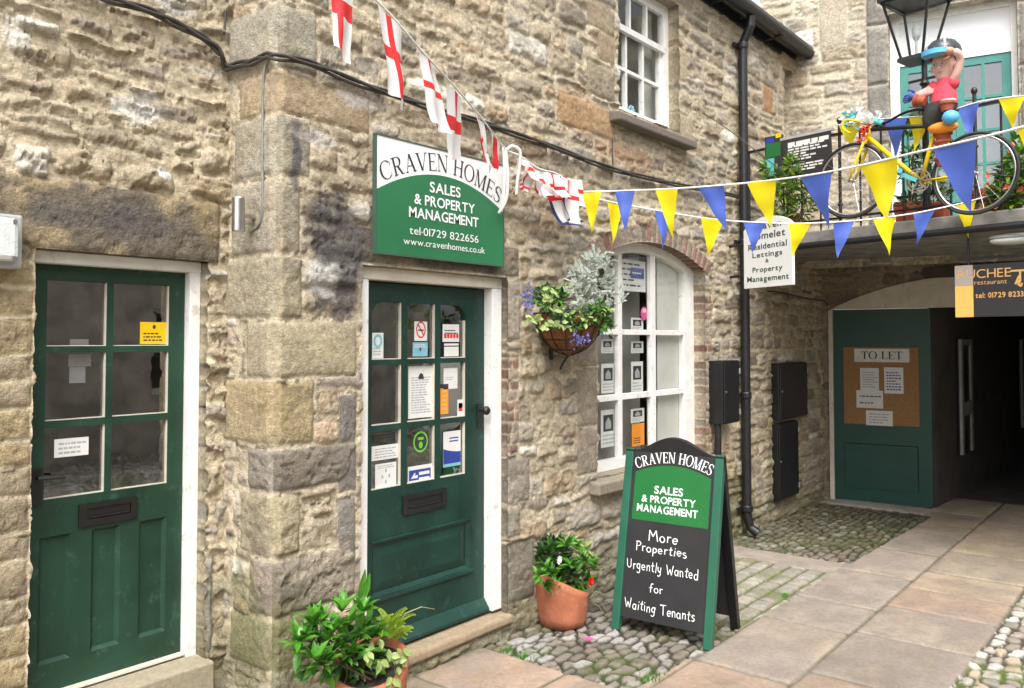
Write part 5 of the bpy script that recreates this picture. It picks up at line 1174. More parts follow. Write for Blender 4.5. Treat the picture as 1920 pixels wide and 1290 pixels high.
mb = MB().lathe((c0[0], c0[1], zb), [(.028, 0), (.030, .004), (.030, zt - zb - .004), (.028, zt - zb)], 28); mb.build('light_body', M['steel'], lp, smooth=False)
mb = MB().lathe((c0[0], c0[1], zb - .0005), [(.026, 0), (.020, .002)], 20); mb.build('light_glass', M['lamplens'], lp)
mb = MB().lathe((XC + .005, c0[1], (zt + zb) / 2), [(.040, 0), (.040, .012), (.030, .016), (.012, .020), (.010, .08)], 20, axis=(-1, 0, 0)); mb.build('mounting', M['steel'], lp)
def cable(pts, r, m, name, label, offs=((0, 0),), cat='cable'):
    mb = MB()
    P = [np.array(p) for p in pts]; out = []
    for i in range(len(P) - 1):
        p0, p1_, p2, p3 = P[max(i - 1, 0)], P[i], P[i + 1], P[min(i + 2, len(P) - 1)]
        for t in np.linspace(0, 1, 8, endpoint=False): out.append(.5 * (2 * p1_ + (p2 - p0) * t + (2 * p0 - 5 * p1_ + 4 * p2 - p3) * t * t + (3 * p1_ - p0 - 3 * p2 + p3) * t ** 3))
    out.append(P[-1]); rr = random.Random(2)
    for dy, dz in offs: mb.tube([p + np.array((0, dy, dz + .006 * math.sin(k * .5 + dz * 300))) for k, p in enumerate(out)], r, 6)
    return tag(mb.build(name, M[m], smooth=True), label, cat)
cp = [onY(u, v, YA - .045) for u, v in ((60, -70), (180, -8), (280, 26), (345, 56), (398, 88), (415, 108))] + [np.array((XC - .04, YA - .03, Z_(432, 132, YA - .03)))] + [onP(u, v, (XC - .035, 0, 0), (1, 0, 0)) for u, v in ((460, 123), (492, 112))] + [onY(u, v, -.045) for u, v in ((522, 110), (590, 127), (700, 170), (800, 203), (900, 233), (1000, 266), (1100, 303), (1200, 334), (1290, 352), (1385, 372))]
cable(cp, .0085, 'cable', 'cable_run', 'bundle of black cables slung across both house fronts and round the corner', ((0, 0), (-.012, .011), (.0, .021)))
cable([onP(u, v, (XC - .02, 0, 0), (1, 0, 0)) for u, v in ((506, 112), (496, 128), (493, 180), (492, 300), (492, 390), (484, 425), (470, 432))], .007, 'cablegrey', 'lamp_cable', 'thin grey cable dropping down the corner stones to the steel wall light')
cable([onY(u, v, YA - .03) for u, v in ((424, -40), (423, 20), (420, 66))], .006, 'cable', 'lamp_cable', 'short thin dark cable running down the inner corner above the cable bundle')
cable([onY(u, v, -.03) for u, v in ((1148, 258), (1149, 300), (1150, 322))], .005, 'cable', 'lamp_cable', 'thin dark cable dropping below the left end of the upper window sill')
def meter(uL, uR, vT, vB, Y, d, label, lid=True):
    x0_, x1_, z0_, z1_ = dn(uL, uR, vT, vB, Y); o = thing('meter_box', label, 'meter box', ((x0_ + x1_) / 2, Y, z0_))
    F_ = FR(Y); mb = MB(); F_.box(mb, x0_, x1_, z0_, z1_, -d, -.012); mb.build('box_body', M['black'], o, bevel=.006)
    mb = MB(); F_.box(mb, x0_ + .012, x1_ - .012, z0_ + .012, z1_ - .012, -.0115, 0); mb.build('box_door', M['iron'], o, bevel=.004)
    mb = MB().lathe(F_.p(x0_ + .05, (z0_ + z1_) / 2, 0), [(.012, 0), (.012, .006)], 10, axis=F_.ez); mb.build('lock', M['steel'], o)
    [MB().box(F_.p(x1_ - .018, z_, .0), F_.p(x1_ - .004, z_ + .05, .006)).build('hinge', M['grey'], o) for z_ in (z0_ + .07, z1_ - .12)]; return o, (x0_, x1_, z0_, z1_)
o, q = meter(1357, 1387, 676, 794, -.15, .15, 'black meter box with a conduit below it left of the downpipe')
mb = MB().tube([(q[0] + .04, -.07, q[2]), (q[0] + .04, -.07, q[2] - .5), (q[0] + .03, -.03, q[2] - .95)], .03, 10); mb.build('conduit', M['iron'], o)
meter(1462, 1514, 680, 784, -.10, .10, 'wide black meter box, the upper of two right of the downpipe')
meter(1459, 1496, 792, 934, -.08, .08, 'narrow tall black meter box below the wide one by the passage')

# ------------------------------------------------------------------ passage: doors, header, notice board
FP = Frame(EL0 - ELN * .045, ELD, (0, 0, 1), ELN)
def fp(u, v, off=-.045): q = onP(u, v, EL0 + ELN * off, ELN); return float((q - EL0) @ ELD), float(q[2])
tl = fp(1563, 640)[0]; tr = fp(1745, 640)[0]; zt_ = (fp(1565, 582)[1] + fp(1740, 577)[1]) / 2; zb_ = .03
mb = MB(); a0, a1 = fp(1582, 830)[0], fp(1722, 830)[0]; hs1 = (a0, a1, fp(1650, 920)[1], fp(1650, 833)[1])
FP.plate(mb, tl, tr, zb_, zt_, [hs1], -.045, 0); FP.recess(mb, *hs1, 0, -.010, .012); pd = mb.build('door', M['green3'], end_b, bevel=.003); pd['label'] = 'shut green passage door carrying the cork board'
mb = MB(); FP.box(mb, OP[0] - .01, tl - .004, .02, 2.17, -.05, .03); pj = mb.build('door_frame', M['cream'], pd, bevel=.004)
mb = MB(); xcO = (OP[0] + OP[1]) / 2; hwO = (OP[1] - OP[0]) / 2; n = 24
oa = lambda x: OP[3] + OP[4] * (1 - ((x - xcO) / hwO) ** 2) + .012
for k in range(n):
    a = OP[0] + (OP[1] - OP[0]) * k / n; b = OP[0] + (OP[1] - OP[0]) * (k + 1) / n
    mb.hexa([FP.p(a, zt_ + .006, -.03), FP.p(b, zt_ + .006, -.03), FP.p(b, oa(b), -.03), FP.p(a, oa(a), -.03)], [FP.p(a, zt_ + .006, .012), FP.p(b, zt_ + .006, .012), FP.p(b, oa(b), .012), FP.p(a, oa(a), .012)])
mb.build('arched_header', M['cream'], end_b)
# passage walls and ceiling
pR = FP.p(tr + .02, 0, -.05); xe = 15.5
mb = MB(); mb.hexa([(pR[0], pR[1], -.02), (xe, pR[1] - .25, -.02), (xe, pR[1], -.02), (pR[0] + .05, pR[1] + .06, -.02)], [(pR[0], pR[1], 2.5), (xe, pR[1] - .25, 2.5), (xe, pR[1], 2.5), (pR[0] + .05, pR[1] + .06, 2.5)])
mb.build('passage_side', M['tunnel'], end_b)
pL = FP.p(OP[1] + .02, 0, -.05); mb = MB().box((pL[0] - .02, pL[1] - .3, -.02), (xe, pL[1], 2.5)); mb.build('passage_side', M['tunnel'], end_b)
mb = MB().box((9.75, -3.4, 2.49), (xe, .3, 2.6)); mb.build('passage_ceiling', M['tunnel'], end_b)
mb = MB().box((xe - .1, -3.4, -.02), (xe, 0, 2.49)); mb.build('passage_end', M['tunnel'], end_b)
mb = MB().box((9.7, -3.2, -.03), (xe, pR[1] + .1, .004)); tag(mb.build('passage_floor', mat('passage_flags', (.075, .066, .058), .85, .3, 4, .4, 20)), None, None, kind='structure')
yT = pR[1] - .06
def casing(uL, uR, vT, vB, Y):
    a, b, c, d = dn(uL, uR, vT, vB, Y); F_ = FR(Y); mb = MB(); F_.plate(mb, a, b, c, d, [(a + (b - a) * .16, b - (b - a) * .16, c + (d - c) * .45, d - .07), (a + (b - a) * .16, b - (b - a) * .16, c, c + (d - c) * .33)], 0, .03); o = mb.build('passage_door_frame', mat('dimmed_white', (.34, .33, .31), .6, .2, 8), end_b); mb = MB(); F_.box(mb, a + .02, b - .02, c, d - .02, -.02, .008); mb.build('passage_door_panel', M['black'], o)  # white paint greyed to put the passage's dim light into its colour
casing(1797, 1818, 636, 850, yT - .02); casing(1912, 1925, 636, 800, yT - .20)
nb = thing('notice_board', 'cork board of pinned papers headed TO LET on the shut passage door', 'notice board', FP.p((tl + tr) / 2, 1.2, .01))
def fq(uL, uR, vT, vB): um, vm = (uL + uR) / 2, (vT + vB) / 2; return fp(uL, vm, -.03)[0], fp(uR, vm, -.03)[0], fp(um, vB, -.03)[1], fp(um, vT, -.03)[1]
q = fq(1582, 1723, 651, 797); mb = MB(); FP.box(mb, *q, .001, .016); mb.build('cork_panel', M['cork'], nb)
q = fq(1602, 1705, 654, 679); o = sticker(FP, *q, .017, nb, 'heading_card', 'paper', 0)
mb = MB(); text(mb, FP, 'TO LET', (q[0] + q[1]) / 2, q[2] + (q[3] - q[2]) * .22, (q[3] - q[2]) * .58, 'serif', (q[1] - q[0]) * .75, .0195); text(mb, FP, 'TO LET', (q[0] + q[1]) / 2 + .003, q[2] + (q[3] - q[2]) * .22, (q[3] - q[2]) * .58, 'serif', (q[1] - q[0]) * .75, .0205); mb.build('lettering', M['ink'], nb)
for i, (uv, ln, ink) in enumerate([((1613, 1648, 690, 732), 7, 'inkgrey'), ((1658, 1694, 689, 738), 7, 'stickerblue'), ((1606, 1656, 732, 765), 2, 'ink'), ((1624, 1674, 770, 798), 4, 'inkgrey')]): sticker(FP, *fq(*uv), .017 + .002 * i, nb, 'pinned_paper', 'paper', ln, ink, seed=50 + i)

# ------------------------------------------------------------------ balcony
BP0 = np.array((7.55, 0, 0)); BD = np.array((-.2, -.98, 0)); BD /= np.linalg.norm(BD); BN = np.array((BD[1], -BD[0], 0))
def bq(u, v, off=0.): return onP(u, v, BP0 + BN * off, BN)
FB = Frame(BP0, BD, (0, 0, 1), BN)
def bxy(u, v, off=0.): q = bq(u, v, off); return float((q - BP0) @ BD), float(q[2])
ZB0 = .5 * (bxy(1504, 464)[1] + bxy(1789, 433)[1]); ZB1 = ZB0 + .13
mb = MB(); L_ = 4.2; e1 = BP0 + BD * L_; mb.hexa([(BP0[0], -.001, ZB0), (e1[0], e1[1], ZB0), (10.4, e1[1], ZB0), (9.9, -.001, ZB0)], [(BP0[0], -.001, ZB1), (e1[0], e1[1], ZB1), (10.4, e1[1], ZB1), (9.9, -.001, ZB1)])
bal = mb.build('balcony', M['lead'], end_b, bevel=.012); bal['label'] = 'dark stone balcony with iron rails'
mb = MB(); mb.tube([FB.p(-.02, ZB0 + .0, .05), FB.p(L_, ZB0 + .0, .05)], .028, 10); mb.build('edge_pipe', M['iron'], bal)
RT = bxy(1740, 216)[1]
mb = MB(); mb.bar(FB.p(0, RT, -.02), FB.p(L_, RT, -.02), .045, .018); mb.bar(FB.p(0, ZB1 + .09, -.02), FB.p(L_, ZB1 + .09, -.02), .035, .015); mb.build('rail', M['black'], bal)
for k in range(23):
    t = .03 + k * .185; mb = MB(); post = k % 6 == 5
    r = .014 if post else .009; mb.tube([FB.p(t, ZB1, -.02), FB.p(t, RT + (.10 if post else 0), -.02)], r, 8)
    for zz in (.25, .62): mb.ball(FB.p(t, ZB1 + (RT - ZB1) * zz, -.02), (r * 1.7, r * 1.7, r * 1.2), 8, 5)
    if post: mb.ball(FB.p(t, RT + .12, -.02), (.024, .024, .03), 10, 7)
    mb.build('post' if post else 'baluster', M['iron'], bal)
# French window behind it
FE = Frame(EU0 - EUN * .14, EUD, (0, 0, 1), EUN); a, b, c, d = FWN
ztr = eu_t(1790, 92)[1]
fo = MB(); FE.plate(fo, a - .004, b + .004, c, d, [(a + .09, b - .05, c, ztr - .06), (a + .09, b - .05, ztr + .05, d - .06)], -.08, 0); fw = fo.build('french_window', M['white'], end_b, bevel=.004); fw['label'] = 'white framed balcony window with teal door leaves'
mb = MB(); FE.box(mb, a + .09, b - .05, ztr + .05, d - .06, -.045, -.035); mb.build('transom_panel', M['signwhite'], fw)
lm = (a + b) / 2 + .03
for (xa, xb) in ((a + .095, lm - .004), (lm + .004, b - .055)):
    mb = MB(); zz0, zz1 = c + .02, ztr - .065; s_ = .075; rows = 4; ys_ = np.linspace(zz0 + .42, zz1 - s_, rows + 1); xm_ = (xa + xb) / 2
    xs_ = [(xa + s_, xm_ - .014), (xm_ + .014, xb - s_)]
    FE.plate(mb, xa, xb, zz0, zz1, [(x0_, x1_, ys_[j] + (.014 if j else 0), ys_[j + 1] - (.014 if j < rows - 1 else 0)) for x0_, x1_ in xs_ for j in range(rows)], -.05, -.012)
    lf = mb.build('door_leaf', M['teal'], fw, bevel=.003); mb = MB(); FE.poly(mb, [(xa + .02, zz0 + .4), (xb - .02, zz0 + .4), (xb - .02, zz1 - .02), (xa + .02, zz1 - .02)], -.035); mb.build('pane', M['skyglass'], fw)
mb = MB(); P = FE.p; mb.add([P(a, c, -.6), P(b, c, -.6), P(b, d, -.6), P(a, d, -.6), P(a, c, -.09), P(b, c, -.09), P(b, d, -.09), P(a, d, -.09)], [(0, 1, 2, 3), (0, 4, 7, 3), (1, 2, 6, 5), (0, 1, 5, 4), (3, 7, 6, 2)]); mb.build('room_interior', mat('sky_white_room', (.75, .76, .76), .9, .1, 3), end_b)  # pale interior colour stands in for the sky reflected in the panes
# troughs and plants on the balcony
for i, (uL, uR, lab) in enumerate([(1678, 1722, 'long terracotta trough on the balcony floor below the yellow bicycle frame'), (1728, 1776, 'terracotta trough on the balcony floor under the bicycle cranks')]):
    ta, _ = bxy(uL, 410, -.2); tb, _ = bxy(uR, 410, -.2); mb = MB(); F_ = Frame(BP0 - BN * .25, BD, (0, 0, 1), BN)
    mb.hexa([F_.p(ta + .02, ZB1, -.07), F_.p(tb - .02, ZB1, -.07), F_.p(tb - .02, ZB1, .07), F_.p(ta + .02, ZB1, .07)], [F_.p(ta, ZB1 + .15, -.09), F_.p(tb, ZB1 + .15, -.09), F_.p(tb, ZB1 + .15, .09), F_.p(ta, ZB1 + .15, .09)]); o = thing('planter', lab, 'planter', F_.p((ta + tb) / 2, ZB1)); mb.build('trough', M['terra2'], o, bevel=.008)
    mb = MB(); clump(mb, F_.p((ta + tb) / 2, ZB1 + .20), (.12, .10, .07), 70, .06, .03, rg, mats=[M['leafmid'], M['leafdark']]); mb.build('foliage', parent=o)
def shrub(name, lab, base, blobs, L, W, mats_, n=160, flower=None, nf=40, up=.3):
    o = thing(name, lab, 'plant', base); mb = MB(); st_ = MB()
    for (u, v, off, r, k) in blobs:
        c = bq(u, v, off); clump(mb, c, (r, r, r * 1.1), int(n * k), L, W, rg, mats=mats_, up=up); st_.tube([base, (np.array(base) + c) / 2 + rg.normal(size=3) * .03, c], [.008, .006, .003], 5)
    mb.build('foliage', parent=o); st_.build('stem', M['stem'], o)
    if flower:
        for _ in range(nf):
            mb = MB(); u, v, off, r, k = blobs[int(rg.integers(len(blobs)))]; c = bq(u, v, off) + rg.normal(size=3) * r * .7 + BN * .08
            for _ in range(6): leaf(mb, c, rg.normal(size=3) + BN, BN, .028, .022, .2)
            mb.build('flower', M[flower], o)
    mb = MB().lathe((base[0], base[1], ZB1), [(.09, 0), (.12, .18), (.13, .18), (.13, .21), (.115, .21), (.11, .17)], 18, cap1=True); mb.build('pot', M['terra2'], o); return o
bb = bq(1478, 440, -.22); bb[2] = ZB1 + .15
shrub('balcony_shrub', 'yellow green feathery shrub at the left end of the balcony below the menu board', bb, [(1455, 330, -.02, .09, 1.2), (1475, 350, .0, .11, 1.4), (1487, 308, .06, .06, 1), (1460, 380, -.05, .13, 1.3), (1500, 388, -.08, .12, 1.2), (1440, 318, .0, .07, .8), (1492, 335, .05, .08, 1), (1515, 370, -.08, .07, .8)], .075, .020, [M['leaflime'], M['leaflime'], M['leafcream'], M['leafbright'], M['leafmid']], 120)
bb = bq(1890, 420, -.25); bb[2] = ZB1 + .15
shrub('balcony_flowers', 'bushy green plant with coral flowers on the balcony beside the rear bicycle wheel', bb, [(1895, 330, -.12, .10, 1), (1915, 300, -.12, .09, 1), (1885, 365, -.12, .11, 1.1), (1915, 370, -.14, .13, 1.3), (1940, 330, -.14, .14, 1.2), (1870, 390, -.14, .07, .6), (1905, 270, -.16, .05, .4)], .07, .032, [M['leafbright'], M['leaflime'], M['leafmid']], 110, 'orangeflower', 24)
bb = bq(1706, 420, -.42); bb[2] = ZB1 + .15
shrub('balcony_shrub', 'dark leafy climber standing behind the bicycle frame on the balcony', bb, [(1700, 240, -.36, .06, .7), (1712, 290, -.36, .08, 1), (1700, 330, -.36, .08, 1), (1722, 225, -.36, .04, .4), (1742, 340, -.36, .08, .8), (1735, 300, -.36, .07, .7)], .06, .02, [M['leafdark'], M['leafmid'], M['leafmid'], M['leafbright']], 90)
bb = bq(1848, 420, -.30); bb[2] = ZB1 + .12
shrub('balcony_flowers', 'low green and yellow plant on the balcony edge under the rear bicycle wheel', bb, [(1850, 400, -.15, .05, 1), (1838, 395, -.15, .04, .6), (1862, 392, -.15, .04, .6)], .05, .022, [M['leafbright'], M['leaflime']], 60)
# lantern on its post
lt = BP0 - BN * .12; ln0 = onP(1733, 112, lt, BN); c0 = ln0.copy(); lan = thing('street_lantern', 'old four sided glass lantern on a black post behind the balcony rail', 'lantern', (c0[0], c0[1], ZB1))
mb = MB().tube([(c0[0], c0[1], ZB1), (c0[0], c0[1], ZB1 + .2), (c0[0], c0[1], c0[2])], [.035, .028, .022], 12); mb.lathe((c0[0], c0[1], c0[2] - .22), [(.022, 0), (.04, .02), (.022, .05)], 12)
mb.bar((c0[0] - BD[0] * .13, c0[1] - BD[1] * .13, c0[2] - .16), (c0[0] + BD[0] * .13, c0[1] + BD[1] * .13, c0[2] - .16), .018, .018); mb.build('lantern_post', M['iron'], lan)
cl_ = c0 - BD * .06; w0, w1, hL = .088, .188, .50; pts = lambda w_, z: [cl_ + BD * sx * w_ + BN * sy * w_ + np.array((0, 0, z)) for sx, sy in ((-1, -1), (1, -1), (1, 1), (-1, 1))]
mb = MB(); mb.hexa(pts(w0 + .025, 0), pts(w0 + .02, .03)); A, B = pts(w0, .03), pts(w1, hL)
for p, q in zip(A, B): mb.bar(p, q, .017, .017, up=BN)
for k in range(4): mb.bar(B[k], B[(k + 1) % 4], .03, .03)
mb.hexa(pts(w1 + .03, hL), pts(w1 + .03, hL + .03)); mb.hexa(pts(w1 + .03, hL + .03), pts(.10, hL + .22)); mb.hexa(pts(.08, hL + .22), pts(.09, hL + .30)); mb.ball(cl_ + (0, 0, hL + .35), .04); mb.build('lantern_frame', M['iron'], lan)
mb = MB()
for k in range(4): mb.add([A[k], A[(k + 1) % 4], B[(k + 1) % 4], B[k]], [(0, 1, 2, 3)])
mb.build('lantern_glass', M['lampglass'], lan); mb = MB().lathe(cl_ + (0, 0, .05), [(.012, 0), (.012, .12), (.032, .16), (.036, .22), (.012, .27)], 12); mb.build('lamp_bulb', M['lamplens'], lan)
# menu boards hung on the rail
def hung(lab, corners, off, m, name='menu_board'):
    pts_ = [bxy(u, v, off) for u, v in corners]; o = thing(name, lab, 'menu board', bq(*corners[0], off)); mb = MB(); F_ = Frame(BP0 + BN * off, BD, (0, 0, 1), BN); mb.hexa([F_.p(x, y, -.012) for x, y in pts_], [F_.p(x, y, .012) for x, y in pts_]); mb.build('board', M[m], o, bevel=.003)
    x0_, x1_ = min(p[0] for p in pts_), max(p[0] for p in pts_); y0_, y1_ = min(p[1] for p in pts_), max(p[1] for p in pts_); return o, F_, x0_, x1_, y0_, y1_
o, F_, xa, xb, ya, yb = hung('black menu board with rows of white writing hung on the balcony rail', [(1474, 336), (1562, 325), (1557, 243), (1466, 262)], .03, 'charcoal')
mb = MB(); r_ = random.Random(8); nrow = 11
for k in range(nrow):
    x = xa + .07; yy = yb - .065 - k * (yb - ya - .12) / nrow; hh = .018 if k == 0 else .007; xe_ = xb - (.03 if k == 0 else r_.uniform(.03, .22))
    if k in (7,): continue
    while x < xe_ - .02: L = r_.uniform(.03, .09) * (1.6 if k == 0 else 1); F_.box(mb, x, min(x + L, xe_), yy - hh, yy + hh, .0125, .014); x += L + .013
mb.build('writing', M['paper'], o); mb = MB(); F_.box(mb, xa - .01, xb + .01, yb - .012, yb + .012, -.014, .015); mb.build('top_edge', M['grey'], o)
o, F_, xa, xb, ya, yb = hung('coloured menu board with green and blue panels left of the black one', [(1437, 338), (1464, 334), (1468, 252), (1435, 258)], .03, 'charcoal')
mb = MB(); mb.use(M['signgreen2']); F_.box(mb, xa + .01, xb - .02, yb - .2, yb - .07, .0125, .014); mb.use(M['stickerblue']); F_.box(mb, xa + .01, xa + .1, yb - .07, yb - .02, .0125, .014); mb.use(M['noticeyellow']); F_.box(mb, xa + .12, xb - .01, yb - .03, yb + .01, .0125, .0145); mb.use(M['turq']); F_.box(mb, xa + .01, xa + .1, ya + .03, yb - .21, .0125, .014); mb.build('picture', parent=o)
# oval lamp below the balcony
c0 = bq(1903, 450, -.05); lp = thing('underside_lamp', 'oval white lamp fixed below the balcony edge at the right', 'lamp', c0); mb = MB().ball(c0, (.07, .17, .035), 20, 10); mb.build('lamp_lens', M['lamplens'], lp, smooth=True); mb = MB().ball(c0 + (0, 0, .025), (.08, .18, .025), 20, 8); mb.build('lamp_base', M['grey'], lp, smooth=True)

# ------------------------------------------------------------------ projecting letting sign on the wall
hd_ = np.array((-.469, -.883, 0)); hd_ /= np.linalg.norm(hd_); hn = np.array((hd_[1], -hd_[0], 0)); H0 = onY(1396, 480, -.19)
def hxy(u, v): q = onP(u, v, H0, hn); return float((q - H0) @ hd_), float(q[2])
FH = Frame((H0[0], H0[1], 0), hd_, (0, 0, 1), hn)
hx0, hx1 = hxy(1397, 500)[0], hxy(1488, 500)[0]; hz0 = (hxy(1398, 541)[1] + hxy(1488, 534)[1]) / 2; hzs = (hxy(1396, 428)[1] + hxy(1485, 424)[1]) / 2; hzt = hxy(1440, 405)[1]; hxc = (hx0 + hx1) / 2
hs_g = thing('hanging_sign', 'white round topped letting sign projecting from the wall by the downpipe', 'sign', FH.p(hxc, hz0))
mb = MB(); pts = [(hx0, hz0), (hx1, hz0)] + [(hx1 + (hx0 - hx1) * t, hzs + (hzt - hzs) * math.sin(PI * t) ** .7) for t in np.linspace(0, 1, 17)]; mb.hexa([FH.p(x, y, -.012) for x, y in pts], [FH.p(x, y, .012) for x, y in pts]); mb.build('sign_board', M['signwhite'], hs_g)
mb = MB(); hw_ = hx1 - hx0; hh = hzt - hz0
mt_letters = mat('sign_dark_green_letter', (.03, .06, .05), .6, .05, 5)
for s, yc, ht, wd in [('Craven', .86, .085, .58), ('Homelet', .725, .095, .74), ('Residential', .575, .080, .80), ('Lettings', .455, .070, .62), ('&', .36, .050, .07), ('Property', .245, .070, .62), ('Management', .115, .075, .86)]:
    text(mb, FH, s, hxc, hz0 + hh * (yc - ht / 2 + .01), hh * ht, 'bold', hw_ * wd, .0135, track=.13)
mb.build('lettering', mt_letters, hs_g)
mb = MB(); mb.tube([FH.p(-.26, hz0 + .12, 0), FH.p(hx0 + .02, hz0 + .12, 0)], .012, 8); mb.tube([FH.p(-.26, hz0 + .4, 0), FH.p(hx0 + .02, hz0 + .4, 0)], .012, 8); mb.build('bracket', M['iron'], hs_g)
# restaurant sign hung under the balcony
def rx(u, v): q = onP(u, v, BP0 - BN * .06, BN); return float((q - BP0) @ BD), float(q[2])
FRS = Frame(BP0 - BN * .06, BD, (0, 0, 1), BN); a, zt_ = rx(1791, 499); _, zb2 = rx(1791, 595); b = rx(2015, 540)[0]; hR = zt_ - zb2
rs = thing('restaurant_sign', 'charcoal and orange restaurant sign hung below the balcony over the passage', 'sign', FRS.p((a + b) / 2, zb2))
mb = MB(); FRS.box(mb, a, b, zb2, zt_, -.010, .008); mb.build('sign_board', M['charcoal'], rs)
xo = rx(1826, 560)[0]
mb = MB(); FRS.box(mb, a, xo, zb2, zb2 + hR * .60, .0085, .0095); mb.build('orange_panel', M['lightorange'], rs); mb = MB(); FRS.box(mb, a, xo, zb2 + hR * .602, zt_, .0085, .0095); mb.build('grey_panel', mat('sign_grey', (.36, .32, .30), .5, .05, 5), rs)
mb = MB(); mw = lambda uL, uR: (rx(uL, 540)[0], rx(uR, 540)[0])
for s, uL, uR, y, h_, f in [('RUCHEE', 1797, 1897, .74, .165, 'r'), ('restaurant', 1828, 1889, .615, .085, 'r'), ('tel: 01729 823393', 1830, 1935, .36, .095, 'bold')]:
    l, r = mw(uL, uR); text(mb, FRS, s, (l + r) / 2, zb2 + hR * y, hR * h_, f, r - l, .0105, track=.14)
l, r = mw(1897, 1925); ws_ = r - l
for st_ in ([(0, .84), (1.3, .84)], [(.62, .84), (.62, .66), (.30, .60), (.55, .74), (.62, .70)], [(.62, .66), (.5, .58), (.66, .55), (.74, .60)], [(.95, .66), (1.0, .86), (1.12, .95), (1.3, .93)]):
    for q in stroke_polys([(l + ws_ * x, zb2 + hR * y) for x, y in st_], .014): mb.add([FRS.p(x, y, .0106 + .0001 * len(mb.v) % .0007) for x, y in q], [(0, 1, 2, 3)])
mb.build('lettering', M['gold'], rs)
mb = MB()
for t in (a + .1, b - .2): mb.tube([FRS.p(t, zt_ - .01, 0), FRS.p(t, ZB0, 0)], .008, 6)
mb.bar(FRS.p(a + .02, zt_ + .05, 0), FRS.p(b, zt_ + .05, 0), .02, .02); mb.build('hanger', M['iron'], rs)

# ------------------------------------------------------------------ bunting
def cord_fn(pts):
    P = [np.array(p, float) for p in pts]
    us_ = [p[0] for p in P]
    def at(u): return float(np.interp(u, us_, [p[1] for p in P])), float(np.interp(u, us_, [p[2] for p in P]))
    return at
def smooth_cord(pts, n=8):
    P = [np.array(p, float) for p in pts]; out = []
    for i in range(len(P) - 1):
        p0, p1_, p2, p3 = P[max(i - 1, 0)], P[i], P[i + 1], P[min(i + 2, len(P) - 1)]
        for t in np.linspace(0, 1, n, endpoint=False): out.append(.5 * (2 * p1_ + (p2 - p0) * t + (2 * p0 - 5 * p1_ + 4 * p2 - p3) * t * t + (3 * p1_ - p0 - 3 * p2 + p3) * t ** 3))
    return out + [P[-1]]
def pennant(par, A, B, T, m, seed, name='pennant', amp=.024):
    """triangle hanging from A-B with tip T, gently rippled"""
    r = random.Random(seed); n = 12; mb = MB(); vs = []; idx = {}; tw = r.uniform(-.12, .12); A, B, T = map(np.array, (A, B, T)); nn = np.cross(B - A, T - A); nn /= np.linalg.norm(nn); ph = r.uniform(0, 6); f = r.uniform(4, 7)
    for i in range(n + 1):
        for j in range(n + 1 - i):
            s, t = j / n, i / n; p = A + (B - A) * s + (T - A) * t + nn * tw * np.linalg.norm(B - A) * (s - .5 * (1 - t)) * t * 3; k = (s + t * .5) ; rip = math.sin(ph + f * k) * amp * (t ** .7) + math.sin(ph * 2 + 9 * t) * amp * .4 * t
            idx[(i, j)] = len(vs); vs.append(p + nn * rip)
    fs = []
    for i in range(n):
        for j in range(n - i):
            fs.append((idx[(i, j)], idx[(i, j + 1)], idx[(i + 1, j)]))
            if j < n - i - 1: fs.append((idx[(i, j + 1)], idx[(i + 1, j + 1)], idx[(i + 1, j)]))
    mb.add(vs, fs); return mb.build(name, M[m], par, smooth=True)
def bunting(label, pts, flags_, r, cf=None, wfn=None, group=None):
    W3 = [atD(u, v, d) if wfn is None else wfn(u, v) for u, v, d in pts]; o = thing('bunting', label, 'bunting', W3[0], group)
    sm = smooth_cord(W3, 6); MB().tube(sm, r, 6).build('cord', M['cord'], o, smooth=True); at = cord_fn(pts)
    for i, (c, uL, uR, tu, tv) in enumerate(flags_):
        vL, dL = at(uL); vR, dR = at(uR)
        f = (lambda u, v, d: atD(u, v, d)) if wfn is None else (lambda u, v, d: wfn(u, v))
        pennant(o, f(uL, vL, dL), f(uR, vR, dR), f(tu, tv, (dL + dR) / 2 + .02), c, i * 7 + int(pts[0][0]))
    return o
bunting('upper string of yellow and blue pennants crossing the alley nearest the viewer', [(1082, 360, 5.64), (1160, 358, 5.58), (1240, 355, 5.46), (1320, 350, 5.30), (1420, 341, 5.08), (1520, 328, 4.8), (1620, 309, 4.52), (1720, 285, 4.25), (1830, 260, 3.98), (1920, 237, 3.8), (2080, 190, 3.5)],
        [('yellow', 1092, 1128, 1109, 437), ('blue', 1152, 1190, 1173, 433), ('yellow', 1229, 1271, 1258, 446), ('blue', 1307, 1357, 1363, 432), ('yellow', 1400, 1455, 1446, 424), ('blue', 1499, 1560, 1553, 432), ('yellow', 1612, 1683, 1667, 412), ('blue', 1750, 1831, 1813, 400), ('yellow', 1905, 1985, 1950, 330)], .006)
bunting('lower string of blue and yellow pennants hanging in front of the balcony', [(1082, 362, 5.66), (1138, 377, 5.85), (1228, 394, 6.1), (1320, 409, 6.3), (1400, 416, 6.35), (1500, 419, 6.4), (1600, 414, 6.4), (1680, 405, 6.4), (1740, 395, 6.38), (1830, 374, 6.34), (1920, 345, 6.3), (2010, 315, 6.2)],
        [('yellow', 1138, 1167, 1153, 458), ('blue', 1228, 1261, 1241, 470), ('yellow', 1314, 1357, 1330, 483), ('blue', 1394, 1437, 1410, 475), ('yellow', 1478, 1522, 1485, 483), ('blue', 1562, 1602, 1571, 484), ('yellow', 1636, 1681, 1666, 480), ('blue', 1712, 1754, 1722, 459), ('yellow', 1789, 1831, 1815, 447), ('blue', 1866, 1904, 1887, 425)], .006)
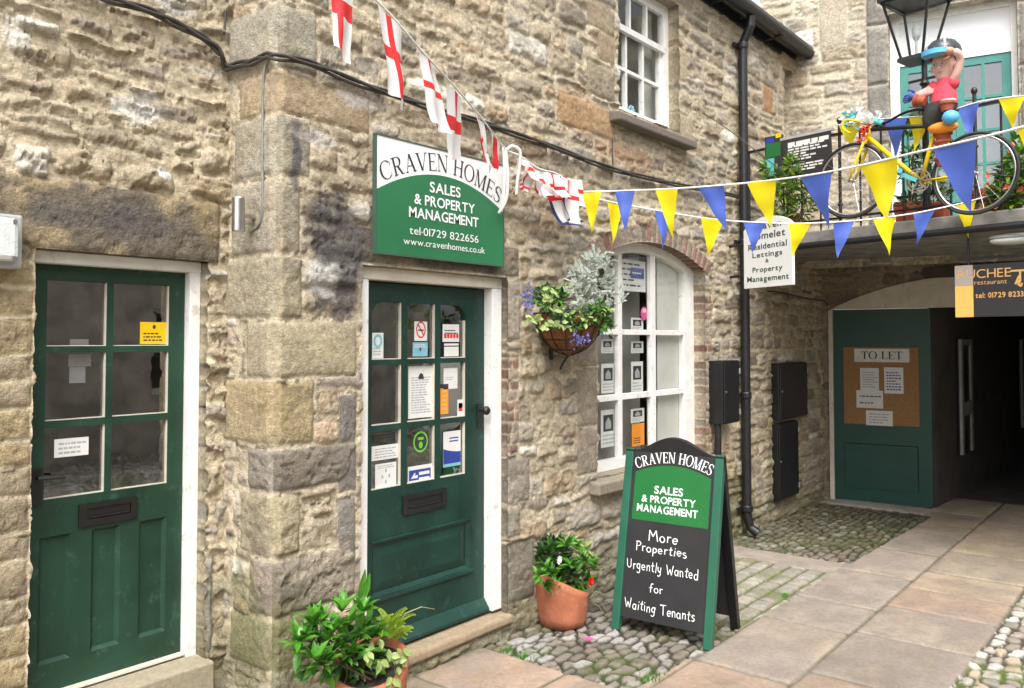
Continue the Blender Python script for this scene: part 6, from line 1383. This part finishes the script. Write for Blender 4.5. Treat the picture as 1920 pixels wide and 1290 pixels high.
bunting('short string of yellow and blue pennants tied along the balcony rail behind the bicycle', [(1560, 236, 7), (1640, 224, 7), (1700, 220, 7), (1760, 214, 7), (1840, 190, 7), (1930, 178, 7)],
        [('yellow', 1572, 1614, 1595, 272), ('blue', 1657, 1702, 1680, 300), ('yellow', 1704, 1746, 1718, 286), ('blue', 1797, 1837, 1816, 262), ('yellow', 1872, 1923, 1897, 242)], .005, wfn=lambda u, v: bq(u, v, .035))
# St George flags
EC = [(560, -110, 2.95), (640, -50, 3.1), (705, 0, 3.3), (752, 50, 3.45), (790, 95, 3.62), (830, 138, 3.85), (868, 180, 4.15), (905, 224, 4.5), (948, 279, 4.95), (975, 292, 5.05), (1010, 316, 5.2), (1045, 326, 5.36), (1084, 352, 5.58)]
eb = thing('bunting', 'string of white flags with red crosses slanting down across the agency sign', 'bunting', atD(948, 279, 5.0))
MB().tube(smooth_cord([atD(*p) for p in EC], 5), .005, 6).build('cord', M['cord'], eb, smooth=True)
def gflag(TL, TR, BR, BL, dep, seed, amp=.02, cross=(.40, .60, .40, .56), navy=False, notch=0):
    n, m_ = 16, 20; r = random.Random(seed); P = [atD(*q, d_) for q, d_ in zip((TL, TR, BR, BL), dep)]; mb = MB(); vs = []; ph = r.uniform(0, 6); nn = np.cross(P[1] - P[0], P[3] - P[0]); nn /= np.linalg.norm(nn)
    for j in range(m_ + 1):
        for i in range(n + 1):
            s, t = i / n, j / m_; q = P[0] * (1 - s) * (1 - t) + P[1] * s * (1 - t) + P[2] * s * t + P[3] * (1 - s) * t; q = q + nn * (math.sin(ph + s * 7 + t * 2) * amp * (.3 + t) + math.sin(ph + t * 8) * amp * .5 * t); vs.append(q)
    mb.add(vs, []); 
    for j in range(m_):
        for i in range(n):
            s, t = (i + .5) / n, (j + .5) / m_; mk = 'flagred' if (cross[0] < s < cross[1] or cross[2] < t < cross[3]) else 'flagwhite'
            if navy and (s < .06 or t > .93) and mk == 'flagwhite': mk = 'flagnavy'
            mb.use(M[mk]); mb.f.append([j * (n + 1) + i, j * (n + 1) + i + 1, (j + 1) * (n + 1) + i + 1, (j + 1) * (n + 1) + i]); mb.m.append(mb.cur)
    return mb.build('flag', parent=eb, smooth=True)
gflag((621, -30), (664, -16), (657, 121), (629, 84), (3.05, 3.12, 3.12, 3.05), 1, .012, (.2, .45, .22, .44)); gflag((707, 6), (752, 54), (764, 205), (738, 172), (3.3, 3.45, 3.45, 3.3), 2, .015, (.38, .56, .40, .56)); gflag((787, 93), (815, 124), (842, 252), (808, 230), (3.6, 3.78, 3.78, 3.6), 3, .015, (.42, .62, .40, .52))
gflag((839, 158), (867, 184), (861, 300), (841, 297), (3.92, 4.14, 4.14, 3.92), 4, .012, (.42, .66, .42, .58)); gflag((889, 210), (907, 232), (916, 326), (909, 285), (4.38, 4.55, 4.55, 4.38), 5, .012, (.2, .5, .60, .72)); gflag((920, 246), (937, 267), (934, 322), (924, 312), (4.7, 4.88, 4.88, 4.7), 6, .010, (.3, .7, .72, .95))
gflag((972, 294), (1012, 320), (1028, 374), (1004, 345), (5.04, 5.2, 5.2, 5.08), 7, .03, (.45, .55, .30, .48)); gflag((1008, 318), (1046, 330), (1088, 418), (1052, 424), (5.2, 5.36, 5.5, 5.3), 8, .03, (.42, .60, .44, .56), navy=True); gflag((1036, 326), (1090, 338), (1092, 392), (1060, 372), (5.32, 5.55, 5.55, 5.4), 9, .02, (.30, .48, .35, .5)); gflag((1050, 330), (1082, 345), (1080, 428), (1056, 412), (5.28, 5.42, 5.42, 5.3), 11, .03, (.42, .58, .30, .42), navy=True); gflag((1020, 322), (1048, 330), (1062, 372), (1036, 368), (5.12, 5.26, 5.3, 5.18), 12, .025, (.40, .60, .5, .66)); gflag((985, 305), (1010, 322), (985, 362), (972, 350), (5.04, 5.16, 5.16, 5.04), 10, .02, (.45, .55, .8, .9))
for pl in ([(948, 279), (952, 330), (949, 375), (935, 400)], [(950, 281), (960, 274), (974, 282), (975, 305), (970, 340), (968, 366)], [(944, 276), (946, 320), (944, 370), (938, 392)], [(1005, 322), (1012, 350), (1022, 372)]): MB().tube(smooth_cord([atD(u, v, 5.0 + (.12 if u > 1000 else -.06) + i * .02) for i, (u, v) in enumerate(pl)], 5), .010, 6).build('loose_tape', M['cord'], eb, smooth=True)
pass
# thin wire from the wall to the balcony
cable([onY(1318, 212, -.01), atD(1400, 268, 7.0), atD(1478, 332, 7.0)], .004, 'cable', 'tie_wire', 'thin brown wire slanting from the upper wall down to the balcony rail')
cable([onY(1440, 546, -.04), onY(1500, 556, -.04), bq(1545, 566, -1.4), bq(1551, 572, -1.4)], .008, 'cable', 'lamp_cable', 'dark cable running below the letting sign to the passage arch')

# ------------------------------------------------------------------ bicycle hung on the rail
bo = .13
K = lambda u, v, o_=0.: bq(u, v, bo + o_)
bk = thing('bicycle', 'yellow road bicycle with a black top tube hung on the outside of the balcony rail', 'bicycle', K(1727, 410))
def wheel(u, v, vt):
    c = K(u, v); R = float(K(u, vt)[2] - c[2]); mb = MB().torus(c, BN, R - .012, .012, 56, 8); ty = mb.build('tyre', M['rubber'], bk, smooth=True)
    MB().torus(c, BN, R - .032, .0085, 56, 6).build('rim', M['steel'], ty, smooth=True); e2 = np.array((0, 0, 1.)); mb = MB()
    for k in range(28):
        a = 2 * PI * k / 28; d = BD * math.cos(a) + e2 * math.sin(a); mb.tube([c + BN * (.022 if k % 2 else -.022) + d * .015, c + d * (R - .035)], .0012, 3)
    mb.build('spokes', M['steel'], ty); MB().lathe(c - BN * .04, [(.012, 0), (.02, .01), (.012, .02), (.012, .06), (.02, .07), (.012, .08)], 12, axis=BN).build('hub', M['steel'], ty); return c, R
cf, Rf = wheel(1597, 339, 268); cr, Rr = wheel(1827, 325, 247)
ht, hbm, bbp, stp = K(1632, 240), K(1627, 262), K(1727, 340), K(1757, 230)
mb = MB(); mb.tube([ht, hbm], .019, 10); mb.tube([hbm + (ht - hbm) * .2, bbp], .019, 10); mb.tube([stp, bbp], .017, 10)
for s in (-.035, .035): mb.tube([stp + (bbp - stp) * .08, cr + BN * s], .008, 8); mb.tube([bbp, cr + BN * s], .009, 8)
mb.build('frame', M['bikeyellow'], bk, smooth=True)
mb = MB().tube([ht + (hbm - ht) * .15, stp + (bbp - stp) * .04], .017, 10); mb.build('top_tube', M['black'], bk, smooth=True)
mb = MB()
for s in (-.045, .045): mb.tube([hbm, hbm + BN * s + (cf - hbm) * .1, cf + BN * s + (hbm - cf) * .3, cf + BN * s], [.013, .013, .011, .008], 8)
mb.build('fork', M['bikeyellow'], bk, smooth=True)
mb = MB().tube([ht, K(1631, 230), K(1622, 232)], .013, 8); mb.build('stem', M['steel'], bk)
hb_c = K(1620, 232)
for s in (-1, 1):
    mb = MB().tube(smooth_cord([hb_c, hb_c + BN * s * .15, hb_c + BN * s * .17 + (K(1605, 232) - hb_c), hb_c + BN * s * .17 + (K(1600, 246) - hb_c), hb_c + BN * s * .17 + (K(1614, 256) - hb_c)], 5), .010, 8); mb.build('handlebar', M['bikeyellow'], bk, smooth=True)
mb = MB().tube(smooth_cord([K(1642, 236), K(1665, 228), K(1690, 214), K(1715, 206), K(1735, 207)], 5), .011, 8); mb.build('cable_loom', M['black'], bk, smooth=True); mb = MB().tube([K(1640, 226), K(1655, 232)], [.03, .022], 10); mb.build('grip', M['turq'], bk)
mb = MB(); 
for k in range(90): leaf(mb, K(1618 + rg.normal() * 14, 218 + rg.normal() * 8, rg.uniform(-.1, .1)), rg.normal(size=3), rg.normal(size=3), .06, .03, .3)
mb.build('white_rosette', M['flagwhite'], bk); mb = MB()
for k in range(50): leaf(mb, K(1596 + rg.normal() * 7, 226 + rg.normal() * 7, rg.uniform(-.08, .1)), rg.normal(size=3), rg.normal(size=3), .05, .03, .3)
mb.build('turquoise_rosette', M['turq'], bk); mb = MB()
for k in range(26): leaf(mb, K(1626 - k * .55 + rg.normal() * 2, 234 + k * 1.3, .06), rg.normal(size=3), rg.normal(size=3), .035, .02, .3)
mb.build('red_ribbon', M['redflower'], bk)
mb = MB(); mb.torus(bbp + BN * .05, BN, .092, .006, 40, 6); mb.torus(bbp + BN * .045, BN, .068, .005, 36, 6)
for k in range(5): a = 2 * PI * k / 5 + .4; mb.bar(bbp + BN * .05, bbp + BN * .05 + (BD * math.cos(a) + np.array((0, 0, 1)) * math.sin(a)) * .09, .014, .006, up=BN)
mb.build('chainring', M['steel'], bk); mb = MB().bar(bbp + BN * .075, K(1687, 326, .075), .03, .014, up=BN); mb.build('crank', M['turq'], bk); mb = MB().bar(bbp - BN * .05, K(1772, 335, -.05), .03, .014, up=BN); mb.build('crank', M['bikeyellow'], bk)
mb = MB().tube([K(1687, 320, .08), K(1687, 320, .17)], .02, 8); mb.build('pedal', M['turq'], bk); mb = MB().tube([K(1774, 333, -.06), K(1774, 333, -.14)], .02, 8); mb.build('pedal', M['bikeyellow'], bk)

# ------------------------------------------------------------------ flowerpot cyclist figure
rd = thing('person', 'dummy cyclist in a red jersey and helmet raising one arm on flowerpot legs', 'dummy', K(1770, 240))
Q = lambda u, v, o_=0.: bq(u, v, .10 + o_)
def skin(name, chain, m, par, sub=2):
    """one continuous surface grown over connected joints"""
    me = bpy.data.meshes.new(name); off = root_loc(par); me.from_pydata([tuple(p - off) for p, r, l in chain], [(l, i) for i, (p, r, l) in enumerate(chain) if l is not None], []); o = bpy.data.objects.new(name, me); link(o); o.parent = par; WORLD_LOC[o.name] = off
    s_ = o.modifiers.new('skin', 'SKIN'); 
    for i, (p, r, l) in enumerate(chain): me.skin_vertices[0].data[i].radius = (r, r) if not hasattr(r, '__len__') else r
    me.skin_vertices[0].data[0].use_root = True; s_.use_smooth_shade = True
    sb_ = o.modifiers.new('sub', 'SUBSURF'); sb_.levels = sub; sb_.render_levels = sub; me.materials.append(M[m]); return o
skin_chain = [(Q(1768, 205), (.075, .06), None), (Q(1770, 180), (.07, .06), 0), (Q(1771, 163), (.062, .055), 1), (Q(1771, 153), (.05, .05), 2), (Q(1770, 147), (.05, .05), 3), (Q(1769, 132), (.078, .086), 4), (Q(1769, 112), (.080, .09), 5), (Q(1768, 98), (.06, .07), 6),
              (Q(1781, 160), .040, 2), (Q(1793, 140, .03), .033, 8), (Q(1802, 108, .05), .029, 9), (Q(1796, 98, .09), .032, 10), (Q(1786, 95, .12), .030, 11),
              (Q(1755, 162), .045, 2), (Q(1738, 172, .05), .036, 13), (Q(1724, 178, .08), .034, 14), (Q(1716, 181, .09), .030, 15)]
skin('body', skin_chain, 'skinpale', rd)
mb = MB(); F_ = Frame(BP0 + BN * .10, BD, (0, 0, 1), BN); cx_ = lambda u, v: float((Q(u, v) - BP0) @ BD); c_ = Q(1769, 180)
rings_ = [(1768, 198, .108, .085), (1769, 188, .098, .082), (1770, 175, .088, .078), (1771, 165, .080, .072), (1771, 157, .068, .062), (1771, 149, .050, .05)]
vs = []; n = 20
for (u, v, ra, rb) in rings_:
    c = Q(u, v); vs += [c + BD * ra * math.cos(2 * PI * k / n) + BN * rb * math.sin(2 * PI * k / n) for k in range(n)]
mb.add(vs, [(i * n + k, i * n + (k + 1) % n, (i + 1) * n + (k + 1) % n, (i + 1) * n + k) for i in range(len(rings_) - 1) for k in range(n)]); mb.tube([Q(1785, 160), Q(1791, 147, .02)], [.048, .042], 12); mb.tube([Q(1754, 162), Q(1744, 169, .03)], [.048, .042], 12); mb.build('jersey', M['jersey'], rd, smooth=True)
mb = MB(); vs = []
for (u, v, ra, rb) in [(1766, 193, .114, .092), (1763, 205, .122, .10), (1757, 220, .108, .095), (1751, 236, .075, .075), (1749, 244, .045, .05)]: c = Q(u, v); vs += [c + BD * ra * math.cos(2 * PI * k / n) + BN * rb * math.sin(2 * PI * k / n) for k in range(n)]
mb.add(vs, [(i * n + k, i * n + (k + 1) % n, (i + 1) * n + (k + 1) % n, (i + 1) * n + k) for i in range(4) for k in range(n)]); mb.build('shorts', M['shorts'], rd, smooth=True)
# face details on the head
hc = Q(1769, 124); up_ = np.array((0, 0, 1.)); FC = Frame(hc, BD, up_, BN)
mb = MB(); zf = .090
for s in (-1, 1): mb.use(M['flagwhite']).ball(FC.p(s * .030, -.004, zf - .012), .011, 8, 6); mb.use(M['ink']).ball(FC.p(s * .030, -.004, zf - .003), .006, 8, 6)
mb.use(M['skinpale']).ball(FC.p(0, -.028, zf - .010), (.013, .016, .018), 10, 7); mb.use(M['skin']).tube([FC.p(-.026, -.050, zf - .018), FC.p(0, -.060, zf - .010), FC.p(.026, -.050, zf - .018)], .005, 6); mb.use(M['flagwhite']).tube([FC.p(-.02, -.0525, zf - .013), FC.p(.02, -.0525, zf - .013)], .004, 6)
mb.build('face', parent=rd, smooth=True)
mb = MB(); 
for s in (-1, 1): mb.ball(FC.p(s * .088, -.01, 0), (.014, .016, .026), 8, 6)
mb.build('ears', M['skinpale'], rd, smooth=True)
mb = MB(); c = Q(1768, 104); vs = []; n = 24
for j, (rr, hz) in enumerate([(.122, -.012), (.126, .02), (.116, .06), (.088, .095), (.045, .113), (.004, .118)]): vs += [c + BD * rr * math.cos(2 * PI * k / n) + BN * rr * 1.12 * math.sin(2 * PI * k / n) + up_ * hz for k in range(n)]
mb.add(vs, [(i * n + k, i * n + (k + 1) % n, (i + 1) * n + (k + 1) % n, (i + 1) * n + k) for i in range(5) for k in range(n)]); he = mb.build('helmet', M['helmetdark'], rd, smooth=True, solid=.012)
mb = MB()
for k in range(5): x = -.07 + .035 * k; mb.tube([c + BD * x + BN * (.138 - abs(x) * .3) + up_ * .03, c + BD * x * .8 + BN * .10 + up_ * .085, c + BD * x * .4 + up_ * .124], [.008, .010, .006], 6)
mb.build('helmet_vents', M['flagwhite'], he)
mb = MB(); F_ = Frame(c, BD, up_, BN); pts = [(.095 * math.cos(a), .150 + .055 * math.sin(a)) for a in np.linspace(0, PI, 13)]
mb.hexa([c + BD * x + BN * y + up_ * (-.030) for x, y in [(-.1, .09), (.1, .09)] + [(p[0], p[1]) for p in pts]], [c + BD * x + BN * y + up_ * (.008) for x, y in [(-.1, .09), (.1, .09)] + [(p[0], p[1]) for p in pts]]); mb.build('visor', M['skyblue'], he)
# gloves with fingers
def glove(w_, d, side, m, nm):
    d = np.array(d) / np.linalg.norm(d); s = np.cross(d, BN); s /= np.linalg.norm(s); mb = MB(); mb.ball(w_ + d * .03, (.042, .036, .030), 12, 8)
    for k in range(4): b = w_ + d * .055 + s * (k - 1.5) * .017; L = (.05, .06, .057, .045)[k]; mb.tube([b, b + d * L * .55 + BN * .004, b + d * L + BN * -.012], [.0095, .009, .0065], 7)
    b = w_ + d * .02 + s * side * .035; mb.tube([b, b + s * side * .022 + d * .02, b + s * side * .026 + d * .045], [.011, .010, .007], 7); mb.build(nm, M[m], rd, smooth=True)
glove(Q(1719, 180, .09), -BD + np.array((0, 0, -.05)), 1, 'navyblue', 'glove'); glove(Q(1788, 96, .12), -BD * .8 + np.array((0, 0, .25)), -1, 'skin', 'hand')
def pots(pts, r0, par, m='terra2'):
    for (p, d, r, h, mt_) in pts:
        d = np.array(d, float); mb = MB().lathe(p, [(r * .68, 0), (r * .9, h * .72), (r * 1.05, h * .72), (r * 1.08, h), (r * .92, h)], 20, axis=d); mb.build('flowerpot', M[mt_], par)
down = np.array((0, 0, -1.)); b0 = Q(1768, 248, .02); hp = (b0[2] - Q(1768, 312, .02)[2]) / 4
pots([(b0 + down * hp * (k + 1), (0, 0, 1), .066, hp, 'terra2') for k in range(4)], 0, rd)
pots([(Q(1776, 208, .12), (0, 0, 1), .058, .07, 'terra2'), (Q(1778, 200, .12), (0, 0, 1), .052, .05, 'flagwhite'), (Q(1735, 190, .08), (-.8 * BD[0], -.8 * BD[1], .3), .05, .08, 'terra2')], 0, rd)
mb = MB().ball(Q(1782, 220, .14), (.05, .06, .055), 12, 8); mb.build('shoe', M['skyblue'], rd, smooth=True); mb = MB().ball(Q(1768, 239, .08), (.05, .11, .045), 14, 8); mb.build('saddle_pot', M['orange'], rd, smooth=True)

# ------------------------------------------------------------------ building on the other side of the lane (mirrored in the panes)
ob_ = thing('stone_house', 'plain stone house behind the viewpoint, seen only mirrored in the door panes', 'building', (3, -9.5, 0))
FO = Frame((12, -8.6, 0), (-1, 0, 0), (0, 0, 1)); mb = MB(); hl = [(x, x + .9, z, z + 1.3) for x in (1.6, 4.4, 7.2, 10.0, 12.8) for z in (1.0, 3.5)]
FO.plate(mb, 0, 16, 0, 5.2, hl, -.2, 0); mb.build('wall', mat('far_stone', (.50, .44, .35), .9, .35, 3, .6, 12), ob_)
for h_ in hl:
    mb = MB(); FO.plate(mb, h_[0], h_[1], h_[2], h_[3], [(h_[0] + .06, h_[1] - .06, h_[2] + .06, h_[2] + .62), (h_[0] + .06, h_[1] - .06, h_[2] + .68, h_[3] - .06)], -.16, -.10); wo_ = mb.build('window', M['white'], ob_); mb = MB(); FO.poly(mb, [(h_[0], h_[2]), (h_[1], h_[2]), (h_[1], h_[3]), (h_[0], h_[3])], -.14); mb.build('pane', M['black'], wo_)
mb = MB(); mb.hexa([(12.2, -8.35, 5.1), (-4.2, -8.35, 5.1), (-4.2, -12.5, 7.6), (12.2, -12.5, 7.6)], [(12.2, -8.35, 5.18), (-4.2, -8.35, 5.18), (-4.2, -12.5, 7.68), (12.2, -12.5, 7.68)]); mb.build('roof', M['slate'], ob_)
